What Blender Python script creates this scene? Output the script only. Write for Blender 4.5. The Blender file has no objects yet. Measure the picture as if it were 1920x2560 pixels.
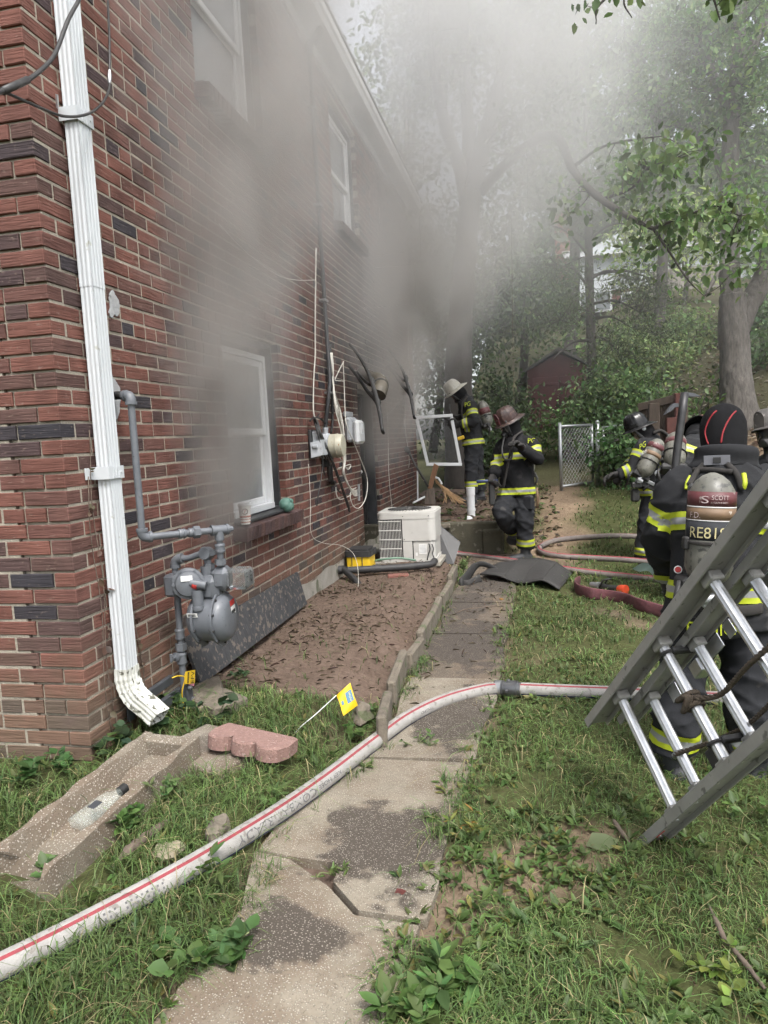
import bpy, bmesh, math, random
import numpy as np
from mathutils import Vector, Matrix, noise as mnoise
random.seed(7); RNG = np.random.default_rng(11)
SC = bpy.context.scene; COL = SC.collection
# ---------------------------------------------------------------- camera, sky, sun, exposure
FPX, W0, H0 = 1788.0, 1920.0, 2560.0                      # focal length in pixels of the photograph
PITCH, ROLL, YAW = (math.radians(v) for v in (5.88, -2.894, 11.985))
CAM = np.array([1.90, -2.63, 1.45])
def cam_axes():
    cy, sy = math.cos(YAW), math.sin(YAW)
    m = np.stack([np.array([cy, 0, -sy]), np.array([sy, 0, cy]), np.array([0, -1, 0])], 1)
    cp, sp = math.cos(PITCH), math.sin(PITCH)
    p = np.array([[1, 0, 0], [0, cp, -sp], [0, sp, cp]])
    c, s = math.cos(ROLL), math.sin(ROLL)
    return np.array([[c, -s, 0], [s, c, 0], [0, 0, 1]]) @ p @ m
AX = cam_axes()                                           # rows: right, down, forward
cd = bpy.data.cameras.new('camera'); cam = bpy.data.objects.new('camera', cd); COL.objects.link(cam)
cd.sensor_fit = 'VERTICAL'; cd.sensor_height = 36.0; cd.lens = 36.0 * FPX / H0
cd.clip_start = 0.05; cd.clip_end = 2000
mw = Matrix.Identity(4)
for i in range(3):
    mw[i][0] = AX[0][i]; mw[i][1] = -AX[1][i]; mw[i][2] = -AX[2][i]; mw[i][3] = CAM[i]
cam.matrix_world = mw; SC.camera = cam
SUN_EL, SUN_AZ = math.radians(58), math.radians(145)      # azimuth clockwise from +y
wd = bpy.data.worlds.new('World'); SC.world = wd; wd.use_nodes = True
nt = wd.node_tree; bg = nt.nodes['Background']
sky = nt.nodes.new('ShaderNodeTexSky'); sky.sky_type = 'NISHITA'; sky.sun_disc = False
sky.sun_elevation = SUN_EL; sky.sun_rotation = SUN_AZ; sky.air_density = 1.0; sky.dust_density = 4.0; sky.ozone_density = 1.0
hs = nt.nodes.new('ShaderNodeHueSaturation'); hs.inputs['Saturation'].default_value = 0.3   # overcast: the cloud deck is nearly white
nt.links.new(sky.outputs[0], hs.inputs['Color']); nt.links.new(hs.outputs[0], bg.inputs['Color'])
bg.inputs['Strength'].default_value = 0.15
sd = bpy.data.lights.new('sun', 'SUN'); sun = bpy.data.objects.new('sun', sd); COL.objects.link(sun)
sd.energy = 1.5; sd.angle = math.radians(14); sd.color = (1.0, 0.97, 0.93)
dv = Vector((math.sin(SUN_AZ) * math.cos(SUN_EL), math.cos(SUN_AZ) * math.cos(SUN_EL), math.sin(SUN_EL)))
sun.rotation_euler = dv.to_track_quat('Z', 'Y').to_euler()
vs = SC.view_settings; vs.view_transform = 'Standard'; vs.look = 'None'; vs.gamma = 1.0; vs.use_curve_mapping = False
vs.exposure = 1.2
SC.render.engine = 'CYCLES'; cy_ = SC.cycles
cy_.use_denoising = True; cy_.max_bounces = 6; cy_.diffuse_bounces = 3; cy_.glossy_bounces = 3; cy_.transmission_bounces = 4
cy_.transparent_max_bounces = 8; cy_.volume_bounces = 2; cy_.volume_step_rate = 2.5; cy_.volume_max_steps = 256
cy_.use_adaptive_sampling = True; cy_.adaptive_threshold = 0.05; cy_.adaptive_min_samples = 24; cy_.caustics_reflective = False; cy_.caustics_refractive = False
# ---------------------------------------------------------------- measuring helpers
def ray(px, py): return AX.T @ np.array([(px - W0 / 2) / FPX, (py - H0 / 2) / FPX, 1.0])
def on_x(px, py, x=0.0): d = ray(px, py); return CAM + d * ((x - CAM[0]) / d[0])
def on_y(px, py, y=0.0): d = ray(px, py); return CAM + d * ((y - CAM[1]) / d[1])
def on_z(px, py, z=0.0): d = ray(px, py); return CAM + d * ((z - CAM[2]) / d[2])
def at(px, py, depth): return CAM + ray(px, py) * depth
def sm(a, b, v):
    t = np.clip((np.asarray(v, float) - a) / (b - a), 0, 1); return t * t * (3 - 2 * t)
def gz(x, y):
    """height of the ground at x, y"""
    x = np.asarray(x, float); y = np.asarray(y, float)
    z = 0.125 * (1 - sm(0.75, 1.05, x)) * sm(-2.5, -0.3, y) - 0.03 * sm(1.9, 2.6, x)
    rise_open = 0.47 * sm(5.6, 9.3, y)
    rise_step = 0.34 * sm(5.97, 6.03, y) + 0.13 * sm(6.1, 9.3, y)
    k = 1 - sm(1.50, 1.62, x)
    z = z * (1 - sm(5.9, 6.1, y)) + rise_step * k + rise_open * (1 - k)
    z = z + 0.20 * np.maximum(0, y - 10.2) * sm(10.2, 13, y) + 0.08 * np.maximum(0, y - 20) - 0.30 * np.maximum(0, y - 60)
    z = z + 0.52 * np.clip(x - 4.0, 0, 3.4) * sm(6.0, 8.6, y)
    z = z + 0.012 * np.sin(3.1 * x + 1.3) * np.sin(2.7 * y) + 0.01 * np.sin(7.3 * x) * np.sin(6.1 * y + .5)
    return z
def G(px, py, lift=0.0):
    z = 0.0
    for _ in range(30):
        p = on_z(px, py, z + lift); z = 0.5 * z + 0.5 * float(gz(p[0], p[1]))
    p = on_z(px, py, z + lift); return p
def V(p): return Vector((float(p[0]), float(p[1]), float(p[2])))
# ---------------------------------------------------------------- mesh helpers
class MB:
    """collects shapes of one piece"""
    def __init__(s): s.v = []; s.f = []; s.m = []; s.n = 0
    def add(s, v, f, mi=0):
        v = [tuple(map(float, q)) for q in v]; s.v += v
        s.f += [tuple(i + s.n for i in q) for q in f]; s.m += [mi] * len(f) if isinstance(mi, int) else list(mi)
        s.n += len(v); return s
    def box(s, c, d, rot=None, mi=0):
        R = rot if rot is not None else np.eye(3); c = np.array(c, float); d = np.array(d, float) / 2
        v = [c + R @ (d * np.array(q)) for q in ((-1,-1,-1),(1,-1,-1),(1,1,-1),(-1,1,-1),(-1,-1,1),(1,-1,1),(1,1,1),(-1,1,1))]
        return s.add(v, [(0,3,2,1),(4,5,6,7),(0,1,5,4),(1,2,6,5),(2,3,7,6),(3,0,4,7)], mi)
    def bbox(s, c, d, b=0.006, rot=None, mi=0):
        """box with chamfered edges"""
        R = rot if rot is not None else np.eye(3); c = np.array(c, float); h = np.array(d, float) / 2
        b = min(b, *(h * .9)); v = []; idx = {}
        for sx in (-1, 1):
            for sy in (-1, 1):
                for sz in (-1, 1):
                    sg = np.array([sx, sy, sz])
                    for a in range(3):
                        q = h - b; q[a] = h[a]; idx[(sx, sy, sz, a)] = len(v); v.append(c + R @ (sg * q))
        f = []
        for a in range(3):
            o = [k for k in range(3) if k != a]
            for sg in (-1, 1):
                q = []
                for s1, s2 in ((-1,-1),(1,-1),(1,1),(-1,1)):
                    t = [0, 0, 0]; t[a] = sg; t[o[0]] = s1; t[o[1]] = s2; q.append(idx[(*t, a)])
                f.append(tuple(q))
        for a in range(3):
            o = [k for k in range(3) if k != a]
            for s1 in (-1, 1):
                for s2 in (-1, 1):
                    t0 = [0, 0, 0]; t0[o[0]] = s1; t0[o[1]] = s2; t1 = list(t0); t0[a] = -1; t1[a] = 1
                    f.append((idx[(*t0, o[0])], idx[(*t1, o[0])], idx[(*t1, o[1])], idx[(*t0, o[1])]))
        for sx in (-1, 1):
            for sy in (-1, 1):
                for sz in (-1, 1): f.append(tuple(idx[(sx, sy, sz, a)] for a in range(3)))
        return s.add(v, f, mi)
    def tube(s, pts, r, n=10, cap=True, up=(0, 0, 1), sx=1.0, mi=0, ringmat=None, closed=False, twist=0.0):
        P = np.array(pts, float); k = len(P); r = np.full(k, r) if np.isscalar(r) else np.array(r, float)
        T = np.zeros_like(P)
        if closed: T = np.roll(P, -1, 0) - np.roll(P, 1, 0)
        else:
            T[1:-1] = P[2:] - P[:-2]; T[0] = P[1] - P[0]; T[-1] = P[-1] - P[-2]
        T /= np.linalg.norm(T, axis=1)[:, None] + 1e-12
        u = np.array(up, float); v = []; pu = None
        for i in range(k):
            a = u - T[i] * (u @ T[i]) if pu is None else pu - T[i] * (pu @ T[i])
            if np.linalg.norm(a) < 1e-3:
                a = np.array([1.0, .2, .1]); a = a - T[i] * (a @ T[i])
            a /= np.linalg.norm(a); pu = a; b = np.cross(T[i], a)
            for j in range(n):
                t = 2 * math.pi * j / n + twist
                v.append(P[i] + r[i] * (math.cos(t) * a + sx * math.sin(t) * b))
        f = []; mm = []
        for i in range(k if closed else k - 1):
            i2 = (i + 1) % k
            for j in range(n):
                f.append((i * n + j, i * n + (j + 1) % n, i2 * n + (j + 1) % n, i2 * n + j)); mm.append(ringmat[j] if ringmat else mi)
        if cap and not closed:
            f.append(tuple(range(n - 1, -1, -1))); f.append(tuple((k - 1) * n + j for j in range(n))); mm += [mi, mi]
        return s.add(v, f, mm)
    def lathe(s, prof, o=(0, 0, 0), ax=(0, 0, 1), n=20, mi=0, up=(0.3, 1, 0.2), sx=1.0):
        """prof: (distance along the axis, radius)"""
        a = np.array(ax, float); a /= np.linalg.norm(a); u = np.array(up, float); u -= a * (u @ a); u /= np.linalg.norm(u); w = np.cross(a, u)
        o = np.array(o, float); v = []; f = []
        for d, r in prof:
            for j in range(n):
                t = 2 * math.pi * j / n; v.append(o + a * d + r * (math.cos(t) * u + sx * math.sin(t) * w))
        k = len(prof)
        for i in range(k - 1):
            for j in range(n): f.append((i * n + j, i * n + (j + 1) % n, (i + 1) * n + (j + 1) % n, (i + 1) * n + j))
        f.append(tuple(range(n - 1, -1, -1))); f.append(tuple((k - 1) * n + j for j in range(n)))
        return s.add(v, f, mi)
    def prism(s, poly, ext, mi=0):
        """poly: closed outline in space, ext: extrusion vector"""
        p = [np.array(q, float) for q in poly]; n = len(p); e = np.array(ext, float)
        v = p + [q + e for q in p]
        return s.add(v, [tuple(range(n - 1, -1, -1)), tuple(range(n, 2 * n))] + [(i, (i + 1) % n, n + (i + 1) % n, n + i) for i in range(n)], mi)
    def grid(s, fn, nu, nv, mi=0, closed_u=False):
        v = [fn(i / (nu if closed_u else nu - 1), j / (nv - 1)) for j in range(nv) for i in range(nu)]
        f = []
        for j in range(nv - 1):
            for i in range(nu if closed_u else nu - 1): f.append((j * nu + i, j * nu + (i + 1) % nu, (j + 1) * nu + (i + 1) % nu, (j + 1) * nu + i))
        return s.add(v, f, mi)
    def mesh(s, name, mats, smooth=False):
        me = bpy.data.meshes.new(name); me.from_pydata(s.v, [], s.f); me.update()
        mats = mats if isinstance(mats, (list, tuple)) else [mats]
        for m in mats: me.materials.append(m)
        if len(mats) > 1: me.polygons.foreach_set('material_index', s.m)
        if smooth:
            me.polygons.foreach_set('use_smooth', [True] * len(me.polygons))
            if smooth is not True: me.set_sharp_from_angle(angle=math.radians(smooth))
        return me
    def build(s, name, mats, parent=None, smooth=False, solid=0.0):
        o = bpy.data.objects.new(name, s.mesh(name, mats, smooth)); COL.objects.link(o)
        if solid:
            md = o.modifiers.new('thickness', 'SOLIDIFY'); md.thickness = solid; md.offset = 0
        if parent is not None: adopt(o, parent)
        return o
def adopt(o, parent):
    o.parent = parent; p = parent
    q = np.zeros(3)
    while p is not None: q += np.array(p.location); p = p.parent
    if not o.get('local'): o.location = (-q[0] + o.location[0], -q[1] + o.location[1], -q[2] + o.location[2])
def np_mesh(name, verts, faces_flat, nper, mats, parent=None, attrs=None, smooth=False):
    """big mesh out of numpy arrays; all faces have nper corners"""
    me = bpy.data.meshes.new(name); nv = len(verts); nf = len(faces_flat) // nper
    me.vertices.add(nv); me.vertices.foreach_set('co', np.asarray(verts, np.float32).ravel())
    me.loops.add(len(faces_flat)); me.loops.foreach_set('vertex_index', np.asarray(faces_flat, np.int32))
    me.polygons.add(nf); me.polygons.foreach_set('loop_start', np.arange(0, nf * nper, nper, dtype=np.int32))
    me.polygons.foreach_set('loop_total', np.full(nf, nper, np.int32))
    if smooth: me.polygons.foreach_set('use_smooth', np.ones(nf, bool))
    for m in (mats if isinstance(mats, (list, tuple)) else [mats]): me.materials.append(m)
    me.update(calc_edges=True)
    for k, a in (attrs or {}).items():
        a = np.asarray(a, np.float32)
        if a.ndim == 1:
            at_ = me.attributes.new(k, 'FLOAT', 'POINT'); at_.data.foreach_set('value', a)
        else:
            at_ = me.attributes.new(k, 'FLOAT_COLOR', 'POINT')
            at_.data.foreach_set('color', np.concatenate([a, np.ones((nv, 1), np.float32)], 1).ravel())
    o = bpy.data.objects.new(name, me); COL.objects.link(o)
    if parent is not None: adopt(o, parent)
    return o
def thing(name, loc, label, cat, group=None, kind=None):
    o = bpy.data.objects.new(name, None); COL.objects.link(o); o.location = tuple(map(float, loc)); o.empty_display_size = .1
    return tag(o, label, cat, group, kind)
def tag(o, label=None, cat=None, group=None, kind=None):
    if label: o['label'] = label
    if cat: o['category'] = cat
    if group: o['group'] = group
    if kind: o['kind'] = kind
    return o
def rotm(ax, deg):
    return np.array(Matrix.Rotation(math.radians(deg), 3, ax if isinstance(ax, str) else Vector(ax)))
def frame(d, up=(0, 0, 1)):
    """matrix whose columns are side, direction, up"""
    d = np.array(d, float); d /= np.linalg.norm(d); u = np.array(up, float); s = np.cross(d, u); s /= np.linalg.norm(s)
    return np.stack([s, d, np.cross(s, d)], 1)
def spline(pts, n=8):
    P = [np.array(p, float) for p in pts]; P = [2 * P[0] - P[1]] + P + [2 * P[-1] - P[-2]]; out = []
    for i in range(1, len(P) - 2):
        a, b, c, d = P[i - 1:i + 3]
        for t in np.linspace(0, 1, n, endpoint=False):
            out.append(.5 * ((2 * b) + (c - a) * t + (2 * a - 5 * b + 4 * c - d) * t * t + (3 * b - a - 3 * c + d) * t ** 3))
    out.append(P[-2]); return np.array(out)
def text_part(name, txt, origin, xdir, ydir, height, mat, parent, extrude=0.001, fit=None, fn=None):
    """lettering as a thin mesh; origin: lower left corner; fn bends local (x, y) to space"""
    cu = bpy.data.curves.new(name, 'FONT'); cu.body = txt; cu.size = 1.0; cu.resolution_u = 3
    t = bpy.data.objects.new(name, cu); COL.objects.link(t); dg = bpy.context.evaluated_depsgraph_get(); dg.update()
    me = bpy.data.meshes.new_from_object(t.evaluated_get(dg)); bpy.data.objects.remove(t)
    co = np.zeros(len(me.vertices) * 3, np.float32); me.vertices.foreach_get('co', co); co = co.reshape(-1, 3)
    if len(co):
        lo = co.min(0); hi = co.max(0); k = height / max(hi[1] - lo[1], 1e-6); co = (co - lo) * k
        if fit: co[:, 0] *= fit / max(co[:, 0].max(), 1e-6)
        if fn: q = np.array([fn(a, b) for a, b, _ in co])
        else: q = np.array(origin)[None] + co[:, :1] * np.array(xdir)[None] + co[:, 1:2] * np.array(ydir)[None]
        me.vertices.foreach_set('co', q.astype(np.float32).ravel()); me.update()
    me.materials.clear(); me.materials.append(mat)
    o = bpy.data.objects.new(name, me); COL.objects.link(o); adopt(o, parent); return o
# ---------------------------------------------------------------- materials
def lin(r, g, b): return tuple((c / 255 / 12.92 if c / 255 <= .04045 else ((c / 255 + .055) / 1.055) ** 2.4) for c in (r, g, b))
def pm(name, c1, c2=None, scale=6.0, rough=.7, metal=0.0, bump=0.0, bscale=40.0, stretch=(1, 1, 1), c3=None, s3=30.0, t3=.6, attr=None, spec=.5, trans=0.0, coat=0.0, contrast=.22, rvar=0.0):
    """procedural surface: two tones mixed by noise, optional speckle c3, bump, optional per-vertex colour"""
    m = bpy.data.materials.new(name); m.use_nodes = True; t = m.node_tree; N = t.nodes; L = t.links; b = N['Principled BSDF']
    tc = N.new('ShaderNodeTexCoord'); mp = N.new('ShaderNodeMapping'); mp.inputs['Scale'].default_value = stretch
    gp = N.new('ShaderNodeNewGeometry'); L.new(gp.outputs['Position'], mp.inputs[0])
    nz = N.new('ShaderNodeTexNoise'); nz.inputs['Scale'].default_value = scale; nz.inputs['Detail'].default_value = 5; nz.inputs['Roughness'].default_value = .62
    L.new(mp.outputs[0], nz.inputs['Vector'])
    rp = N.new('ShaderNodeMapRange'); rp.inputs[1].default_value = .5 - contrast; rp.inputs[2].default_value = .5 + contrast; L.new(nz.outputs[0], rp.inputs[0])
    mx = N.new('ShaderNodeMix'); mx.data_type = 'RGBA'; L.new(rp.outputs[0], mx.inputs[0])
    c2 = c2 if c2 is not None else tuple(x * .72 for x in c1)
    if attr:
        an = N.new('ShaderNodeAttribute'); an.attribute_name = attr; L.new(an.outputs['Color'], mx.inputs[6])
        dk = N.new('ShaderNodeMix'); dk.data_type = 'RGBA'; dk.blend_type = 'MULTIPLY'; dk.inputs[0].default_value = 1; L.new(an.outputs['Color'], dk.inputs[6]); dk.inputs[7].default_value = (*c2, 1)
        L.new(dk.outputs[2], mx.inputs[7])
    else:
        mx.inputs[6].default_value = (*c1, 1); mx.inputs[7].default_value = (*c2, 1)
    out = mx.outputs[2]
    if c3 is not None:
        n3 = N.new('ShaderNodeTexNoise'); n3.inputs['Scale'].default_value = s3; n3.inputs['Detail'].default_value = 3; L.new(gp.outputs['Position'], n3.inputs['Vector'])
        r3 = N.new('ShaderNodeMapRange'); r3.inputs[1].default_value = t3; r3.inputs[2].default_value = t3 + .06; L.new(n3.outputs[0], r3.inputs[0])
        m3 = N.new('ShaderNodeMix'); m3.data_type = 'RGBA'; L.new(r3.outputs[0], m3.inputs[0]); L.new(out, m3.inputs[6]); m3.inputs[7].default_value = (*c3, 1); out = m3.outputs[2]
    L.new(out, b.inputs['Base Color']); b.inputs['Roughness'].default_value = rough; b.inputs['Metallic'].default_value = metal
    b.inputs['Specular IOR Level'].default_value = spec
    if rvar:
        rr = N.new('ShaderNodeMapRange'); rr.inputs[3].default_value = rough - rvar; rr.inputs[4].default_value = rough + rvar; L.new(nz.outputs[0], rr.inputs[0]); L.new(rr.outputs[0], b.inputs['Roughness'])
    if coat: b.inputs['Coat Weight'].default_value = coat
    if trans:                                                # thin leaf: light passes through
        tr = N.new('ShaderNodeBsdfTranslucent'); L.new(out, tr.inputs[0]); ms = N.new('ShaderNodeMixShader'); ms.inputs[0].default_value = trans
        L.new(b.outputs[0], ms.inputs[1]); L.new(tr.outputs[0], ms.inputs[2]); L.new(ms.outputs[0], N['Material Output'].inputs[0])
    if bump:
        nb = N.new('ShaderNodeTexNoise'); nb.inputs['Scale'].default_value = bscale; nb.inputs['Detail'].default_value = 4; L.new(mp.outputs[0], nb.inputs['Vector'])
        bp = N.new('ShaderNodeBump'); bp.inputs['Strength'].default_value = bump; bp.inputs['Distance'].default_value = .01; L.new(nb.outputs[0], bp.inputs['Height']); L.new(bp.outputs[0], b.inputs['Normal'])
    return m
def fac(m): return m.node_tree.nodes, m.node_tree.links
# ---------------------------------------------------------------- special materials
def brick_mat():
    m = pm('brick_clay', (1, 1, 1), rough=.85, spec=.25); N, L = fac(m); b = N['Principled BSDF']
    an = N.new('ShaderNodeAttribute'); an.attribute_name = 'rnd'
    cr = N.new('ShaderNodeValToRGB'); cr.color_ramp.interpolation = 'LINEAR'; e = cr.color_ramp.elements
    stops = [(0, (.138, .060, .047)), (.22, (.160, .070, .054)), (.42, (.122, .057, .047)), (.58, (.106, .058, .049)), (.74, (.088, .053, .047)), (.86, (.068, .045, .046)), (.93, (.042, .037, .042)), (1, (.033, .031, .037))]
    e[0].position, e[0].color = stops[0][0], (*stops[0][1], 1); e[1].position, e[1].color = stops[-1][0], (*stops[-1][1], 1)
    for p, c in stops[1:-1]: q = e.new(p); q.color = (*c, 1)
    L.new(an.outputs['Fac'], cr.inputs[0])
    gp = N.new('ShaderNodeNewGeometry')
    va = N.new('ShaderNodeVectorMath'); va.operation = 'MULTIPLY_ADD'; L.new(an.outputs['Vector'], va.inputs[0]); va.inputs[1].default_value = (17, 31, 23); L.new(gp.outputs['Position'], va.inputs[2])
    def nz(scale, st, det=4, world=False):
        mp = N.new('ShaderNodeMapping'); mp.inputs['Scale'].default_value = st; L.new(gp.outputs['Position'] if world else va.outputs[0], mp.inputs[0])
        n = N.new('ShaderNodeTexNoise'); n.inputs['Scale'].default_value = scale; n.inputs['Detail'].default_value = det; L.new(mp.outputs[0], n.inputs['Vector']); return n.outputs[0]
    def rng(src, a, b2, c, d):
        r = N.new('ShaderNodeMapRange'); r.inputs[1].default_value = a; r.inputs[2].default_value = b2; r.inputs[3].default_value = c; r.inputs[4].default_value = d; L.new(src, r.inputs[0]); return r.outputs[0]
    streak = nz(1.0, (9, 9, 120)); blot = nz(7.0, (1, 1, 1), 5, True); fine = nz(1.0, (60, 60, 260), 3); pale = nz(34.0, (1, 1, 2.2), 5)
    mul = N.new('ShaderNodeMath'); mul.operation = 'MULTIPLY'; L.new(rng(streak, .3, .62, .82, 1.06), mul.inputs[0]); L.new(rng(blot, .3, .7, .72, 1.2), mul.inputs[1])
    mx = N.new('ShaderNodeMix'); mx.data_type = 'RGBA'; mx.blend_type = 'MULTIPLY'; mx.inputs[0].default_value = 1; L.new(cr.outputs[0], mx.inputs[6])
    cc = N.new('ShaderNodeCombineColor'); [L.new(mul.outputs[0], cc.inputs[k]) for k in range(3)]; L.new(cc.outputs[0], mx.inputs[7])
    m2 = N.new('ShaderNodeMix'); m2.data_type = 'RGBA'; L.new(rng(pale, .62, .72, 0, .38), m2.inputs[0]); L.new(mx.outputs[2], m2.inputs[6]); m2.inputs[7].default_value = (.26, .20, .165, 1)
    # soot deposited above the doorway and grime low on the wall
    sep = N.new('ShaderNodeSeparateXYZ'); L.new(gp.outputs['Position'], sep.inputs[0])
    def mt(op, a, b_):
        q = N.new('ShaderNodeMath'); q.operation = op
        for i, s_ in enumerate((a, b_)):
            if isinstance(s_, (int, float)): q.inputs[i].default_value = s_
            else: L.new(s_, q.inputs[i])
        return q.outputs[0]
    dy = mt('MULTIPLY', mt('SUBTRACT', sep.outputs[1], 5.35), .55); dz = mt('MULTIPLY', mt('SUBTRACT', sep.outputs[2], 2.7), .62)
    rad = mt('ADD', mt('ADD', mt('MULTIPLY', dy, dy), mt('MULTIPLY', dz, dz)), mt('MULTIPLY', mt('SUBTRACT', blot, .5), 1.1))
    so = rng(rad, .05, .95, .78, 0)
    m4 = N.new('ShaderNodeMix'); m4.data_type = 'RGBA'; L.new(so, m4.inputs[0]); L.new(m2.outputs[2], m4.inputs[6]); m4.inputs[7].default_value = (.022, .02, .02, 1)
    gr = rng(mt('ADD', sep.outputs[2], mt('MULTIPLY', blot, .5)), .55, .95, .5, 0)
    m5 = N.new('ShaderNodeMix'); m5.data_type = 'RGBA'; L.new(gr, m5.inputs[0]); L.new(m4.outputs[2], m5.inputs[6]); m5.inputs[7].default_value = (.16, .125, .085, 1)
    L.new(m5.outputs[2], b.inputs['Base Color'])
    bp = N.new('ShaderNodeBump'); bp.inputs['Strength'].default_value = .42; bp.inputs['Distance'].default_value = .005
    ad = mt('ADD', rng(streak, .3, .6, 0, 1), mt('MULTIPLY', fine, .5)); L.new(ad, bp.inputs['Height']); L.new(bp.outputs[0], b.inputs['Normal'])
    return m
M_BRICK = brick_mat()
M_MORTAR = pm('mortar', (.36, .325, .262), (.22, .196, .16), scale=9, rough=.95, bump=.6, bscale=120)
M_WHITE = pm('white_paint', (.62, .635, .65), (.54, .555, .57), scale=5, rough=.45)
M_VINYL = pm('white_vinyl', (.64, .65, .66), (.56, .57, .58), scale=3, rough=.35)
M_DARKTRIM = pm('dark_trim', (.045, .047, .05), (.03, .031, .033), scale=12, rough=.5)
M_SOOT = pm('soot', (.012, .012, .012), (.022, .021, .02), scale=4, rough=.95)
M_CONC = pm('concrete', (.33, .31, .27), (.22, .205, .175), scale=7, rough=.95, bump=.5, bscale=60, c3=(.11, .115, .075), s3=5, t3=.58)
M_SHINGLE = pm('roof_shingle', (.06, .058, .056), (.10, .095, .09), scale=30, rough=.95, bump=.5)
M_ALU_TRIM = pm('white_aluminium', (.78, .78, .78), (.62, .63, .64), scale=6, rough=.4)
def glass_mat(name, col=(.85, .9, .9), rough=.03, ior=1.45, alpha=.35):
    m = bpy.data.materials.new(name); m.use_nodes = True; N, L = fac(m); b = N['Principled BSDF']
    nz = N.new('ShaderNodeTexNoise'); nz.inputs['Scale'].default_value = 3
    r = N.new('ShaderNodeMapRange'); r.inputs[3].default_value = rough; r.inputs[4].default_value = rough + .08; L.new(nz.outputs[0], r.inputs[0]); L.new(r.outputs[0], b.inputs['Roughness'])
    b.inputs['Base Color'].default_value = (*col, 1); b.inputs['Transmission Weight'].default_value = 1 - alpha; b.inputs['IOR'].default_value = ior
    return m
M_PANE = glass_mat('window_glass', (.35, .38, .40), .04, 1.45, .5)
# ---------------------------------------------------------------- ground
def dist_poly(x, y, poly):
    """signed-ish: True inside polygon"""
    ins = np.zeros(np.shape(x), bool); n = len(poly)
    for i in range(n):
        x1, y1 = poly[i]; x2, y2 = poly[(i + 1) % n]
        c = ((y1 > y) != (y2 > y)) & (x < (x2 - x1) * (y - y1) / (y2 - y1 + 1e-12) + x1); ins ^= c
    return ins
def fbm(x, y, s=1.0, o=4, seed=0.0):
    v = 0; a = .5; x = np.asarray(x) * s + seed; y = np.asarray(y) * s - seed
    for k in range(o):
        v = v + a * (np.sin(x * 1.7 + 1.3 * np.sin(y * 1.31 + k)) * np.cos(y * 1.9 + 1.1 * np.sin(x * 1.13 + 2 * k)))
        x = x * 1.93 + 3.1; y = y * 1.87 + 1.7; a *= .55
    return v * .5 + .5
PATH_L = [(.93, -3.2), (.93, -1.1), (.96, -.9), (.98, -.72), (.915, -.45), (.92, -.17), (1.03, .12), (1.13, .6), (1.13, 1.4), (1.13, 4.6), (1.12, 5.85)]
PATH_R = [(1.50, -3.2), (1.51, -1.0), (1.54, -.8), (1.58, -.5), (1.58, .02), (1.645, .57), (1.69, 1.5), (1.715, 2.9), (1.72, 4.6), (1.73, 5.85)]
PATH_POLY = PATH_L + PATH_R[::-1]
BED_POLY = [(-.2, .95), (.30, .95), (.75, .85), (1.06, 1.05), (1.06, 4.75), (1.05, 5.95), (-.2, 5.95)]
def bare(x, y):
    """0 lawn .. 1 bare soil"""
    b = np.where(dist_poly(x, y, BED_POLY), 1.0, 0.0)
    n = fbm(x, y, 1.3, 4, 2.2)
    b = np.maximum(b, sm(.62, .80, n) * .9 * (1 - sm(.5, 1.6, np.abs(x - 1.9))) * (1 - sm(3.0, 5, y)))          # worn patches by the walk
    d = np.abs(x - (2.0 + .09 * (y - 5.5))); b = np.maximum(b, (1 - sm(.12, .5, d + .5 * (n - .5))) * sm(4.6, 5.4, y) * (1 - sm(9.5, 11, y)))  # trodden path to the gate
    b = np.maximum(b, sm(5.95, 6.1, y) * (1 - sm(1.1, 1.9, x + .6 * (n - .5))) * (1 - sm(10, 12, y)))
    b = np.maximum(b, sm(9.8, 11.0, y) * .8)
    b = np.maximum(b, sm(3.6, 4.4, x) * sm(6.5, 7.5, y))
    return np.clip(b, 0, 1)
xs = np.unique(np.concatenate([np.linspace(-120, -8, 15), np.linspace(-8, -1, 12), np.arange(-1, 4.5, .07), np.arange(4.5, 10, .25), np.linspace(10, 30, 25), np.linspace(30, 140, 15)]))
ys = np.unique(np.concatenate([np.linspace(-60, -4, 12), np.arange(-4, 5.8, .07), np.arange(5.8, 6.2, .02), np.arange(6.2, 14, .14), np.linspace(14, 40, 50), np.linspace(40, 260, 25)]))
X, Y = np.meshgrid(xs, ys); Z = gz(X, Y) + .014 * (fbm(X, Y, 6, 3) - .5) * (Y < 12)
Z = np.where(X < -.02, np.minimum(Z, .12), Z)
inp = dist_poly(X, Y, PATH_POLY); Z = np.where(inp, Z - .022, Z)
nx, ny = len(xs), len(ys); I = np.arange(nx * ny).reshape(ny, nx)
F = np.stack([I[:-1, :-1], I[:-1, 1:], I[1:, 1:], I[1:, :-1]], -1).reshape(-1)
B = np.maximum(bare(X, Y), inp * 1.0).ravel(); N1 = fbm(X, Y, .9, 4, 5).ravel(); N2 = fbm(X, Y, 4.1, 3, 1).ravel()
soil = np.stack([.125 + .05 * N2, .092 + .038 * N2, .073 + .03 * N2], 1)
clay = np.array([.26, .195, .135])[None] * (.75 + .5 * N2[:, None])
k = (sm(4.8, 6, Y.ravel()) * (1 - sm(9.5, 10.5, Y.ravel())) * sm(1.2, 1.7, X.ravel()))[:, None]; k = np.maximum(k, (sm(1.2, 1.6, X.ravel()) * (Y.ravel() < 3) * N1)[:, None])
leafy = np.array([.075, .074, .042])[None] * (.7 + .6 * N1[:, None]); kk = sm(9.8, 11.5, Y.ravel())[:, None]
soil = soil * (1 - k) + clay * k; soil = soil * (1 - kk) + leafy * kk
turf = np.array([.075, .085, .035])[None] * (.7 + .6 * N2[:, None])
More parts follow.
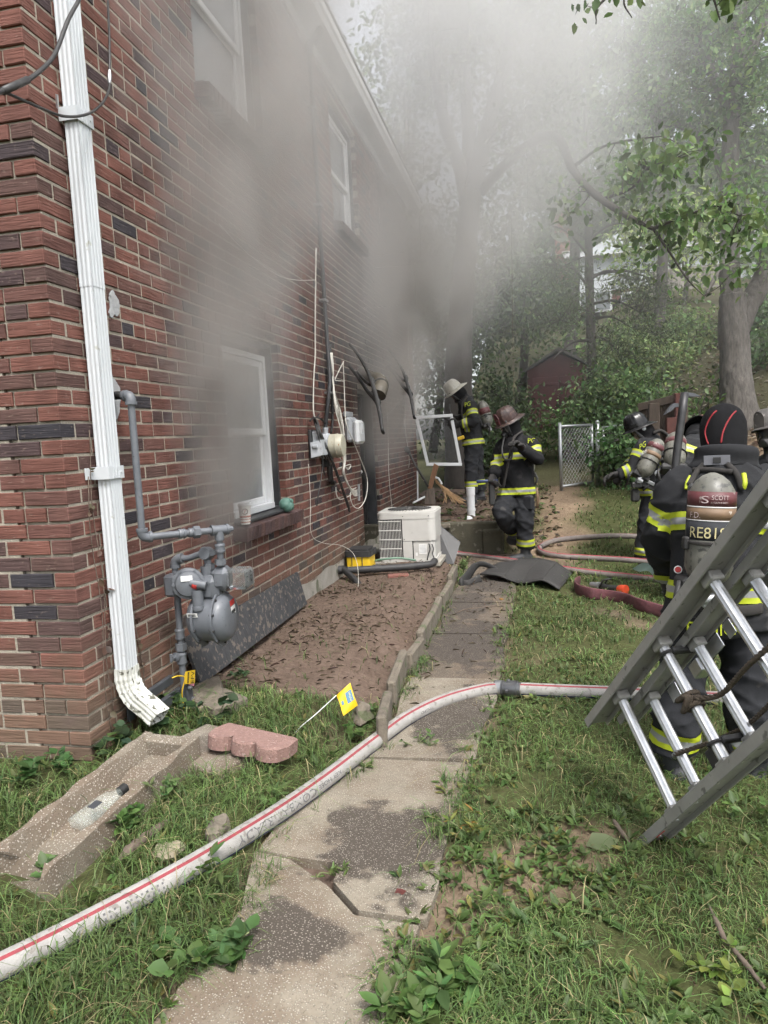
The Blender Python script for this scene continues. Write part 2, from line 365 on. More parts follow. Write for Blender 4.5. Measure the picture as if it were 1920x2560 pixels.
C = turf * (1 - B[:, None]) + soil * B[:, None]
M_GROUND = pm('soil_and_turf', (1, 1, 1), (.55, .52, .5), scale=22, rough=1.0, bump=1.0, bscale=45, attr='col', c3=(.07, .05, .035), s3=48, t3=.62, spec=.1)
tag(np_mesh('ground', np.stack([X.ravel(), Y.ravel(), Z.ravel()], 1), F, 4, M_GROUND, attrs={'col': C}, smooth=True), kind='structure')
# ---------------------------------------------------------------- walk of exposed aggregate slabs
DAMP = [(1.36, -.27, .22, .26), (1.20, -.80, .17, .12), (1.50, .85, .17, .36), (1.42, 2.25, .34, .55), (1.25, 3.3, .25, .5), (1.5, 4.2, .3, .45), (.45, .1, .10, .12)]                 # damp, dirty patches on the walk: centre and half sizes
def aggregate_mat(name, base=(.25, .218, .168), wet=True, scale=150.0, stain=(.062, .05, .039), pale=(.37, .335, .275)):
    m = pm(name, base, tuple(v * .7 for v in base), scale=5, rough=.95); N, L = fac(m); b = N['Principled BSDF']; src = b.inputs['Base Color'].links[0].from_socket
    gp = N.new('ShaderNodeNewGeometry'); vo = N.new('ShaderNodeTexVoronoi'); vo.inputs['Scale'].default_value = scale; L.new(gp.outputs['Position'], vo.inputs['Vector'])
    r = N.new('ShaderNodeMapRange'); r.inputs[1].default_value = .30; r.inputs[2].default_value = .42; r.inputs[3].default_value = 1; r.inputs[4].default_value = 0; L.new(vo.outputs['Distance'], r.inputs[0])
    bw = N.new('ShaderNodeSeparateColor'); L.new(vo.outputs['Color'], bw.inputs[0])
    r2 = N.new('ShaderNodeMapRange'); r2.inputs[1].default_value = .15; r2.inputs[2].default_value = .85; L.new(bw.outputs[0], r2.inputs[0])
    mu = N.new('ShaderNodeMath'); mu.operation = 'MULTIPLY'; L.new(r.outputs[0], mu.inputs[0]); L.new(r2.outputs[0], mu.inputs[1])
    n = N.new('ShaderNodeTexNoise'); n.inputs['Scale'].default_value = 4.2; n.inputs['Detail'].default_value = 9; n.inputs['Roughness'].default_value = .68; L.new(gp.outputs['Position'], n.inputs['Vector'])
    cur = src
    nd = N.new('ShaderNodeTexNoise'); nd.inputs['Scale'].default_value = 2.3; nd.inputs['Detail'].default_value = 7; nd.inputs['Roughness'].default_value = .7; L.new(gp.outputs['Position'], nd.inputs['Vector'])
    rd_ = N.new('ShaderNodeMapRange'); rd_.inputs[1].default_value = .44; rd_.inputs[2].default_value = .60; rd_.inputs[4].default_value = .75; L.new(nd.outputs[0], rd_.inputs[0])
    md_ = N.new('ShaderNodeMix'); md_.data_type = 'RGBA'; L.new(rd_.outputs[0], md_.inputs[0]); L.new(cur, md_.inputs[6]); md_.inputs[7].default_value = (.135, .098, .068, 1); cur = md_.outputs[2]
    if wet:                                                   # patches where the fines are dark with damp and dirt
        sp_ = N.new('ShaderNodeSeparateXYZ'); L.new(gp.outputs['Position'], sp_.inputs[0]); acc = None
        def mt(op, *a):
            q = N.new('ShaderNodeMath'); q.operation = op
            for i_, s_ in enumerate(a):
                if isinstance(s_, (int, float)): q.inputs[i_].default_value = s_
                else: L.new(s_, q.inputs[i_])
            return q.outputs[0]
        for cx_, cy__, rx_, ry_ in DAMP:
            ux = mt('DIVIDE', mt('SUBTRACT', sp_.outputs[0], cx_), rx_); uy = mt('DIVIDE', mt('SUBTRACT', sp_.outputs[1], cy__), ry_); r_ = mt('SQRT', mt('ADD', mt('MULTIPLY', ux, ux), mt('MULTIPLY', uy, uy)))
            acc = r_ if acc is None else mt('MINIMUM', acc, r_)
        rw = N.new('ShaderNodeMapRange'); rw.inputs[1].default_value = 1.18; rw.inputs[2].default_value = .88; L.new(mt('ADD', acc, mt('MULTIPLY', mt('SUBTRACT', n.outputs[0], .5), 3.4)), rw.inputs[0])
        mw_ = N.new('ShaderNodeMix'); mw_.data_type = 'RGBA'; L.new(rw.outputs[0], mw_.inputs[0]); L.new(cur, mw_.inputs[6]); mw_.inputs[7].default_value = (*stain, 1); cur = mw_.outputs[2]
    mx = N.new('ShaderNodeMix'); mx.data_type = 'RGBA'; L.new(mu.outputs[0], mx.inputs[0]); L.new(cur, mx.inputs[6]); mx.inputs[7].default_value = (*pale, 1)
    if wet:                                                   # the damp darkens the pebbles too
        dp = N.new('ShaderNodeMix'); dp.data_type = 'RGBA'; L.new(rw.outputs[0], dp.inputs[0]); dp.inputs[6].default_value = (*pale, 1); dp.inputs[7].default_value = tuple(.78 * v for v in pale) + (1,); L.new(dp.outputs[2], mx.inputs[7])
    L.new(mx.outputs[2], b.inputs['Base Color'])
    bp = N.new('ShaderNodeBump'); bp.inputs['Strength'].default_value = .8; bp.inputs['Distance'].default_value = .005; L.new(r.outputs[0], bp.inputs['Height']); L.new(bp.outputs[0], b.inputs['Normal'])
    return m
M_AGG = aggregate_mat('exposed_aggregate')
M_AGGDIRT = aggregate_mat('exposed_aggregate_dirty', base=(.125, .10, .076), stain=(.055, .044, .036), pale=(.25, .215, .17))
M_TROUGH = aggregate_mat('pebble_concrete', base=(.20, .172, .132), wet=False, scale=125, pale=(.43, .39, .33))
def pw(poly, y):
    a = np.array(poly); return float(np.interp(y, a[:, 1], a[:, 0]))
path = MB()
path.box((1.1, 1.6, -.16), (.2, 8.4, .04)); path = path.build('path', M_CONC); tag(path, kind='structure')
slab_polys = [([(.945, -2.1), (.94, -1.1), (.97, -.9), (.985, -.72), (.925, -.46), (1.035, -.415), (1.215, -.555), (1.33, -.675), (1.53, -.68), (1.50, -1.0), (1.49, -2.1)], 0),
    ([(1.225, -.535), (1.34, -.66), (1.55, -.665), (1.565, -.5), (1.555, -.375), (1.22, -.43)], 1), ([(.935, -.44), (1.03, -.40), (1.21, -.42), (1.555, -.362), (1.565, .02), (1.60, .40), (1.11, .40), (1.04, .12), (.94, -.17)], 3)]
cuts = [(.41, .41), (1.45, 1.47), (2.45, 2.45), (3.4, 3.4), (4.55, 4.6), (5.85, 5.85)]
for i in range(len(cuts) - 1):
    (a0, b0), (a1, b1) = cuts[i], cuts[i + 1]; g = .004; n = 7
    L_ = [(pw(PATH_L, y) + .02 + .012 * math.sin(9 * y + i), y) for y in np.linspace(a0 + g, a1 - g, n)]
    R_ = [(pw(PATH_R, y) - .02 + .016 * math.sin(7 * y + 2 * i), y) for y in np.linspace(b0 + g, b1 - g, n)]
    slab_polys.append((L_ + R_[::-1], i + 4))
for poly, i in slab_polys:
    b = MB(); t = [(p[0], p[1], float(gz(p[0], p[1])) + .012 + .006 * math.sin(i * 2.1) + .01 * (p[0] - 1.2) * math.sin(i * 1.7)) for p in poly]
    b.prism([(x, y, z - .07) for x, y, z in t], (0, 0, .07)); b.build('slab', M_AGG if np.mean([p[1] for p in poly]) < 1.7 else M_AGGDIRT, path)
# low kerb of thin concrete blocks between bed and walk
kerb = MB().box((1.08, 2.9, -.12), (.05, 3.6, .04)).build('kerb', M_CONC); tag(kerb, kind='structure')
M_KERB = pm('weathered_concrete', (.185, .158, .122), (.10, .086, .067), scale=11, rough=.95, bump=.8, bscale=70, c3=(.085, .095, .05), s3=9, t3=.58)
ky = [(.52, 1.02, 1.13, 8), (1.03, 1.60, 1.095, 3), (1.58, 1.98, 1.12, -3), (2.0, 2.62, 1.115, 0), (2.64, 3.20, 1.10, 1), (3.22, 3.84, 1.115, -1), (3.86, 4.50, 1.10, 1)]
for i, (a, b_, x, deg) in enumerate(ky):
    m = MB(); z = float(gz(1.1, (a + b_) / 2)); hh = .17 if i else .20
    m.bbox((x, (a + b_) / 2, z + .045 + .008 * math.sin(i * 2.3)), (.05, b_ - a - .012, hh), .012, rotm('Z', deg) @ rotm('X', (1.2 * math.sin(i * 1.9)) if i else -6)); m.build('kerb_stone', M_KERB, kerb)
# retaining step at the end of the walk
st = thing('retaining_step', (1.0, 6.0, .0), 'low mossy concrete retaining step behind the air conditioner', 'step')
M_MOSS = pm('mossy_concrete', (.085, .078, .052), (.05, .046, .032), scale=6, rough=.95, bump=.5, bscale=50, c3=(.14, .13, .10), s3=12, t3=.6)
MB().bbox((.62, 6.0, .16), (1.70, .16, .46), .015).build('step_wall', M_MOSS, st)
MB().bbox((1.40, 5.93, .10), (.24, .14, .42), .02, rotm('Z', -8)).build('end_block', M_MOSS, st)
MB().bbox((.75, 5.86, .365), (.30, .10, .05), .01, rotm('Z', 4)).build('cap_stone', M_KERB, st)
# ---------------------------------------------------------------- brick house
house = thing('brick_house', (0, 0, .1), 'two storey red brick house with smoke pouring from window and door', 'house')
WL, WT = 9.22, 5.02                                           # wall length and top
OPEN = [(1.66, 2.70, .94, 2.205), (5.21, 6.12, .16, 2.02), (1.56, 2.68, 3.60, 4.95), (4.62, 5.75, 3.65, 4.90)]
def wall_panels(mb, a0, a1, z0, z1, holes, fn):
    A = sorted({a0, a1, *[h[0] for h in holes], *[h[1] for h in holes]}); Zs = sorted({z0, z1, *[h[2] for h in holes], *[h[3] for h in holes]})
    for i in range(len(A) - 1):
        for j in range(len(Zs) - 1):
            ca, cz = (A[i] + A[i + 1]) / 2, (Zs[j] + Zs[j + 1]) / 2
            if any(h[0] < ca < h[1] and h[2] < cz < h[3] for h in holes): continue
            fn(mb, A[i], A[i + 1], Zs[j], Zs[j + 1])
mb = MB()
wall_panels(mb, .012, WL - .012, -.2, WT, OPEN, lambda m, a, b, c, d: m.box((-.1215, (a + b) / 2, (c + d) / 2), (.236, b - a, d - c)))
mb.box((-2.6, .1215, (WT - .2) / 2), (4.7, .236, WT + .2)); mb.box((-2.6, WL - .128, (WT - .2) / 2), (4.7, .236, WT + .2)); mb.box((-4.9, WL / 2, (WT - .2) / 2), (.2, WL - .5, WT + .2))
wall = mb.build('wall', M_MORTAR, house)
CH, BH, BL, BHd, JT = .0697, .0585, .203, .097, .0105         # course, brick height, stretcher, header, joint
Z0 = .259 - 2 * CH + .006
bricks = []                                                   # (face, a0, a1, z0, z1, kind)
def course(face, k, start, end, z0, z1, header, holes):
    a = start; i = 0
    while a < end - .02:
        l = BHd if header else BL
        segs = [(a, min(a + l, end))]
        for h in holes:
            if z1 > h[2] + .004 and z0 < h[3] - .004:
                ns = []
                for s0, s1 in segs:
                    if s1 <= h[0] or s0 >= h[1]: ns.append((s0, s1)); continue
                    if s0 < h[0] - .008: ns.append((s0, h[0] + .003))
                    if s1 > h[1] + .008: ns.append((h[1] - .003, s1))
                segs = ns
        for s0, s1 in segs: bricks.append((face, s0, s1, z0, z1, 'b'))
        a += l + JT; i += 1
nc = int((WT - Z0) / CH)
for k in range(nc):
    z0 = Z0 + k * CH; z1 = min(z0 + BH, WT - .004); even = k % 2 == 0; header = k % 6 == 3
    bricks.append(('c', BL if even else BHd, BHd if even else BL, z0, z1, 'c'))
    sl = (BHd if even else BL) + JT; ss = (BL if even else BHd) + JT
    course('l', k, sl, WL, z0, z1, header, OPEN); course('s', k, ss, 4.9, z0, z1, header and k % 12 == 3, [])
sill = [('r', 1.63 + i * .0645, 1.63 + i * .0645 + .053, .838, .932, 'r') for i in range(18)]
sill2 = [('r', y0 + i * .0645, y0 + i * .0645 + .056, z - .09, z - .002, 'r') for y0, z, n_ in ((1.53, 3.60, 18), (4.59, 3.65, 18)) for i in range(n_)]
def brick_bits(bk, rr):
    """vertices, faces of one brick in space"""
    face, a, b_, z0, z1, kind = bk; jz = rr.uniform(-.0012, .0012); j = rr.uniform(-.0022, .0022)
    q = MB()
    if kind == 'c': q.bbox((-a / 2 + j / 2, b_ / 2 - j / 2, (z0 + z1) / 2 + jz), (a + j, b_ + j, z1 - z0), .0035); return q
    if kind == 'r': q.bbox((-.045 + .048 + j, (a + b_) / 2, (z0 + z1) / 2), (.19, b_ - a, z1 - z0), .005, rotm('Y', 6)); return q
    ja, jb = rr.uniform(-.0015, .0015), rr.uniform(-.0015, .0015); c = .003
    A = [(a + ja, z0 + jz), (b_ + jb, z0 + jz), (b_ + jb, z1 + jz), (a + ja, z1 + jz)]; Fi = [(a + ja + c, z0 + jz + c), (b_ + jb - c, z0 + jz + c), (b_ + jb - c, z1 + jz - c), (a + ja + c, z1 + jz - c)]
    lay = [(-.055, A), (j - c, A), (j, Fi)]
    v = [((d, p, z) if face == 'l' else (-p, -d, z)) for d, ps in lay for p, z in ps]
    f = [(i, (i + 1) % 4, 4 + (i + 1) % 4, 4 + i) for i in range(4)] + [(4 + i, 4 + (i + 1) % 4, 8 + (i + 1) % 4, 8 + i) for i in range(4)] + [(8, 9, 10, 11)]
    if face == 's': f = [t[::-1] for t in f]
    q.add(v, f); return q
def brick_score(bk):
    face, a, b_, z0, z1, kind = bk; m = (a + b_) / 2; zc = (z0 + z1) / 2
    p = np.array([-a / 2, b_ / 2, zc]) if face == 'c' else (np.array([0, m, zc]) if face in 'lr' else np.array([-m, 0, zc]))
    c = AX @ (p - CAM)
    if c[2] < .3: return 0
    u, w = W0 / 2 + FPX * c[0] / c[2], H0 / 2 + FPX * c[1] / c[2]
    if not (-60 < u < W0 and -60 < w < H0): return 0
    if face == 's' and c[2] > 8: return 0
    d = p - CAM; nrm = np.array([1., 0, 0]) if face in 'lr' else np.array([0, -1., 0])
    return (b_ - a) * (z1 - z0) * max(.12, -(d @ nrm) / np.linalg.norm(d)) / c[2] ** 2
allb = bricks + sill; allb.sort(key=brick_score, reverse=True)
def rnd_val(rr):
    t = rr.random(); return rr.uniform(0, .5) if t < .64 else (rr.uniform(.5, .84) if t < .90 else rr.uniform(.84, 1.0))
rr = random.Random(5); sillrnd = lambda: rr.uniform(.72, .84)
for bk in allb[:300]:
    q = brick_bits(bk, rr); c = np.mean(np.array(q.v), 0); q.v = [tuple(np.array(p) - c) for p in q.v]
    me = q.mesh('brick', M_BRICK); val = sillrnd() if bk[5] == 'r' else rnd_val(rr); me.attributes.new('rnd', 'FLOAT', 'POINT').data.foreach_set('value', [val] * len(q.v))
    o = bpy.data.objects.new('brick', me); COL.objects.link(o); o.location = c; adopt(o, wall)
rest = MB(); vals = []
for h in OPEN:                                                # brick returns inside the openings
    for k in range(nc):
        z0 = Z0 + k * CH
        if z0 > h[2] - .01 and z0 + BH < h[3] + .01:
            for ye in (h[0] + .002, h[1] - .002): q = MB().bbox((-.1095, ye, z0 + BH / 2), (.097, .012, BH), .003); rest.add(q.v, q.f); vals += [rnd_val(rr)] * len(q.v)
for bk in allb[300:] + sill2:
    q = brick_bits(bk, rr); rest.add(q.v, q.f); vals += [sillrnd() if bk[5] == 'r' else rnd_val(rr)] * len(q.v)
rest = rest.build('brickwork', M_BRICK, wall); rest.data.attributes.new('rnd', 'FLOAT', 'POINT').data.foreach_set('value', vals); tag(rest, kind='stuff')
# foundation parging, reveals, interiors
fd = MB(); fd.grid(lambda u, v: (.006 + .008 * fbm(u * 40, v * 3, 1, 3) + .006, 2.55 + (WL - 2.55) * u if u > 0 else 2.55, -.15 + v * (.43 + .02 * math.sin(u * 50) + .16 * sm(.55, .95, u))), 60, 6); fd.build('foundation', M_CONC, house, smooth=True)
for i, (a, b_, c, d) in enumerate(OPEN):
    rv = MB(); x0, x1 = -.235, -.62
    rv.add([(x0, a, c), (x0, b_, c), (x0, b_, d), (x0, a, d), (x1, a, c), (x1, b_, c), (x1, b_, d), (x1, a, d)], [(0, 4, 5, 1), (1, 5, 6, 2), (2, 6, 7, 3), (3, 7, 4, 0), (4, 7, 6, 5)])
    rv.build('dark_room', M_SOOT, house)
def window(a, b_, c, d, px=-.10, tilt=0):
    w = MB(); t = .028
    w.box((px, a + t / 2, (c + d) / 2), (.09, t, d - c)); w.box((px, b_ - t / 2, (c + d) / 2), (.09, t, d - c)); w.box((px, (a + b_) / 2, d - t / 2), (.09, b_ - a - 2 * t, t)); w.box((px, (a + b_) / 2, c + t / 2), (.10, b_ - a - 2 * t, t))
    fr = w.build('window', M_DARKTRIM, house)
    a2, b2, c2, d2 = a + t + .06, b_ - t - .10, c + t, d - t - .07; s = .05; zm = (c2 + d2) / 2
    w = MB(); w.box((px, a2 + .02, (c2 + d2) / 2), (.07, .04, d2 - c2)); w.box((px, b2 - .02, (c2 + d2) / 2), (.07, .04, d2 - c2)); w.box((px, (a2 + b2) / 2, d2 - .02), (.07, b2 - a2 - .08, .04)); w.box((px + .01, (a2 + b2) / 2, c2 + .02), (.09, b2 - a2 - .08, .04)); w.build('frame', M_VINYL, fr)
    for lo, hi, dx in ((zm - .02, d2 - .04, .012), (c2 + .04, zm + .02, -.018)):
        w = MB(); y0, y1 = a2 + .042, b2 - .042
        w.bbox((px + dx, y0 + s / 2, (lo + hi) / 2), (.026, s, hi - lo)); w.bbox((px + dx, y1 - s / 2, (lo + hi) / 2), (.026, s, hi - lo)); w.bbox((px + dx, (y0 + y1) / 2, hi - s / 2), (.024, y1 - y0 - 2 * s, s)); w.bbox((px + dx, (y0 + y1) / 2, lo + s / 2), (.024, y1 - y0 - 2 * s, s))
        w.build('sash', M_VINYL, fr)
        MB().box((px + dx - .002, (y0 + y1) / 2, (lo + hi) / 2), (.005, y1 - y0 - 2 * s, hi - lo - 2 * s)).build('pane', M_PANE, fr)
    MB().bbox((px + .10, (a + b_) / 2, c + .006), (.10, b_ - a, .02), .004).build('sill_board', M_DARKTRIM, fr)
for k in (0, 2, 3): window(*OPEN[k])
# open doorway: dark frame and door swung inward
a, b_, c, d = OPEN[1]; dr = MB(); t = .05
dr.box((-.10, a + t / 2, (c + d) / 2), (.12, t, d - c)); dr.box((-.10, b_ - t / 2, (c + d) / 2), (.12, t, d - c)); dr.box((-.10, (a + b_) / 2, d - t / 2), (.12, b_ - a - 2 * t, t)); dr = dr.build('door', M_DARKTRIM, house)
dl = MB(); dl.bbox((-.38, b_ - .075, (c + d) / 2), (.44, .042, d - c - .10), .004)
for zz in (.45, 1.05, 1.62): dl.bbox((-.38, b_ - .098, c + zz), (.30, .012, .42), .004)
dl.build('door_leaf', M_SOOT, dr, smooth=False)
MB().lathe([(0, .012), (.03, .012), (.035, .026), (.055, .028), (.065, .012)], (-.2, b_ - .098, 1.05), (0, -1, 0), 12).build('knob', M_ALU_TRIM, dr, True)
MB().bbox((.03, (a + b_) / 2, .17), (.20, b_ - a + .1, .05), .01).build('threshold', M_CONC, dr)
# eave: frieze, soffit, gutter, roof
MB().box((.011, WL / 2 + .02, 5.066), (.020, WL + .04, .10)).build('frieze_board', M_WHITE, house)
so = MB(); so.box((.07, WL / 2 + .04, 5.128), (.16, WL + .16, .02)); so.build('soffit', M_WHITE, house)
gu = MB(); gu.prism([(.142, -.06, 5.105), (.205, -.06, 5.095), (.225, -.06, 5.14), (.245, -.06, 5.155), (.245, -.06, 5.215), (.142, -.06, 5.215)], (0, WL + .2, 0)); gu.build('gutter', M_ALU_TRIM, house)
rf = MB(); rf.prism([(.26, -.12, 5.225), (.26, -.12, 5.245), (-2.5, -.12, 6.70), (-5.2, -.12, 5.245), (-5.2, -.12, 5.225), (-2.5, -.12, 6.66)], (0, WL + .28, 0)); rf.build('roof', M_SHINGLE, house)
ge = MB(); ge.prism([(-.02, 0.02, WT), (-4.95, .02, WT), (-2.5, .02, 6.62)], (0, .2, 0)); ge.prism([(-.02, WL - .22, WT), (-4.95, WL - .22, WT), (-2.5, WL - .22, 6.62)], (0, .2, 0)); ge.build('gable', M_MORTAR, house)
# ---------------------------------------------------------------- things on the wall
M_GASPIPE = pm('grey_pipe_paint', (.125, .135, .150), (.095, .102, .113), scale=16, rough=.42, c3=(.075, .075, .078), s3=60, t3=.66, bump=.15)
M_GALV = pm('galvanised_steel', (.42, .43, .44), (.30, .31, .32), scale=25, rough=.42, metal=.8)
M_BLACKP = pm('black_rubber', (.018, .018, .019), (.035, .034, .033), scale=18, rough=.6)
M_LABEL = pm('paper_label', (.72, .72, .70), (.60, .60, .58), scale=30, rough=.7)
M_REDPRINT = pm('red_print', (.50, .04, .035), rough=.6); M_BLKPRINT = pm('black_print', (.02, .02, .02), rough=.7)
M_YEL = pm('yellow_plastic', (.75, .50, .02), (.62, .40, .02), scale=9, rough=.45)
M_CABLEW = pm('white_cable', (.66, .64, .58), (.48, .46, .41), scale=30, rough=.5)
M_CABLEB = pm('black_cable', (.02, .02, .021), (.04, .038, .036), scale=30, rough=.5)
M_BOXG = pm('grey_plastic', (.45, .47, .50), (.37, .39, .41), scale=7, rough=.45, c3=(.30, .30, .30), s3=14, t3=.62)
def obj1(name, mb, mat, label, cat, group=None, smooth=False, kind=None): return tag(mb.build(name, mat, None, smooth), label, cat, group, kind)
# downspout
ds = thing('downspout', (.045, .24, .1), 'white ribbed downspout strapped to the wall beside the brick corner', 'downspout')
def spout_ring(w=.090, d=.064, rib=.0022):
    p = []
    for i in range(25):                                       # outer face with ribs
        t = i / 24; p.append((w * (t - .5), d / 2 - (rib if (i % 6 in (2, 3, 4) and 1 < i < 23) else 0)))
    for i in range(1, 12):
        t = i / 12; p.append((w / 2 - (rib if i % 4 in (2, 3) else 0), d / 2 - d * t))
    for i in range(1, 12): p.append((w / 2 - w * i / 12, -d / 2))
    for i in range(0, 12):
        t = i / 12; p.append((-w / 2 + (rib if i % 4 in (2, 3) and i > 0 else 0), -d / 2 + d * t))
    return p
def spout(mb, path, ring, cap=True):
    P = np.array(path, float); T = np.gradient(P, axis=0); n = len(ring); v = []
    for i, p in enumerate(P):
        t = T[i] / np.linalg.norm(T[i]); sy = np.array([0, 1., 0]); sy -= t * (sy @ t); sy /= np.linalg.norm(sy); sx = np.cross(sy, t) * -1
        if sx @ np.array([1, 0, .6]) < 0: sx = -sx
        v += [p + sy * a + sx * b for a, b in ring]
    f = [(i * n + j, i * n + (j + 1) % n, (i + 1) * n + (j + 1) % n, (i + 1) * n + j) for i in range(len(P) - 1) for j in range(n)]
    mb.add(v, f)
M_SPOUT = pm('white_downspout_paint', (.56, .585, .605), (.49, .515, .535), scale=7, rough=.42, stretch=(1, 1, .3), c3=(.40, .41, .38), s3=22, t3=.68)
M_SPOUTDIRTY = pm('grimy_downspout_paint', (.60, .61, .58), (.40, .40, .35), scale=14, rough=.6, c3=(.10, .10, .075), s3=34, t3=.56)
rg = spout_ring(); m = MB(); spout(m, [(.05, .24, z) for z in (5.1, 4, 3, 2.16)], rg); spout(m, [(.05, .24, z) for z in (2.17, 1.5, 1.0, .46)], [(a * .955, b * .955) for a, b in rg]); m.build('pipe', M_SPOUT, ds)
m = MB(); pts = [(.05, .24, .47)] + [(.05 + .11 * (1 - math.cos(t)), .24 - .01 * t, .45 - .15 * math.sin(t)) for t in np.linspace(0, 1.15, 12)] + [(.155, .225, .285), (.21, .215, .245)]
rs = [1.05, 1.06] + [1.05 + .05 * (i % 2) for i in range(11)] + [1.06, 1.06]
Pn = np.array(pts)
T = np.gradient(Pn, axis=0); v = []; n = len(rg)
for i, p in enumerate(Pn):
    t = T[i] / np.linalg.norm(T[i]); sy = np.array([0, 1., 0]); sy -= t * (sy @ t); sy /= np.linalg.norm(sy); sx = np.cross(t, sy)
    if sx[0] < 0 and sx[2] < 0: sx = -sx
    if i == 0 or sx @ lastx < 0 and i > 0: sx = sx if i == 0 else -sx
    if i == 0 and sx[0] < 0: sx = -sx
    lastx = sx; v += [p + (sy * a + sx * b) * rs[i] for a, b in rg]
m.add(v, [(i * n + j, i * n + (j + 1) % n, (i + 1) * n + (j + 1) % n, (i + 1) * n + j) for i in range(len(Pn) - 1) for j in range(n)])
m.build('elbow', M_SPOUTDIRTY, ds, solid=.002)
for z, bent in ((2.86, 1), (1.36, 0)):
    s = MB(); s.box((.086, .24, z), (.004, .115, .055)); s.box((.045, .182, z), (.084, .004, .055)); s.box((.045, .298, z), (.084, .004, .055))
    s.box((.006, .155, z), (.004, .05, .05)) if not bent else s.box((.03, .140, z + .03), (.004, .075, .05), rotm('Z', 40) @ rotm('X', 25))
    for k in range(3): s.box((.089, .22 + .02 * k, z), (.003, .006, .05))
    s.lathe([(0, .006), (.004, .004)], (.088, .275, z), (1, 0, 0), 8); s.build('strap', M_SPOUT, ds)
# gas service: meter, regulator, piping
gm = thing('gas_meter', (.2, .6, .1), 'grey gas meter with pipes beside the downspout', 'gas meter')
def pipe(pts, r=.0165, name='pipe', n=12): return MB().tube(pts, r, n).build(name, M_GASPIPE, gm, 40)
def fitting(p, d, r=.024, l=.05, name='coupling', hexa=False):
    d = np.array(d, float) / np.linalg.norm(d); p = np.array(p, float)
    m = MB(); nn = 6 if hexa else 14
    m.lathe([(-l / 2, r * .96), (-l / 2 + .006, r * 1.1), (-l / 2 + .012, r * 1.1), (-l / 2 + .013, r), (l / 2 - .013, r), (l / 2 - .012, r * 1.1), (l / 2 - .006, r * 1.1), (l / 2, r * .96)] if not hexa else [(-l / 2, r * 1.15), (l / 2, r * 1.15)], p, d, nn)
    return m.build(name, M_GASPIPE, gm, 40)
def elbow(p, a, b, r=.0235, name='elbow'):
    p = np.array(p, float); a = np.array(a, float) / np.linalg.norm(a); b = np.array(b, float) / np.linalg.norm(b); e = .034
    c = [p + a * e, p + a * e * .62, p + (a + b) * e * .2, p + b * e * .62, p + b * e]
    m = MB().tube(spline(c, 4), r, 14); m.lathe([(-.006, r * 1.14), (.008, r * 1.14)], p + a * e, a, 14); m.lathe([(-.006, r * 1.14), (.008, r * 1.14)], p + b * e, b, 14)
    return m.build(name, M_GASPIPE, gm, 40)
A0 = np.array([.13, .335, 1.70]); A1 = np.array([.13, .335, 1.052]); T1 = np.array([.385, .60, 1.045]); dT = (T1 - A1) / np.linalg.norm(T1 - A1)
MB().tube([(-.02, .385, 1.708), (.06, .36, 1.705), (.11, .343, 1.70)], .019, 12).build('wall_pipe', M_BLACKP, gm, True)
pipe([A0 - (0, 0, .02), A1 + (0, 0, .02)]); elbow(A0, (-.05, .022, 0), (0, 0, -1)); elbow(A1, (0, 0, 1), dT)
pipe([A1 + dT * .02, T1 - dT * .01]); fitting(A1 + dT * .185, dT, .022, .035); fitting(A1 + dT * .255, dT, .026, .03, 'union', True); fitting(A1 + dT * .23, dT, .021, .03)
m = MB().tube([T1 - dT * .04, T1 + dT * .045], .0235, 14); m.tube([T1, T1 - (0, 0, .05)], .0235, 14); m.lathe([(0, .018), (.012, .018), (.012, .014), (.026, .014)], T1 + dT * .045, dT, 8)
for s_ in (-.04, .035): m.lathe([(0, .027), (.012, .027)], T1 + dT * s_, dT, 14)
m.build('tee', M_GASPIPE, gm, 40)
MX = np.array([.30, .635, .60])                               # centre of the drum
pipe([T1 - (0, 0, .04), (.385, .60, .93), (.372, .615, .865)], .016); fitting((.384, .601, .955), (0, 0, 1), .023, .045); fitting((.374, .613, .885), (0, 0, 1), .024, .028, 'swivel_nut', True)
RZ = np.array([.13, .615, .90])
pipe([(.13, .60, .02), (.13, .612, .86)], .017, 'riser'); elbow(RZ, (0, 0, -1), (1, 0, .12)); fitting((.13, .606, .52), (0, 0, 1), .023, .055); fitting((.13, .605, .455), (0, 0, 1), .026, .035, 'union', True); fitting((.13, .604, .395), (0, 0, 1), .024, .06, 'valve')
m = MB(); m.lathe([(0, .022), (.018, .024), (.022, .012), (.040, .012)], (.118, .59, .41), (-.3, -1, 0), 12); m.bbox((.098, .556, .41), (.014, .012, .045), .004); m.build('valve_stem', M_GASPIPE, gm, 40)
pipe(spline([RZ + (.03, 0, .004), (.20, .622, .905), (.235, .628, .915), (.27, .632, .925)], 4), .0155, 'bypass_pipe'); fitting((.155, .616, .905), (1, 0, .1), .021, .03)
m = MB(); m.lathe([(-.03, .03), (-.02, .034), (.02, .034), (.03, .03)], (.295, .632, .925), (0, -1, .15), 14); m.tube([(.295, .632, .91), (.298, .634, .87), (.302, .636, .845)], .018, 12); m.build('bypass_valve', M_GASPIPE, gm, 40)
fitting((.302, .636, .858), (0, 0, 1), .024, .026, 'swivel_nut', True); MB().bbox((.335, .615, .93), (.09, .012, .03), .003, rotm('Y', -14)).build('meter_bar', M_GASPIPE, gm)
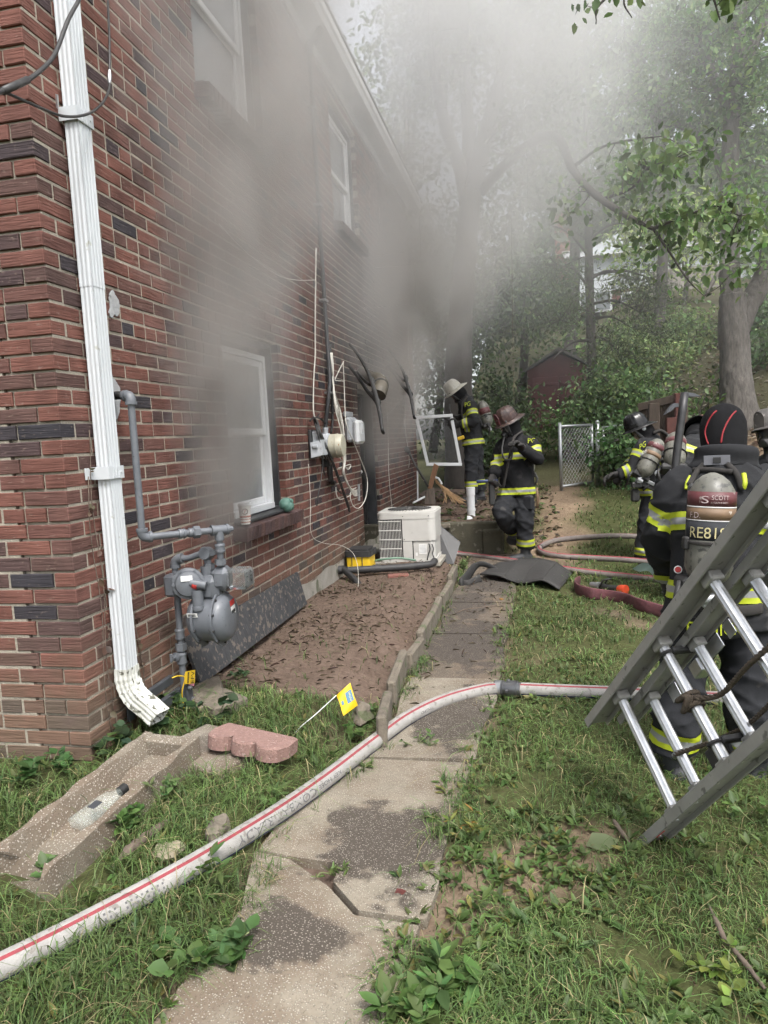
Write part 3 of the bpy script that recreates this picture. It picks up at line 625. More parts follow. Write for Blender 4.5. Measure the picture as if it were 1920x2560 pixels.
# drum: back pan, middle, front pan, flanges, bolts
dr_ = MB(); dr_.lathe([(-.10, .05), (-.095, .095), (-.08, .112), (-.05, .118), (.05, .118), (.05, .118)], MX, (1, 0, 0), 32); dr_.build('meter_body', M_GASPIPE, gm, 40)
fp = MB(); fp.lathe([(.052, .122), (.070, .120), (.085, .112), (.100, .098), (.108, .075), (.110, .02)], MX, (1, 0, 0), 32); fp.build('front_cover', M_GASPIPE, gm, 40)
for dx in (-.055, .046):
    f = MB(); f.lathe([(0, .136), (.010, .136)], MX + (dx, 0, 0), (1, 0, 0), 32); f.bbox(MX + (dx + .005, 0, -.132), (.009, .085, .03), .004)
    for k in range(10):
        t = 2 * math.pi * (k + .5) / 10; f.lathe([(-.005, .006), (.018, .006)], MX + np.array([dx, .128 * math.cos(t), .128 * math.sin(t)]), (1, 0, 0), 6, mi=1)
    f.build('flange', [M_GASPIPE, M_BLACKP], gm, 40)
tp = MB(); tp.bbox(MX + (-.005, -.01, .155), (.135, .11, .13), .03); tp.bbox(MX + (.07, 0, .20), (.10, .105, .12), .03); tp.tube([MX + (-.01, 0, .1), MX + (-.01, 0, .26)], .032, 14); tp.build('top_case', M_GASPIPE, gm, 40)
M_CLEAR = glass_mat('clear_plastic', (.9, .93, .93), .08, 1.2, .08)
ix = MB(); ix.bbox(MX + (.165, .0, .20), (.12, .10, .105), .018); ix.build('index_cover', M_CLEAR, gm)
di = MB(); di.bbox(MX + (.205, 0, .20), (.004, .08, .085), .001, mi=0)
for yy in (-.02, .012):
    for zz in (.185, .21, .228): di.bbox(MX + (.208, yy, zz), (.002, .018, .010 if zz < .2 else .007), .0005, mi=1)
di.build('index_dial', [M_LABEL, M_BLKPRINT], gm)
lb = MB(); lb.bbox(MX + (.1085, .012, .035), (.002, .05, .045), .0005, rotm('X', 8), 0); lb.bbox(MX + (.110, .012, .03), (.002, .038, .016), .0005, rotm('X', 8), 1); lb.build('label', [M_LABEL, M_BLKPRINT], gm)
lb = MB(); lb.bbox(MX + (.1085, .005, .075), (.002, .052, .028), .0005, rotm('X', 8)); lb.build('warning_label', M_REDPRINT, gm)
lb = MB(); lb.bbox(MX + (-.045, -.1255, .04), (.055, .002, .022), .0005, rotm('X', 18), 0)
for k in range(9): lb.bbox(MX + (-.064 + .0045 * k, -.127, .041), (.0022 if k % 3 else .003, .002, .015), .0003, rotm('X', 18), 1)
lb.build('barcode_label', [M_LABEL, M_BLKPRINT], gm)
# regulator
RC = np.array([.225, .555, .79]); rd = np.array([.42, -.90, .05]); rd /= np.linalg.norm(rd)
m = MB(); m.lathe([(-.06, .03), (-.045, .05), (-.02, .068), (-.008, .078), (.008, .078), (.012, .066), (.03, .058), (.04, .03), (.042, .01)], RC, rd, 24)
for k in range(6):
    t = 2 * math.pi * k / 6; u = np.cross(rd, (0, 0, 1)); m.lathe([(-.014, .008), (.016, .008)], RC + .071 * (math.cos(t) * u + math.sin(t) * np.array([0, 0, 1])), rd, 6)
m.build('regulator', M_GASPIPE, gm, 40)
u = np.cross(rd, (0, 0, 1)); u /= np.linalg.norm(u)
m = MB(); p0 = RC + rd * .03 - u * .04 + np.array([0, 0, -.012]); m.tube([p0 - (0, 0, .02), p0 - (0, 0, .10)], [.03, .027], 14); m.lathe([(0, .030), (.012, .032), (.022, .030)], p0 - (0, 0, .12), (0, 0, 1), 14); m.tube([p0 + u * .03 + (0, 0, .02), p0 - u * .045 + rd * .02], [.021, .023], 12); m.build('vent', M_GASPIPE, gm, 40)
lb = MB(); lb.bbox(RC + rd * .043 + (0, 0, .03) + u * .005, (.055, .003, .026), .0005, frame(rd)); lb.build('maker_plate', M_LABEL, gm)
lb = MB(); lb.tube([p0 - u * .005 + rd * .008 + (0, 0, .004), p0 + u * .016 + rd * .002 + (0, 0, .012)], .0235, 12); lb.build('warning_label', M_REDPRINT, gm, True)
m = MB(); m.bbox((.13, .57, .78), (.062, .075, .11), .012); m.build('inlet_tee', M_GASPIPE, gm, 40)
# steel bracket that holds the riser to the wall
m = MB(); M_DKSTEEL = pm('dark_grey_steel', (.055, .06, .067), (.04, .043, .048), scale=12, rough=.45)
m.bbox((.07, .44, .29), (.025, .30, .045), .003); m.bbox((.10, .455, .215), (.03, .34, .05), .003); m.bbox((.012, .30, .27), (.012, .05, .16), .002); m.bbox((.155, .60, .21), (.02, .06, .13), .003)
for y_, z_ in ((.30, .335), (.585, .25), (.615, .18)): m.lathe([(0, .011), (.012, .011), (.012, .005), (.02, .005)], (.165 if y_ > .4 else .018, y_, z_), (1, 0, 0), 6, mi=1)
m.build('bracket', [M_DKSTEEL, M_GALV], gm)
# caution tag tied to the riser
tg = thing('caution_tag', on_x(470, 1695, .16), 'yellow caution tag tied to the gas riser pipe', 'tag')
c = on_x(474, 1693, .18); e1 = on_x(495, 1690, .18) - c; e1 /= np.linalg.norm(e1); e2 = np.array([0, 0, 1.]); e2 -= e1 * (e2 @ e1); e2 /= np.linalg.norm(e2); en = np.cross(e1, e2)
R3 = np.stack([e1, e2, en], 1)
m = MB(); m.prism([c + R3 @ np.array(q) for q in ((-.045, -.03, 0), (-.055, -.015, 0), (-.055, .015, 0), (-.045, .03, 0), (.055, .034, 0), (.055, -.034, 0))], en * .0015); m.build('tag_plate', M_YEL, tg)
m = MB(); m.bbox(c + R3 @ np.array((-.018, 0, .0025 if en @ (CAM - c) > 0 else -.0012)), (.016, .052, .001), .0002, R3); m.build('black_bar', M_BLKPRINT, tg)
sgn = 1 if en @ (CAM - c) > 0 else -1
text_part('lettering', 'CAUTION', c + R3 @ np.array((-.0125, -.024, .004 * sgn)), e2, -e1, .009, M_YEL, tg, fit=.046)
text_part('lettering', 'EFV', c + R3 @ np.array((.045, -.03, .003 * sgn)), e2, -e1, .036, M_BLKPRINT, tg, fit=.058)
MB().bbox(c + R3 @ np.array((.035, -.02, -.004 * sgn)), (.06, .045, .001), .0003, R3 @ rotm('Z', -12)).build('pink_slip', pm('pink_paper', (.75, .30, .38), rough=.7), tg)
MB().tube(spline([on_x(430, 1695, .15), on_x(445, 1690, .17), c - e1 * .05, on_x(455, 1730, .16), on_x(458, 1760, .15), on_x(462, 1780, .15)], 6), .003, 6).build('tie', M_YEL, tg, True)
# board leaning on the wall
pb = [on_x(460, 1596, .03), on_x(744, 1429, .03), on_x(768, 1507, .09), on_x(505, 1712, .11)]
pb[2][2] = min(pb[2][2], .16); nrm = np.cross(pb[1] - pb[0], pb[3] - pb[0]); nrm /= np.linalg.norm(nrm); nrm = nrm if nrm[0] < 0 else -nrm
M_BOARD = pm('charred_board', (.024, .026, .029), (.05, .05, .053), scale=14, rough=.85, bump=.4, c3=(.12, .102, .085), s3=30, t3=.55, stretch=(1, 1, .6))
obj1('board', MB().prism(pb, nrm * .016), M_BOARD, 'long dark board leaning on the brick wall beside the gas meter', 'board')
# plaster patches round the pipe and on the wall
M_PATCH = pm('cement_patch', (.40, .41, .42), (.27, .275, .28), scale=20, rough=.95, bump=.6)
for (py_, pz_, w_, h_, nm) in ((.385, 1.70, .075, .16, 'grey cement patch round the gas pipe entry in the brick'), (.47, 2.135, .05, .085, 'small grey cement smear on the brick above the gas pipe')):
    m = MB(); k = 22; vv = [(.006, py_, pz_)] + [(.0042, py_ + w_ * (1 + .3 * math.sin(3 * t + pz_) + .18 * math.sin(7 * t)) * math.cos(t) * .8, pz_ + h_ * (1 + .22 * math.sin(2 * t + 1) + .16 * math.sin(5 * t)) * math.sin(t) * .8) for t in np.linspace(0, 2 * math.pi, k, endpoint=False)]
    m.add(vv, [(0, 1 + i, 1 + (i + 1) % k) for i in range(k)]); o = obj1('cement_patch', m, M_PATCH, nm, 'patch'); md = o.modifiers.new('t', 'SOLIDIFY'); md.thickness = .004
# cup and green cap on the sill
cp = on_x(593, 1300, .085); cup = thing('paper_cup', cp, 'white paper coffee cup with printed sleeve on the window sill', 'cup')
cz = .945; c0 = np.array([.075, 1.665, cz])
MB().lathe([(0, .028), (.001, .030), (.118, .041), (.121, .043), (.121, .038), (.02, .028)], c0, (0, 0, 1), 24).build('cup_body', pm('white_card', (.72, .71, .68), (.66, .65, .62), rough=.6), cup, 40)
MB().lathe([(.119, .044), (.126, .0445), (.128, .041), (.136, .040), (.137, .03)], c0, (0, 0, 1), 24).build('lid', M_VINYL, cup, 40)
for a_, b_ in ((.012, .018), (.032, .036), (.046, .056)): MB().lathe([(a_, .0313 + .0933 * a_), (b_, .0313 + .0933 * b_)], c0, (0, 0, 1), 24).build('printed_band', pm('orange_print', (.42, .11, .05), rough=.6), cup, True)
vd = CAM - c0; vd[2] = 0; vd /= np.linalg.norm(vd); m = MB(); m.lathe([(0, .020), (.0015, .020)], c0 + (0, 0, .085) + vd * .0375, vd + (0, 0, -.09), 20); m.lathe([(.0015, .015), (.002, .015)], c0 + (0, 0, .085) + vd * .0375, vd + (0, 0, -.09), 20, mi=1); m.build('emblem', [pm('brown_print', (.12, .07, .05), rough=.6), M_LABEL], cup)
text_part('lettering', '7', c0 + (0, 0, .074) + vd * .0405 - np.cross((0, 0, 1), vd) * .008, np.cross((0, 0, 1), vd), (0, 0, 1), .022, M_REDPRINT, cup)
gc = np.array([.06, 2.50, .985]); gt = thing('green_float', gc, 'dull green ribbed plastic ball lying on the window sill', 'ball')
M_GREENP = pm('green_plastic', (.10, .20, .16), (.07, .15, .12), scale=9, rough=.5)
MB().grid(lambda u, v: tuple(gc + (.055 + .006 * abs(math.sin(3 * 2 * math.pi * u))) * np.array([math.cos(2 * math.pi * u) * math.sin(math.pi * v), math.sin(2 * math.pi * u) * math.sin(math.pi * v), .86 * math.cos(math.pi * v)]) @ rotm('Y', -50)), 36, 14, closed_u=True).build('ball', M_GREENP, gt, True)
MB().lathe([(0, .02), (.012, .018), (.013, .01), (.016, .009)], gc + rotm('Y', 50).T @ np.array([0, 0, .045]) * np.array([-1, 1, 1]), (.77, -.2, .64), 14).build('cap', M_GREENP, gt, 40)
# ---- electric meter, boxes, conduits and loose cables
def cable(pts, r, mat, name='cable', parent=None, n=6): return MB().tube(spline(pts, 6), r, n).build(name, mat, parent, True)
k1 = lambda x, y: (700 + x * 400 / 1659, 860 + y * 400 / 1659)
W = lambda x, y, off=.03: on_x(*k1(x, y), off)
em = thing('electric_meter', (.0, 4.0, 1.2), 'round beige electric meter socket on the wall below a conduit', 'electric meter')
ec = W(500, 1060, .07); M_BEIGE = pm('beige_enamel', (.44, .42, .33), (.36, .34, .27), scale=9, rough=.45, c3=(.25, .14, .07), s3=30, t3=.66)
MB().lathe([(0, .105), (.01, .115), (.085, .118), (.095, .105)], (0, ec[1], ec[2]), (1, 0, 0), 28).build('socket', M_BOXG, em, 40)
m = MB(); m.lathe([(.09, .10), (.10, .108), (.20, .104), (.215, .095), (.218, .06)], (0, ec[1], ec[2]), (1, 0, 0), 28); m.lathe([(.15, .11), (.16, .112), (.17, .11)], (0, ec[1], ec[2]), (1, 0, 0), 28); m.build('meter_cover', M_BEIGE, em, 40)
MB().lathe([(0, .026), (.05, .026), (.055, .03), (.07, .03)], (.05, ec[1], ec[2] + .10), (0, 0, 1), 14).build('hub', M_BOXG, em, 40)
MB().bbox((.03, ec[1] + .03, ec[2] - .14), (.05, .12, .10), .01).build('ground_lug_box', M_SOOT, em)
cn = thing('conduit', (.02, 3.95, 1.4), 'dark service conduit running up the brick wall to the eave', 'conduit')
MB().tube([(.045, ec[1], ec[2] + .12), (.045, 3.955, 2.0), (.04, 3.945, 3.0), (.04, 3.93, 4.2), (.04, 3.93, 4.9)], .019, 10).build('conduit_pipe', M_DARKTRIM, cn, True)
MB().tube(spline([(.04, 3.93, 4.9), (.05, 3.93, 5.0), (.12, 3.92, 5.06), (.20, 3.9, 5.20), (.22, 3.9, 5.6), (.20, 3.9, 6.2)], 5), .03, 10).build('service_mast', M_DARKTRIM, cn, True)
for z_ in (1.9, 2.75, 3.6, 4.45): MB().bbox((.03, 3.945, z_), (.075, .10, .02), .004).build('strap', M_GALV, cn)
cn2 = thing('feed_conduit', (.02, 4.05, .95), 'short dark conduit bending below the electric meter', 'conduit')
MB().tube(spline([(.05, ec[1] - .02, ec[2] - .10), W(505, 1250, .05), W(515, 1350, .05), W(535, 1425, .05), W(560, 1435, -.02)], 5), .024, 8).build('conduit_pipe', M_BLACKP, cn2, True)
cable([W(520, 0, .03), W(525, 300, .03), W(540, 560, .03), W(545, 800, .03), W(530, 920, .04)], .012, M_CABLEB, 'ground_cable', cn2)
# grey network box
nb = thing('network_box', W(330, 1100, .0), 'pale grey utility box with angled cover left of the electric meter', 'utility box')
y0, y1 = W(280, 1050, .0)[1], W(395, 1050, .0)[1]; zt, zb = W(330, 900, .03)[2], W(330, 1180, .03)[2]; ym = (y0 + y1) / 2 - .06; w_ = .20
MB().bbox((.018, ym, (zt + zb) / 2), (.03, w_ * .8, zt - zb + .02), .008).build('back_plate', M_DARKTRIM, nb)
m = MB(); m.prism([(.03, ym - w_ / 2, zb), (.03, ym + w_ / 2, zb), (.13, ym + w_ / 2 - .03, zb + .02), (.13, ym - w_ / 2 + .03, zb + .02)], (0, 0, zt - zb - .10)); m.bbox((.055, ym, zt - .06), (.07, .10, .12), .02); m.build('cover', M_BOXG, nb)
MB().bbox((.132, ym + .02, (zt + zb) / 2 - .02), (.006, .04, .05), .002, rotm('X', 20)).build('emblem', M_DKSTEEL, nb)
MB().bbox((.07, ym - w_ / 2 + .0, (zt + zb) / 2 - .02), (.05, .02, .03), .006).build('latch', M_BOXG, nb)
tb = thing('telephone_box', W(700, 900, 0), 'pale grey rounded utility box right of the electric meter', 'utility box')
zt, zb = W(740, 780, .1)[2], W(740, 1050, .1)[2]; ym = W(690, 900, .0)[1] + .05
MB().bbox((.04, ym, (zt + zb) / 2 + .03), (.08, .30, zt - zb), .03).build('base', M_BOXG, tb, 30)
m = MB(); m.bbox((.115, ym + .01, (zt + zb) / 2), (.075, .28, zt - zb - .01), .03)
for k in range(4): m.bbox((.154, ym - .03 + .025 * k, (zt + zb) / 2 + .04), (.006, .006, .12), .002)
m.build('cover', M_VINYL, tb, 30)
MB().bbox((.02, ym - .02, zt + .06), (.03, .30, .05), .006).build('mounting_plate', M_BOXG, tb)
# white cables
def loose(name, label, mat, r, runs, grp):
    t = thing(name, runs[0][-1], label, 'cables', grp)
    for i, run in enumerate(runs): MB().tube(spline(run, 6), .72 * (r if np.isscalar(r) else r[i % len(r)]), 6).build('cable', mat, t, True)
    return t
loose('white_cable', 'single white cable hanging from above down to the left utility box', M_CABLEW, .009, [[on_x(790, 620, .03), on_x(788, 800, .03), W(365, 100, .03), W(350, 350, .035), W(345, 600, .035), W(350, 720, .04), W(370, 780, .05)]], 'loose cables on the wall')
loose('white_cable', 'thin white cable sagging across upper brick wall to conduit', M_CABLEW, .005, [[on_x(548, 560, .03), on_x(610, 625, .035), on_x(690, 685, .03), on_x(740, 700, .03), on_x(790, 700, .035)]], 'loose cables on the wall')
runs = []; rr2 = random.Random(3)
for i in range(7):
    j = lambda s: rr2.uniform(-s, s)
    runs.append([W(520 + 4 * i, 90, .05), W(530 + 4 * i, 220 + j(30), .05 + j(.02)), W(550 + j(6), 385, .06), W(555 + 3 * i, 520, .08 + j(.03)), W(575 + 9 * i + j(10), 680 + j(20), .11 + j(.04)), W(620 + 8 * i + j(10), 900 + j(30), .13 + j(.04)), W(650 + j(14), 1060, .14), W(670 + j(16), 1200 + j(20), .14), W(655 + j(14), 1330, .13 + j(.02)), W(700 + j(8), 1450, .12 + j(.02)), W(760, 1510 + 9 * i, .12), W(800, 1515 + 10 * i, .12)])
loose('white_cable_bundle', 'bundle of white cables hanging beside the electric meter to a splitter', M_CABLEW, .0055, runs, 'loose cables on the wall')
sp = MB(); sp.bbox(W(818, 1540, .12), (.02, .03, .17), .003, rotm('X', -8))
for k in range(6): sp.tube([W(800, 1510 + 11 * k, .12), W(815, 1512 + 11 * k, .12)], .008, 6)
obj1('cable_splitter', sp, M_GALV, 'small metal cable splitter dangling on white cables beside the door', 'splitter')
loose('white_cable_loop', 'long white cable looping down past the door jamb beside the cables', M_CABLEW, .007, [[W(655, 180, .06), W(665, 420, .06), W(675, 700, .09), W(690, 840, .13), W(770, 1030, .15), W(850, 1230, .15), W(900, 1380, .15), W(905, 1500, .15), W(880, 1620, .15), W(820, 1700, .14), W(760, 1680, .13), W(730, 1600, .12), W(740, 1520, .12), W(790, 1490, .12)], [W(660, 180, .06), W(600, 300, .05), W(570, 370, .05), W(600, 380, .05), W(660, 385, .06)], [W(580, 1480, .08), W(585, 1560, .08), W(620, 1610, .09), W(690, 1590, .10), W(740, 1560, .11)], [W(620, 1180, .1), W(700, 1300, .1), W(730, 1250, .1), W(600, 1290, .1)]], 'loose cables on the wall')
runs = [[W(345 + 7 * i, 770 + rr2.uniform(-12, 12), .05 + .012 * i), W(370 + 6 * i, 850, .08), W(400 + 9 * i, 960, .10), W(430 + 14 * i, 1080, .11), W(480 + 24 * i, 1200, .11)] for i in range(4)]
runs += [[W(370, 780, .06), W(400, 920, .10), W(425, 1100, .11), W(440, 1250, .10), W(425, 1400, .09), W(400, 1540, .08), W(382, 1680, .06)], [W(380, 790, .06), W(420, 930, .11), W(480, 1080, .13), W(560, 1280, .13), W(640, 1500, .12), W(700, 1680, .11), W(720, 1740, .11)], [W(385, 790, .06), W(430, 930, .11), W(490, 1080, .13), W(572, 1280, .13), W(652, 1500, .12), W(712, 1680, .11), W(728, 1740, .11)], [W(390, 900, .09), W(430, 1100, .10), W(450, 1250, .10), W(460, 1360, .09)], [W(540, 1200, .08), W(545, 1380, .08), W(580, 1480, .08), W(640, 1550, .09), W(720, 1560, .10)], [W(310, 800, .04), W(340, 770, .05), W(400, 765, .05), W(450, 800, .05), W(510, 830, .04)], [W(340, 760, .05), W(380, 760, .06), W(410, 720, .08)]]
loose('black_cable_bundle', 'bundle of black cables hanging from the left utility box', M_CABLEB, [.010, .007, .009], runs, 'loose cables on the wall')
loose('thin_wire', 'thin pale wire clipped down brickwork right of the dark doorway', M_CABLEW, .006, [[W(1105, 560, .03), W(1115, 760, .02), W(1122, 1000, .02), W(1125, 1270, .02), W(1140, 1500, .02), W(1160, 1680, .02), W(1165, 1780, .02)]], 'loose cables on the wall')
loose('thin_wire', 'looped pale wire dangling at the far bracket near the wall end', M_CABLEW, .006, [[W(1130, 725, .03), W(1220, 620, .10), W(1290, 520, .15), W(1310, 430, .15), W(1250, 440, .10), W(1230, 520, .10), W(1240, 600, .08), W(1190, 640, .05)], [W(1290, 520, .05), W(1295, 700, .03), W(1300, 900, .03), W(1325, 1060, .03), W(1340, 1200, .04), W(1335, 1280, .04)], [W(1330, -250, .03), W(1332, 0, .03), W(1330, 350, .03)]], 'loose cables on the wall')
loose('ground_wire', 'thin bare wire drooping from the wall to the soil by the yellow box', M_CABLEW, .003, [[on_x(771, 1160, .012), on_x(776, 1250, .012), on_x(778, 1333, .015), on_x(806, 1357, .05), on_x(850, 1363, .10), on_x(880, 1380, .2), on_x(893, 1410, .28), on_x(896, 1450, .30), on_x(894, 1475, .32)]], 'loose cables on the wall')
# aerial coax across the top left corner
cx = thing('coaxial_cable', (.3, .2, 2.6), 'black coaxial cable swooping across the top of the downspout', 'cable')
K = lambda x, y, off: on_x(x * 300 / 1659, y * 300 / 1659, off)
MB().tube(spline([K(1130, -120, .16), K(1080, 20, .16), K(940, 280, .18), K(780, 700, .20), K(640, 900, .22), K(380, 1110, .25), K(120, 1230, .28), K(0, 1270, .30), K(-160, 1310, .32)], 6), .008, 8).build('cable', M_CABLEB, cx, True)
MB().tube(spline([K(0, 1275, .30), K(100, 1290, .28), K(350, 1400, .24), K(620, 1515, .20), K(850, 1600, .17), K(1050, 1610, .14), K(1250, 1560, .11), K(1420, 1420, .08), K(1505, 1240, .05), K(1512, 1100, .04), K(1515, 600, .03), K(1490, 0, .03), K(1480, -200, .03)], 6), .0055, 8).build('cable', M_CABLEB, cx, True)
MB().tube([K(380, 1105, .25), K(40, 1260, .295)], .0125, 8).build('taped_section', M_CABLEB, cx, True)
MB().tube([K(1513, 1150, .043), K(1513, 1110, .042), K(1513, 1060, .041), K(1514, 1020, .04), K(1514, 970, .04)], [.006, .009, .010, .009, .006], 8).build('connector', M_GALV, cx, 40)
# burnt awning brackets over the door, elbow pipe
M_CHAR = pm('charred_plastic', (.012, .012, .012), (.028, .027, .026), scale=14, rough=.75, bump=.4)
def bracket(lbl, o, s=1.0):
    t = thing('awning_bracket', W(o[0] + 100, o[1], .0), lbl, 'bracket', 'burnt awning brackets')
    q = lambda x, y, d: W(o[0] + x * s, o[1] + y * s, d)
    for run, rad in (([q(-60, -230, .02), q(40, -100, .25), q(130, 60, .5), q(200, 260, .72), q(250, 460, .85), q(275, 640, .9), q(290, 690, .9)], [.016, .018, .02, .026, .022, .014, .016]), ([q(-60, 0, .02), q(40, 130, .2), q(120, 250, .45), q(200, 330, .68), q(240, 380, .8)], [.02, .02, .02, .026, .03]), ([q(20, 60, .1), q(100, 150, .4), q(150, 190, .55), q(190, 170, .6), q(175, 120, .58)], [.014, .014, .016, .014, .012])):
        P = spline(run, 5); MB().tube(P, np.interp(np.linspace(0, 1, len(P)), np.linspace(0, 1, len(rad)), rad), 8, sx=.7).build('arm', M_CHAR, t, True)
    m = MB(); m.prism([q(200, 330, .7), q(225, 320, .76), q(265, 480, .87), q(262, 560, .89), q(245, 470, .84)], (0, .015, 0)); m.build('web', M_CHAR, t)
bracket('near melted black awning bracket hanging above the dark doorway', (780, 230)); bracket('far melted black awning bracket right of the dark doorway', (1170, 230), .78)
ep = thing('vent_elbow', W(980, 400, .1), 'sooty round vent elbow sticking out above the door', 'vent pipe')
MB().tube(spline([W(840, 310, .02), W(940, 350, .22), W(1010, 375, .38), W(1045, 410, .45), W(1040, 470, .47), W(1020, 530, .46)], 5), .075, 16).build('pipe', pm('sooty_metal', (.10, .085, .06), (.03, .028, .025), scale=10, rough=.6), ep, 60)
for q in ((W(1020, 385, .40), W(1028, 392, .41)), (W(1043, 430, .46), W(1042, 440, .465))): MB().tube(q, .079, 16).build('seam', M_CHAR, ep, True)
# ---------------------------------------------------------------- air conditioner and things by the door
M_ACP = pm('beige_grey_enamel', (.50, .49, .46), (.43, .42, .395), scale=6, rough=.5, c3=(.28, .27, .24), s3=12, t3=.66)
M_COIL = pm('dark_coil', (.03, .03, .03), (.05, .048, .045), scale=60, rough=.7)
ax0, ax1, ay0, ay1, az0, az1 = .245, .865, 4.76, 5.36, .13, .665
ac = thing('air_conditioner', ((ax0 + ax1) / 2, (ay0 + ay1) / 2, .1), 'beige air conditioner unit with louvred side standing by the door', 'air conditioner')
def rrect(x0, x1, y0, y1, r, n=5):
    p = []
    for cx_, cy__, a0 in ((x1 - r, y0 + r, -90), (x1 - r, y1 - r, 0), (x0 + r, y1 - r, 90), (x0 + r, y0 + r, 180)):
        for k in range(n + 1): t = math.radians(a0 + 90 * k / n); p.append((cx_ + r * math.cos(t), cy__ + r * math.sin(t)))
    return p
MB().prism([(x, y, az0 - .04) for x, y in rrect(ax0 - .05, ax1 + .05, ay0 - .05, ay1 + .05, .02)], (0, 0, .04)).build('pad', M_CONC, ac)
MB().prism([(x, y, az0) for x, y in rrect(ax0 + .02, ax1 - .02, ay0 + .02, ay1 - .02, .07)], (0, 0, az1 - az0 - .05)).build('coil', M_COIL, ac)
MB().prism([(x, y, az0) for x, y in rrect(ax0, ax1, ay0, ay1, .08)], (0, 0, .03)).build('base_pan', M_ACP, ac, 40)
m = MB(); m.prism([(x, y, az1 - .075) for x, y in rrect(ax0 - .006, ax1 + .006, ay0 - .006, ay1 + .006, .085)], (0, 0, .06)); m.prism([(x, y, az1 - .015) for x, y in rrect(ax0 + .004, ax1 - .004, ay0 + .004, ay1 - .004, .085)], (0, 0, .012)); m.build('top_cap', M_ACP, ac, 40)
xm = ax0 + .275                                               # louvres left of this, panel right of it
for zz in np.arange(az0 + .045, az1 - .08, .098):
    MB().bbox(((ax0 + xm) / 2 - .0, ay0 + .004, zz), (xm - ax0 - .03, .012, .012), .003).build('rail', M_ACP, ac)
for i, xx in enumerate(np.arange(ax0 + .02, xm - .01, .0158)):
    MB().bbox((xx, ay0 + .004 + (.03 * max(0, (.05 - (xx - ax0)) / .05) ** 2), (az0 + az1) / 2 - .02), (.0048, .010, az1 - az0 - .13), .0015).build('louvre', M_ACP, ac)
for i, yy in enumerate(np.arange(ay0 + .09, ay1 - .08, .0158)):
    MB().bbox((ax0 + .004, yy, (az0 + az1) / 2 - .02), (.010, .0048, az1 - az0 - .13), .0015).build('louvre', M_ACP, ac)
pp = rrect(ax0, ax1, ay0, ay1, .08)
def wall_strip(mb, pts, z0, z1, off=0.0):
    v = []; n = len(pts)
    for x, y in pts: v += [(x, y, z0), (x, y, z1)]
    mb.add(v, [(2 * i, 2 * i + 2, 2 * i + 3, 2 * i + 1) for i in range(n - 1)])
arc = [(ax1 - .08 + .08 * math.cos(t), ay0 + .08 + .08 * math.sin(t)) for t in np.linspace(-math.pi / 2, 0, 16)]
m = MB(); wall_strip(m, [(xm, ay0)] + arc + [(ax1, ay1 - .1)], az0 + .225, az1 - .06); m.build('side_panel', M_ACP, ac, False, solid=.004)
m = MB(); wall_strip(m, [(xm, ay0 - .001)] + [(xm + .10, ay0 - .001)], az0 + .02, az0 + .22); m.build('lower_panel', M_ACP, ac, solid=.004)
m = MB(); wall_strip(m, [(xm + .11, ay0 + .012), (ax1 - .05, ay0 + .012), (ax1 - .012, ay0 + .06), (ax1 - .012, ay1 - .1)], az0 + .02, az0 + .22); m.build('service_recess', M_ACP, ac, solid=.004)
m = MB(); m.bbox((xm + .21, ay0 + .008, az0 + .135), (.085, .002, .11), .0005); m.build('label', M_LABEL, ac)
m = MB(); m.bbox((xm + .14, ay0 + .008, az0 + .08), (.022, .002, .035), .0005); m.build('label', M_LABEL, ac)
for k in range(6): MB().bbox((xm + .21, ay0 + .0065, az0 + .10 + .014 * k), (.06, .001, .004), .0002).build('printed_line', M_BOXG, ac)
for p in ((xm + .01, az1 - .045), (xm + .016, az0 + .245), (ax1 - .06, az1 - .045), (ax0 + .02, az1 - .045)): MB().lathe([(0, .006), (.004, .004)], (p[0], ay0 - .006, p[1]), (0, -1, 0), 8).build('screw', M_DKSTEEL, ac)
cxx, cyy = (ax0 + ax1) / 2, (ay0 + ay1) / 2
m = MB(); m.lathe([(-.002, .235), (.0, .245), (.006, .245), (.006, .235)], (cxx, cyy, az1 - .003), (0, 0, 1), 40); m.build('fan_ring', M_ACP, ac, 40)
m = MB(); m.lathe([(0, .232), (.001, .232)], (cxx, cyy, az1 - .002), (0, 0, 1), 36); m.build('fan_opening', M_COIL, ac)
g = MB()
for k in range(40):
    t = 2 * math.pi * k / 40; g.tube([(cxx + .05 * math.cos(t), cyy + .05 * math.sin(t), az1 + .012), (cxx + .24 * math.cos(t), cyy + .24 * math.sin(t), az1 + .006)], .0028, 5)
for r_ in (.06, .15, .20): g.tube([(cxx + r_ * math.cos(t), cyy + r_ * math.sin(t), az1 + .010) for t in np.linspace(0, 2 * math.pi, 32, endpoint=False)], .003, 5, closed=True)
g.build('fan_guard', M_COIL, ac, True)
for run in ([(.80, 4.74, .33), (.81, 4.73, .27), (.795, 4.72, .22), (.78, 4.70, .16)], [(.83, 4.75, .32), (.845, 4.74, .27), (.835, 4.73, .22), (.85, 4.70, .18), (.82, 4.66, .15), (.72, 4.62, .14)]): cable(run, .007, M_CABLEB, 'wire_whip', ac)
# yellow and black storage tote
ty = thing('storage_tote', (.17, 4.3, .15), 'small yellow storage box with black lid against the wall', 'box')
m = MB(); m.prism([(x, y, .17) for x, y in rrect(.05, .29, 4.16, 4.42, .02, 3)], (0, 0, .125)); m.build('tub', M_YEL, ty, 40)
m = MB(); m.prism([(x, y, .295) for x, y in rrect(.035, .305, 4.145, 4.435, .025, 3)], (0, 0, .055)); m.prism([(x, y, .35) for x, y in rrect(.06, .28, 4.17, 4.41, .03, 3)], (0, 0, .02)); m.build('lid', M_BLACKP, ty, 40)
for xx in (.11, .215): MB().bbox((xx, 4.153, .24), (.006, .012, .14), .002).build('groove', M_DARKTRIM, ty)
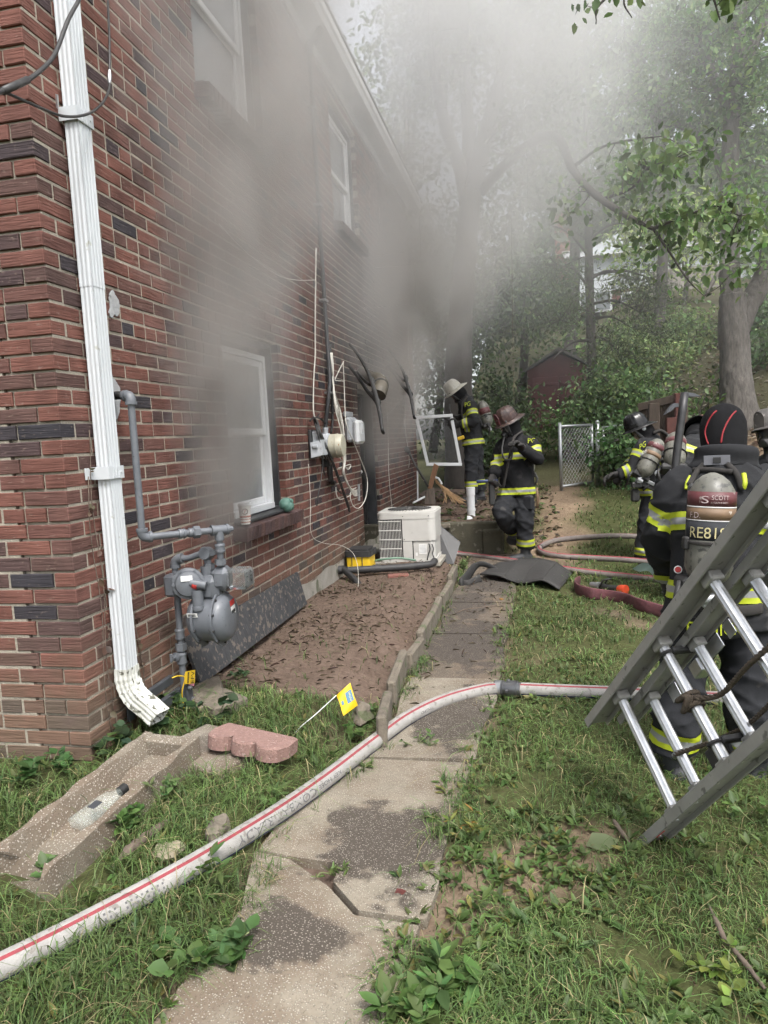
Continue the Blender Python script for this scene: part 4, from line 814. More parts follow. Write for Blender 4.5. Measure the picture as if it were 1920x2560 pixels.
# black pipes lying in front of the unit
bp_ = thing('drain_pipe', (.4, 4.2, .14), 'thick black drain pipe lying on the soil before the air conditioner', 'pipe')
MB().tube(spline([(.0, 3.98, .20), (.12, 4.02, .19), (.35, 4.1, .185), (.62, 4.2, .18), (.86, 4.33, .18), (.90, 4.42, .2)], 6), .036, 12).build('pipe', M_BLACKP, bp_, True)
MB().tube(spline([(.05, 4.0, .21), (.12, 3.93, .18), (.22, 3.82, .13), (.28, 3.75, .09)], 6), .032, 12).build('branch', M_BLACKP, bp_, True)
for p, q in (((.0, 3.98, .20), (.05, 3.995, .197)), ((.34, 4.1, .185), (.40, 4.12, .185))): MB().tube([p, q], .042, 12).build('collar', M_BLACKP, bp_, 40)
obj1('garden_hose', MB().tube(spline([(.22, 4.40, .20), (.4, 4.36, .235), (.55, 4.40, .235), (.70, 4.46, .20)], 6), .011, 8), pm('faded_green_hose', (.14, .24, .17), (.10, .17, .12), rough=.6), 'faded green hose lying on top of the black pipe', 'hose', smooth=True)
obj1('loose_brick', MB().bbox((.60, 4.0, .12), (.20, .10, .06), .006, rotm('Z', 12)), pm('loose_brick_clay', (.22, .09, .07), (.15, .07, .055), scale=20, rough=.9, bump=.4), 'single loose red brick on the soil below the black pipe', 'brick')
M_BLKSHEET = pm('black_sheet', (.012, .012, .013), (.02, .02, .021), scale=8, rough=.5)
sh = MB(); c5 = lambda x, y: (1060 + x * 360 / 1327, 880 + y * 360 / 1327)
sp_ = [on_y(*c5(95, 1560), 5.45), on_y(*c5(160, 1610), 5.42), on_y(*c5(335, 1755), 5.35), on_y(*c5(275, 1955), 5.15), on_y(*c5(105, 1955), 5.15)]
obj1('plastic_sheet', sh.prism(sp_, (.0, .012, .006)), M_BLKSHEET, 'stiff black plastic sheet propped against the air conditioner', 'sheet')
# fallen awning sheet on the walk
M_AWN = pm('scorched_awning', (.036, .034, .032), (.024, .023, .022), scale=6, rough=.75, bump=.3, c3=(.09, .085, .075), s3=38, t3=.68)
aw = thing('awning_sheet', G(1250, 1440), 'scorched grey awning sheet lying across the walk and grass', 'awning')
k3 = lambda x, y: (1040 + x * 640 / 1659, 1350 + y * 640 / 1659)
A_, B_, C_, D_ = G(*k3(415, 265)), G(*k3(930, 335)), G(*k3(1010, 230)), G(*k3(545, 190))
m = MB()
def awn(u, v):
    p = (A_ * (1 - u) + B_ * u) * (1 - v) + (D_ * (1 - u) + C_ * u) * v
    h = .03 + .12 * math.sin(math.pi * min(1, u * .9 + .02)) * (.25 + .75 * v) - .05 * max(0, u - .8) * 4 + .06 * max(0, .15 - u) * 4 + .035 * math.sin(9 * u) * (1 - v)
    return (p[0], p[1], float(gz(p[0], p[1])) + max(.02, h))
m.grid(awn, 26, 10); m.build('panel', M_AWN, aw, True, solid=.012)
for u in (.3, .55, .8): MB().tube([np.array(awn(u, v)) + (0, 0, .006) for v in np.linspace(0, 1, 8)], .005, 5).build('seam', M_AWN, aw, True)
ed = [G(*k3(290, 292), .02), G(*k3(330, 240), .04), G(*k3(375, 180), .10), G(*k3(420, 155), .13), G(*k3(480, 170), .10), G(*k3(545, 205), .05)]
m = MB(); P = spline(ed, 6); m.tube(P, np.interp(np.linspace(0, 1, len(P)), [0, .35, .5, .7, 1], [.07, .06, .035, .03, .02]), 8, sx=.35); m.build('melted_edge', M_CHAR, aw, True)
m = MB(); P = spline([G(*k3(300, 290), .01), G(*k3(345, 290), .012), G(*k3(390, 265), .03), G(*k3(420, 250), .05)], 6); m.tube(P, [.05] * len(P), 8, sx=.25); m.build('gutter_strip', M_AWN, aw, True)
# ---------------------------------------------------------------- scraps at the far end of the wall
q4 = lambda x, y: (640 + x * 600 / 1659, 800 + y * 600 / 1659)
def Q(x, y, yy): return on_y(*q4(x, y), yy)
M_WOOD = pm('raw_split_wood', (.30, .16, .09), (.20, .11, .065), scale=30, rough=.85, stretch=(3, 3, .5), bump=.5)
M_OLDWOOD = pm('grey_old_wood', (.20, .16, .13), (.11, .09, .075), scale=26, rough=.95, stretch=(2, 2, .4), bump=.6)
M_STRAW = pm('straw_bristle', (.42, .27, .14), (.30, .19, .10), scale=40, rough=.8)
po = thing('broken_post', Q(1200, 1270, 7.3), 'splintered brown post stump standing beyond the step', 'post')
m = MB(); m.prism([Q(1165, 1270, 7.3), Q(1235, 1275, 7.3), Q(1225, 1160, 7.3), Q(1180, 1175, 7.3)], (.0, .10, 0)); m.build('stump', M_OLDWOOD, po)
m = MB(); m.prism([Q(1185, 1165, 7.3), Q(1215, 1165, 7.3), Q(1262, 1010, 7.25), Q(1230, 990, 7.25)], (.0, .03, 0)); m.build('splinter', M_WOOD, po)
obj1('spade', MB().tube([Q(1060, 920, 7.2), Q(1100, 1000, 7.22), Q(1190, 1150, 7.25)], .016, 8).tube([Q(1030, 880, 7.2), Q(1048, 900, 7.2), Q(1065, 925, 7.2)], [.03, .04, .02], 8, sx=.4), pm('dark_tool', (.05, .05, .05), (.08, .075, .07), rough=.6), 'dark long handled spade leaning by the splintered post', 'spade', smooth=True)
br_ = thing('straw_broom', Q(1300, 1200, 7.0), 'splayed straw broom bristles lying beyond the step', 'broom')
for i in range(26):
    rA = random.Random(i); t = i / 25
    MB().tube([Q(1235 + 10 * t, 1090 + 40 * t, 7.1), Q(1300 + 30 * t, 1160 + 40 * rA.random(), 7.0), Q(1290 + 170 * rA.random(), 1250 + 25 * rA.random(), 6.8)], .004, 4).build('bristle', M_STRAW, br_)
obj1('dowel', MB().tube([Q(1115, 1045, 7.6), Q(1118, 1250, 7.6)], .012, 8), M_VINYL, 'thin white upright rod leaning near the wall end', 'rod')
obj1('trim_strip', MB().tube([Q(1085, 1265, 7.1), Q(1165, 1222, 7.3)], .014, 6), M_VINYL, 'short white trim strip lying by the wall end', 'strip')
obj1('angled_trim', MB().tube([Q(1235, 1085, 7.4), Q(1262, 1095, 7.4), Q(1285, 1135, 7.4)], .014, 6), M_VINYL, 'bent white trim piece behind the straw broom', 'strip')
pv = thing('drain_riser', G(1178, 1275), 'white plastic pipe standing upright in the bank', 'pipe')
pz = on_y(*c5(435, 1465), 6.9); pt = on_y(*c5(427, 1250), 6.9)
MB().tube([pz - (0, 0, .12), pt], .053, 20).build('pipe', M_VINYL, pv, 40)
MB().tube([pt - (0, 0, .10), pt + (0, 0, .005)], .060, 20).build('collar', M_VINYL, pv, 40); MB().tube([pz, pz + (0, 0, .03)], .059, 20).build('lower_collar', M_VINYL, pv, 40)
sc = on_y(*c5(410, 1510), 6.6); m = MB()
m.grid(lambda u, v: (sc[0] + .062 * math.cos(math.pi * u) * (1 - .55 * v), sc[1] - .03 - .10 * v, sc[2] + .055 * math.sin(math.pi * u) * (1 - .3 * v) - .05 - .08 * v * v), 14, 6); obj1('pipe_spout', m, M_VINYL, 'white curved spout lying below the upright plastic pipe', 'spout', smooth=True).modifiers.new('t', 'SOLIDIFY').thickness = .006
# ---------------------------------------------------------------- hoses
M_HOSE = pm('white_hose_jacket', (.34, .33, .31), (.25, .24, .225), scale=20, rough=.85, bump=.4, bscale=260, c3=(.20, .185, .165), s3=40, t3=.60)
M_HRED = pm('hose_red_stripe', (.26, .04, .05), (.18, .034, .042), scale=40, rough=.8); M_HBLUE = pm('hose_blue_stripe', (.03, .045, .13), (.025, .035, .10), scale=40, rough=.8)
M_HOSE2 = pm('dirty_hose_jacket', (.21, .18, .165), (.14, .12, .11), scale=20, rough=.85, bump=.3, bscale=200)
M_COUP = pm('hose_coupling_metal', (.16, .165, .17), (.10, .10, .105), scale=14, rough=.35, metal=.7)
def hose_pts(px, r, n=8): return spline([G(x, y, r * .9 + e) + (0, 0, 0) for x, y, e in px], n)
def ring(n, red, blue): return [1 if i in red else (2 if i in blue else 0) for i in range(n)]
RH = .036
hz = thing('fire_hose', G(820, 1950), 'white fire hose with red and blue stripes crossing the walk', 'hose')
pth = hose_pts([(-420, 2590, .0), (-180, 2500, 0), (0, 2418, 0), (200, 2318, .0), (420, 2200, .005), (560, 2118, .01), (700, 2030, .012), (820, 1945, .012), (930, 1860, .012), (1020, 1795, .012), (1110, 1752, .012), (1200, 1727, .012), (1250, 1720, .012)], RH, 10)
camside = np.array([CAM[0], CAM[1], 0])
def hose(mb, P, r, n=28, red=(), blue=()):
    mb.tube(P, r, n, ringmat=ring(n, red, blue))
m = MB(); hose(m, pth, RH, 40, red=(2, 3), blue=(13, 14)); hb = m.build('jacket', [M_HOSE, M_HRED, M_HBLUE], hz, True)
pth2 = hose_pts([(1285, 1722, .012), (1400, 1727, .0), (1560, 1733, 0), (1700, 1741, 0), (1850, 1748, 0), (2050, 1752, 0)], RH, 8)
m = MB(); hose(m, pth2, RH, 40, red=(2, 3), blue=(13, 14)); m.build('jacket', [M_HOSE, M_HRED, M_HBLUE], hz, True)
ca, cb = pth[-1], pth2[0]; dc = cb - ca; dl_ = np.linalg.norm(dc); dc /= dl_
m = MB(); m.lathe([(-.03, .037), (-.028, .041), (.02, .042), (.024, .036), (.04, .036), (.042, .045), (dl_ + .02, .045), (dl_ + .024, .039), (dl_ + .04, .038)], ca, dc, 28, mi=0)
for t in np.linspace(0, 2 * math.pi, 5)[:-1]: m.bbox(ca + dc * (.05) + .043 * (math.cos(t) * np.array([0, 0, 1]) + math.sin(t) * np.cross(dc, (0, 0, 1))), (.02, .02, .02), .004)
m.build('coupling', M_COUP, hz, 40)
m = MB(); m.lathe([(-.02, .0425), (.012, .0428)], ca, dc, 28); m.build('coupling_band', M_GALV, hz, 40)
def print_on_hose(txt, s0, height, ang0, parent, mat, flip=True, wfit=None):
    """lettering that follows the hose; s0: arc length from the hose start"""
    seg = np.linalg.norm(np.diff(pth, axis=0), axis=1); S = np.concatenate([[0], np.cumsum(seg)])
    def fn(a, b):
        s = s0 - a; i = int(np.clip(np.searchsorted(S, s) - 1, 0, len(seg) - 1)); t = (s - S[i]) / seg[i]; c = pth[i] * (1 - t) + pth[i + 1] * t
        T = (pth[i + 1] - pth[i]) / seg[i]; u = np.array([0, 0, 1.]) - T * T[2]; u /= np.linalg.norm(u); sd_ = np.cross(T, u)
        th = ang0 + b / RH; return c + (RH + .0012) * (math.cos(th) * u + math.sin(th) * sd_)
    return text_part('lettering', txt, None, None, None, height, mat, parent, fn=fn, fit=wfit)
SEG = np.linalg.norm(np.diff(pth, axis=0), axis=1); SL = np.concatenate([[0], np.cumsum(SEG)])
def s_at(px):                                                # arc length where the hose passes that picture column
    cc = (AX @ (pth - CAM).T).T; u = W0 / 2 + FPX * cc[:, 0] / cc[:, 2]; return float(np.interp(px, u, SL))
M_HPRINT = pm('faded_hose_print', (.07, .068, .075), (.20, .195, .19), scale=60, rough=.85)
M_HPRINT2 = pm('hose_small_print', (.10, .095, .10), rough=.85)
print_on_hose('COMBAT READY', s_at(772), .030, math.radians(48), hz, M_HPRINT, wfit=s_at(772) - s_at(575))
print_on_hose('KEY HOSE', s_at(835), .016, math.radians(56), hz, M_HPRINT2, wfit=s_at(835) - s_at(780))
print_on_hose('PGFD', s_at(1066), .013, math.radians(66), hz, M_HPRINT2, wfit=s_at(1066) - s_at(1040))
print_on_hose('IIIIIIII IIII', s_at(400), .020, math.radians(52), hz, M_HPRINT, wfit=s_at(400) - s_at(240))
# two older lines further back
h2 = thing('attack_hose', G(1400, 1430), 'grey attack hose stretched straight past the fallen awning sheet', 'hose')
P = hose_pts([(1080, 1378, .02), (1150, 1385, 0), (1250, 1398, 0), (1330, 1410, .0), (1430, 1425, 0), (1530, 1437, 0), (1640, 1448, 0), (1800, 1460, 0), (2000, 1470, 0)], .033, 8)
m = MB(); hose(m, P, .033, 20, red=(1, 2)); m.build('jacket', [M_HOSE2, M_HRED, M_HBLUE], h2, True)
m = MB(); m.tube([P[26], P[27]], .040, 16); m.build('band', M_COUP, h2)
h3 = thing('looped_hose', G(1400, 1370), 'grey hose bent in a loop on the grass behind the striding firefighter', 'hose')
P = hose_pts([(1760, 1412, 0), (1660, 1408, 0), (1570, 1400, 0), (1470, 1394, 0), (1400, 1390, 0), (1362, 1383, .01), (1348, 1372, .02), (1362, 1360, .01), (1395, 1350, 0), (1450, 1344, 0), (1520, 1340, 0), (1590, 1341, 0), (1680, 1345, 0), (1800, 1352, 0)], .033, 8)
m = MB(); hose(m, P, .033, 20, red=(18, 19)); m.build('jacket', [M_HOSE2, M_HRED, M_HBLUE], h3, True)
i = len(P) // 2 + 2; m = MB(); m.tube([P[i - 4], P[i - 3]], .039, 16); m.build('coupling', M_COUP, h3)
M_FLAT = pm('flat_red_hose', (.12, .04, .046), (.075, .028, .033), scale=16, rough=.9, bump=.4)
fh = thing('flat_hose', G(1480, 1480), 'flat drained red hose lying on the grass', 'hose')
P = hose_pts([(1450, 1452, .03), (1437, 1460, .03), (1445, 1474, .03), (1480, 1484, .035), (1510, 1488, .01), (1560, 1496, .02), (1600, 1512, .04), (1660, 1530, .03), (1760, 1560, .02)], .03, 6)
m = MB(); m.tube(P, .05, 10, sx=.16, up=(.2, .5, 1)); m.build('jacket', M_FLAT, fh, True)
nz_ = thing('hose_nozzle', G(1520, 1470), 'black hose nozzle with orange bumper on the grass', 'nozzle')
a, b_ = G(1478, 1462, .04), G(1565, 1476, .04); d = (b_ - a) / np.linalg.norm(b_ - a)
MB().lathe([(0, .028), (.06, .028), (.065, .036), (.10, .036)], a, d, 16).build('coupling', M_GALV, nz_, 40)
MB().lathe([(.10, .024), (.14, .03), (.20, .026), (.26, .03), (.33, .034)], a, d, 16).build('body', M_BLACKP, nz_, 40)
L_ = np.linalg.norm(b_ - a); MB().lathe([(L_ - .08, .034), (L_ - .06, .042), (L_ - .01, .048), (L_, .046), (L_, .03)], a, d, 16).build('bumper', pm('orange_rubber', (.55, .06, .02), rough=.5), nz_, 40)
u = np.cross(d, (0, 0, 1)); MB().tube([a + d * .12 + u * .03, a + d * .16 + u * .03 + (0, 0, .07), a + d * .22 + (0, 0, .085), a + d * .16 - u * .03 + (0, 0, .07), a + d * .12 - u * .03], .009, 8).build('bail', M_BLACKP, nz_, True)
# ---------------------------------------------------------------- ladder
M_ALU = pm('brushed_aluminium', (.60, .61, .62), (.47, .48, .49), scale=40, rough=.36, metal=.9, stretch=(1, 1, 1), rvar=.12)
M_RAIL = pm('weathered_rail', (.33, .325, .305), (.25, .246, .23), scale=9, rough=.45, metal=.3, rvar=.15, c3=(.13, .128, .118), s3=25, t3=.64)
lu_c = np.array([-.2265, .982, 1.0]); lu_c /= np.linalg.norm(lu_c); LU = AX.T @ lu_c                 # along the ladder towards its butt
DA = 2.56; PA = at(1622, 2108, DA); PB = at(1490, 1806, DA * 1.12)                        # butt ends of the two base rails
LV = PB - PA; LWID = np.linalg.norm(LV); LV /= LWID; LN = np.cross(LU, LV); LN /= np.linalg.norm(LN)
if LN @ (CAM - PA) < 0: LN = -LN                                 # facing the camera
ld = thing('extension_ladder', PA, 'aluminium extension ladder held slanting in the right foreground', 'ladder')
RL = np.stack([LV, -LU, LN], 1)                                  # columns: across, up the ladder, out of its plane
LLEN = 3.4
def lp(a, s, n): return PA + LV * a - LU * s + LN * n            # across, along from the butt, out of the plane
def rail(a, n, w, h, s0, s1, name, t=.006):
    m = MB(); sgn = 1 if a < LWID / 2 else -1
    m.bbox(lp(a, (s0 + s1) / 2, n), (t, s1 - s0, h), .002, RL)
    for e in (-1, 1): m.bbox(lp(a + sgn * 0, (s0 + s1) / 2, n + e * h / 2), (w, s1 - s0, t * 1.4), .002, RL)
    return m.build(name, M_RAIL, ld)
HN = .085
rail(0, .0, .036, HN, 0, LLEN, 'base_rail'); rail(LWID, .0, .036, HN, 0, LLEN, 'base_rail')
rail(.045, -.085, .03, .075, .08, LLEN, 'fly_rail'); rail(LWID - .045, -.085, .03, .075, .08, LLEN, 'fly_rail')
def rung(s, a0, a1, n):
    m = MB(); nn = 20; P0, P1 = lp(a0, s, n), lp(a1, s, n); d = (P1 - P0) / np.linalg.norm(P1 - P0)
    v = []
    for P in (P0, P1):
        for j in range(nn):
            t = 2 * math.pi * j / nn; r_ = .0185 if j % 2 else .0172; v.append(P + r_ * (math.cos(t) * -LU + math.sin(t) * LN))
    m.add(v, [(j, (j + 1) % nn, nn + (j + 1) % nn, nn + j) for j in range(nn)]); return m.build('rung', M_ALU, ld)
def rung_s(px, py, a, n):                                        # distance along the rail seen at that pixel
    best = min(np.linspace(.0, 2.5, 600), key=lambda s: np.hypot(*(np.array(proj(lp(a, s, n))) - (px, py)))); return float(best)
def proj(p):
    c = AX @ (np.array(p) - CAM); return W0 / 2 + FPX * c[0] / c[2], H0 / 2 + FPX * c[1] / c[2]
s1 = rung_s(1538, 1725, LWID, 0); s2 = rung_s(1625, 1612, LWID, 0); pitch_r = .355
for k in range(8):
    s = s1 + k * pitch_r
    if s < LLEN - .05: rung(s, .003, LWID - .003, 0)
    sf = s + .055
    if sf < LLEN - .05: rung(sf, .05, LWID - .05, -.085)
    if k < 7:
        for a_, e in ((.02, 1), (LWID - .02, -1)): MB().bbox(lp(a_, s, .0), (.034, .055, .05), .004, RL).build('rung_plate', M_RAIL, ld)
        for a_ in (.065, LWID - .065): MB().bbox(lp(a_, sf, -.085), (.03, .05, .045), .004, RL).build('rung_plate', M_RAIL, ld)
for k, (s_, w_) in enumerate(((s1 + .12, .10), (s1 + .42, .14), (s1 + .52, .07), (s1 + .78, .12))): MB().bbox(lp(LWID - .085, s_, -.135), (.05, w_ * .6, .005), .001, RL).build('guide_plate', M_ALU, ld)
MB().bbox(lp(LWID - .115, s1 + .34, -.11), (.05, .06, .05), .004, RL).build('stop_block', M_ALU, ld)
for s_, a_ in ((s1 + .34, LWID - .06), (s1 + .36, .09)):
    m = MB(); c = lp(a_, s_ - .01, -.01); m.tube([lp(a_, s1 + pitch_r + .022 * math.cos(t), .024 * math.sin(t)) for t in np.linspace(0, 2 * math.pi, 16, endpoint=False)], .006, 6, closed=True); m.bbox(lp(a_ - .0, s1 + pitch_r + .02, -.05), (.02, .03, .09), .004, RL); m.build('pawl', M_BLACKP, ld)
MB().bbox(lp(.07, s1 + pitch_r - .08, -.06), (.10, .12, .02), .004, RL).build('foot_pad', M_BLACKP, ld)
for s_ in np.arange(.08, 1.3, .148):
    MB().lathe([(0, .007), (.003, .007), (.004, .004)], lp(-.004, s_, -.002 + .02 * math.sin(s_ * 40)), -LV, 10).build('rivet', M_ALU, ld)
MB().bbox(lp(LWID + .0045, .55, 0), (.002, .16, .05), .0005, RL).build('warning_label', M_LABEL, ld)
MB().bbox(lp(-.0045, .10, .012), (.002, .06, .022), .0005, RL).build('red_mark', M_REDPRINT, ld)
# halyard rope
M_ROPE = pm('dirty_rope', (.11, .085, .06), (.055, .043, .032), scale=90, rough=.95, bump=.8, bscale=160)
rp_ = thing('halyard_rope', lp(LWID * .5, s1 + pitch_r, .0), 'brown halyard rope tied round the ladder rungs', 'rope')
def twisted(P, r, nm):
    for ph in (0, 2.1, 4.2):
        Pn = spline(P, 14); T = np.gradient(Pn, axis=0); T /= np.linalg.norm(T, axis=1)[:, None]; S = np.concatenate([[0], np.cumsum(np.linalg.norm(np.diff(Pn, axis=0), axis=1))])
        u = np.cross(T, (.1, .2, 1)); u /= np.linalg.norm(u, axis=1)[:, None]; w = np.cross(T, u); th = S / r * .9 + ph
        MB().tube(Pn + .55 * r * (np.cos(th)[:, None] * u + np.sin(th)[:, None] * w), r * .62, 6).build(nm, M_ROPE, rp_, True)
kn = lp(LWID * .50, s1 + pitch_r, .022)
twisted([kn + LV * .012 + LN * .004, lp(LWID * .42, s1 + pitch_r + .10, -.02), lp(LWID * .36, s1 + pitch_r + .33, .03), lp(LWID * .30, s1 + pitch_r + .66, .04), lp(LWID * .26, s1 + pitch_r + 1.1, .05)], .0085, 'strand')
twisted([lp(LWID * .40, s1 + .055, -.06), lp(LWID * .33, s1 + .20, -.10), lp(LWID * .24, s1 + pitch_r + .05, -.10), lp(LWID * .20, s1 + pitch_r + .30, -.06), lp(LWID * .14, s1 + pitch_r + .6, -.04)], .0075, 'strand')
for dk in (-.018, 0, .018): MB().tube([lp(LWID * .5 + dk, s1 + pitch_r + .026 * math.cos(t), .026 * math.sin(t)) for t in np.linspace(0, 2 * math.pi, 18, endpoint=False)], .0085, 7, closed=True).build('knot', M_ROPE, rp_, True)
MB().tube([lp(LWID * .5 + .02 * math.sin(t), s1 + pitch_r + .03 * math.cos(2 * t), .032 + .006 * math.cos(t)) for t in np.linspace(0, 2 * math.pi, 18, endpoint=False)], .009, 7, closed=True).build('knot', M_ROPE, rp_, True)
MB().tube([lp(LWID * .40, s1 + .055 + .024 * math.cos(t), -.085 + .024 * math.sin(t)) for t in np.linspace(0, 2 * math.pi, 16, endpoint=False)], .008, 6, closed=True).build('clamp', M_GALV, rp_, True)
# ---------------------------------------------------------------- things in the near left grass
tr = thing('planter_trough', G(250, 2020), 'broken pebble concrete planter trough lying in the grass', 'planter')
e1 = lambda x, y: (x * 760 / 1659, 1500 + y * 760 / 1659)
TA, TB_, TC, TD = G(*e1(790, 715), .12), G(*e1(1020, 790), .12), G(*e1(130, 1580), .10), G(*e1(-90, 1290), .12)    # far left, far right, near right, near left tops
TD = TA + (TC - TB_) * 1.0 + (TD - TD) ; hgt = .12; uL = TC - TB_; Ln = np.linalg.norm(uL); uL /= Ln; uW = TB_ - TA; Wn = np.linalg.norm(uW); uW /= Wn; uW -= uL * (uL @ uW); uW /= np.linalg.norm(uW)
def trough():
    prof = [(0, 0), (0, 1), (.13, 1), (.22, .42), (.78, .42), (.87, 1), (1, 1), (1, 0)]        # across, height
    v = []; f = []; ns = 30; k = len(prof)
    for i in range(ns):
        t = i / (ns - 1)
        for j, (a, h) in enumerate(prof):
            end = Ln * (1.0 if j >= 5 else (.93 if j in (0, 1, 2) else .90 - .05 * math.sin(j * 2.3)))          # broken near end
            p = TA + uW * Wn * a + uL * end * t - np.array([0, 0, 1]) * hgt * (1 - h)
            jit = .004 * np.array([math.sin(31 * t + j), math.cos(27 * t + 2 * j), math.sin(23 * t + 3 * j)]) + (.018 * np.array([math.sin(j * 4.1), math.cos(j * 3.7), math.sin(j * 2.9)]) if i == ns - 1 else 0)
            v.append(p + jit)
    for i in range(ns - 1):
        for j in range(k): f.append((i * k + j, i * k + (j + 1) % k, (i + 1) * k + (j + 1) % k, (i + 1) * k + j))
    f.append(tuple(range(k))); f.append(tuple(reversed(range((ns - 1) * k, ns * k))))
    return v, f
v, f = trough(); m = MB(); m.add(v, f); m.build('trough_body', M_TROUGH, tr, 50)
m = MB(); m.bbox(TA + uW * Wn / 2 + uL * .03 - np.array([0, 0, hgt * .5 - .001]), (Wn * .98, .06, hgt * .985), .012, np.stack([uW, uL, np.cross(uW, uL)], 1)); m.build('end_wall', M_TROUGH, tr)
# bottle in the trough
bt = thing('glass_bottle', TA + uL * .35, 'empty clear flask bottle lying in the planter trough', 'bottle')
M_BOTTLE = pm('bottle_glass', (.62, .68, .62), (.55, .60, .55), scale=12, rough=.08, spec=.9); M_BOTTLE.node_tree.nodes['Principled BSDF'].inputs['Alpha'].default_value = .17
b0 = TA + uW * Wn * .50 + uL * .60 - np.array([0, 0, hgt * .58 - .026]); bd = -uL * .93 + uW * .22 + np.array([0, 0, .12]); bd /= np.linalg.norm(bd); bs = np.cross(bd, (0, 0, 1)); bs /= np.linalg.norm(bs); bu = np.cross(bs, bd)
def flask(prof, n=24):
    v = []; f = []
    for d_, wx, wz in prof:
        for j in range(n):
            t = 2 * math.pi * j / n; cx_, sx_ = math.cos(t), math.sin(t); v.append(b0 + bd * d_ + bs * wx * math.copysign(abs(cx_) ** .6, cx_) + bu * wz * math.copysign(abs(sx_) ** .7, sx_))
    for i in range(len(prof) - 1):
        for j in range(n): f.append((i * n + j, i * n + (j + 1) % n, (i + 1) * n + (j + 1) % n, (i + 1) * n + j))
    f.append(tuple(range(n))[::-1]); f.append(tuple((len(prof) - 1) * n + j for j in range(n))); return v, f
m = MB(); m.add(*flask([(0, .040, .018), (.004, .047, .022), (.13, .047, .022), (.155, .040, .020), (.17, .022, .016), (.19, .014, .014), (.205, .014, .014)])); m.build('glass', M_BOTTLE, bt, 50)
m = MB(); m.add(*flask([(.19, .0165, .0165), (.22, .0165, .0165)], 16)); m.build('cap', M_BLKPRINT, bt, 50)
m = MB(); m.bbox(b0 + bd * .085 + bu * .0225, (.035, .04, .001), .0003, np.stack([bs, bd, bu], 1)); m.build('label_scrap', M_DKSTEEL, bt)
# slab, scalloped edging stones, rocks, stick
sl = G(560, 1930, .05); obj1('concrete_paver', MB().bbox(np.array([.50, .12, gz(.5, .12) + .015]), (.42, .36, .055), .008, rotm('Z', -20)), aggregate_mat('paver_concrete', (.26, .23, .19), True, 120, (.12, .10, .08)), 'flat square concrete paver under the pink edging stone', 'paver')
obj1('concrete_paver', MB().bbox(np.array([.26, .66, gz(.26, .66) + .03]), (.34, .20, .06), .008, rotm('Z', -35)), M_KERB, 'flat concrete paver below the gas riser pipe', 'paver')
def scallop(c, ang, tilt, L_, dpt, th, mat, label):
    """edging stone: straight back, three scallops in front"""
    out = [(-L_ / 2, 0), (L_ / 2, 0), (L_ / 2 + .01, dpt * .5)]
    for k in range(3):
        cx_ = L_ / 2 - L_ * (k + .5) / 3
        for t in np.linspace(.1, math.pi - .1, 8): out.append((cx_ + L_ / 6 * math.cos(t), dpt * .72 + dpt * .30 * math.sin(t)))
    out.append((-L_ / 2 - .01, dpt * .5)); R = rotm('Z', ang) @ rotm('X', tilt) @ rotm('Y', -4); out = out[::-1]; n = len(out); b = .008; v = []; f = []
    for z, s in ((0, 1), (th - b, 1), (th, .95)): v += [np.array(c) + R @ np.array([x * s, (y - dpt / 2) * s + dpt / 2, z]) for x, y in out]
    for i in range(2):
        for j in range(n): f.append((i * n + j, i * n + (j + 1) % n, (i + 1) * n + (j + 1) % n, (i + 1) * n + j))
    f.append(tuple(range(n))[::-1]); f.append(tuple(2 * n + j for j in range(n))); m = MB(); m.add(v, [q[::-1] for q in f]); obj1('edging_stone', m, mat, label, 'edging stone', 'scalloped edging stones')
M_PINK = pm('pink_concrete', (.27, .165, .14), (.19, .115, .098), scale=60, rough=.95, bump=.7, bscale=150, c3=(.36, .27, .235), s3=90, t3=.62)
pc = (G(*e1(1130, 800), .1) + G(*e1(1510, 830), .1)) / 2
scallop((pc[0] + .02, pc[1] + .16, gz(pc[0], pc[1]) + .045), 168, 6, .36, .17, .06, M_PINK, 'pink scalloped edging stone lying on the concrete paver')
gq = G(560, 1725, .08); scallop((gq[0] - .02, gq[1] + .05, gz(gq[0], gq[1]) + .03), 118, -16, .32, .15, .06, M_KERB, 'grey scalloped edging stone tilted beside the gas riser')
M_STICK = pm('stick_bark', (.17, .13, .10), (.09, .07, .055), scale=30, rough=.95, bump=.7, stretch=(1, 1, 1))
def stick(label, pts, r, group=None):
    P = spline(pts, 5); rr_ = np.interp(np.linspace(0, 1, len(P)), [0, .2, .8, 1], [r * .35, r, r * .9, r * .5]) * (1 + .12 * np.sin(np.arange(len(P)) * 2.1)); obj1('stick', MB().tube(P, rr_, 8), M_STICK, label, 'stick', group, True)
stick('thick weathered stick lying beside the planter trough', [G(*e1(650, 1420), .02), G(*e1(720, 1350), .03), G(*e1(800, 1290), .03), G(*e1(915, 1205), .03)], .017)
e5 = lambda x, y: (960 + x * 960 / 1659, 1950 + y * 960 / 1659)
stick('pale crooked twig lying in the grass at the right edge', [G(*e5(1400, 535), .02), G(*e5(1450, 640), .03), G(*e5(1480, 700), .02), G(*e5(1560, 790), .03), G(*e5(1655, 915), .02)], .008)
stick('short lichen covered twig in the grass below the ladder foot', [G(*e5(990, 170), .02), G(*e5(1020, 215), .03), G(*e5(1060, 270), .02)], .008)
stick('dry pale twig lying on the dirty walk', [G(*k3(255, 475), .02), G(*k3(320, 450), .02), G(*k3(420, 438), .02), G(*k3(510, 428), .02)], .005)
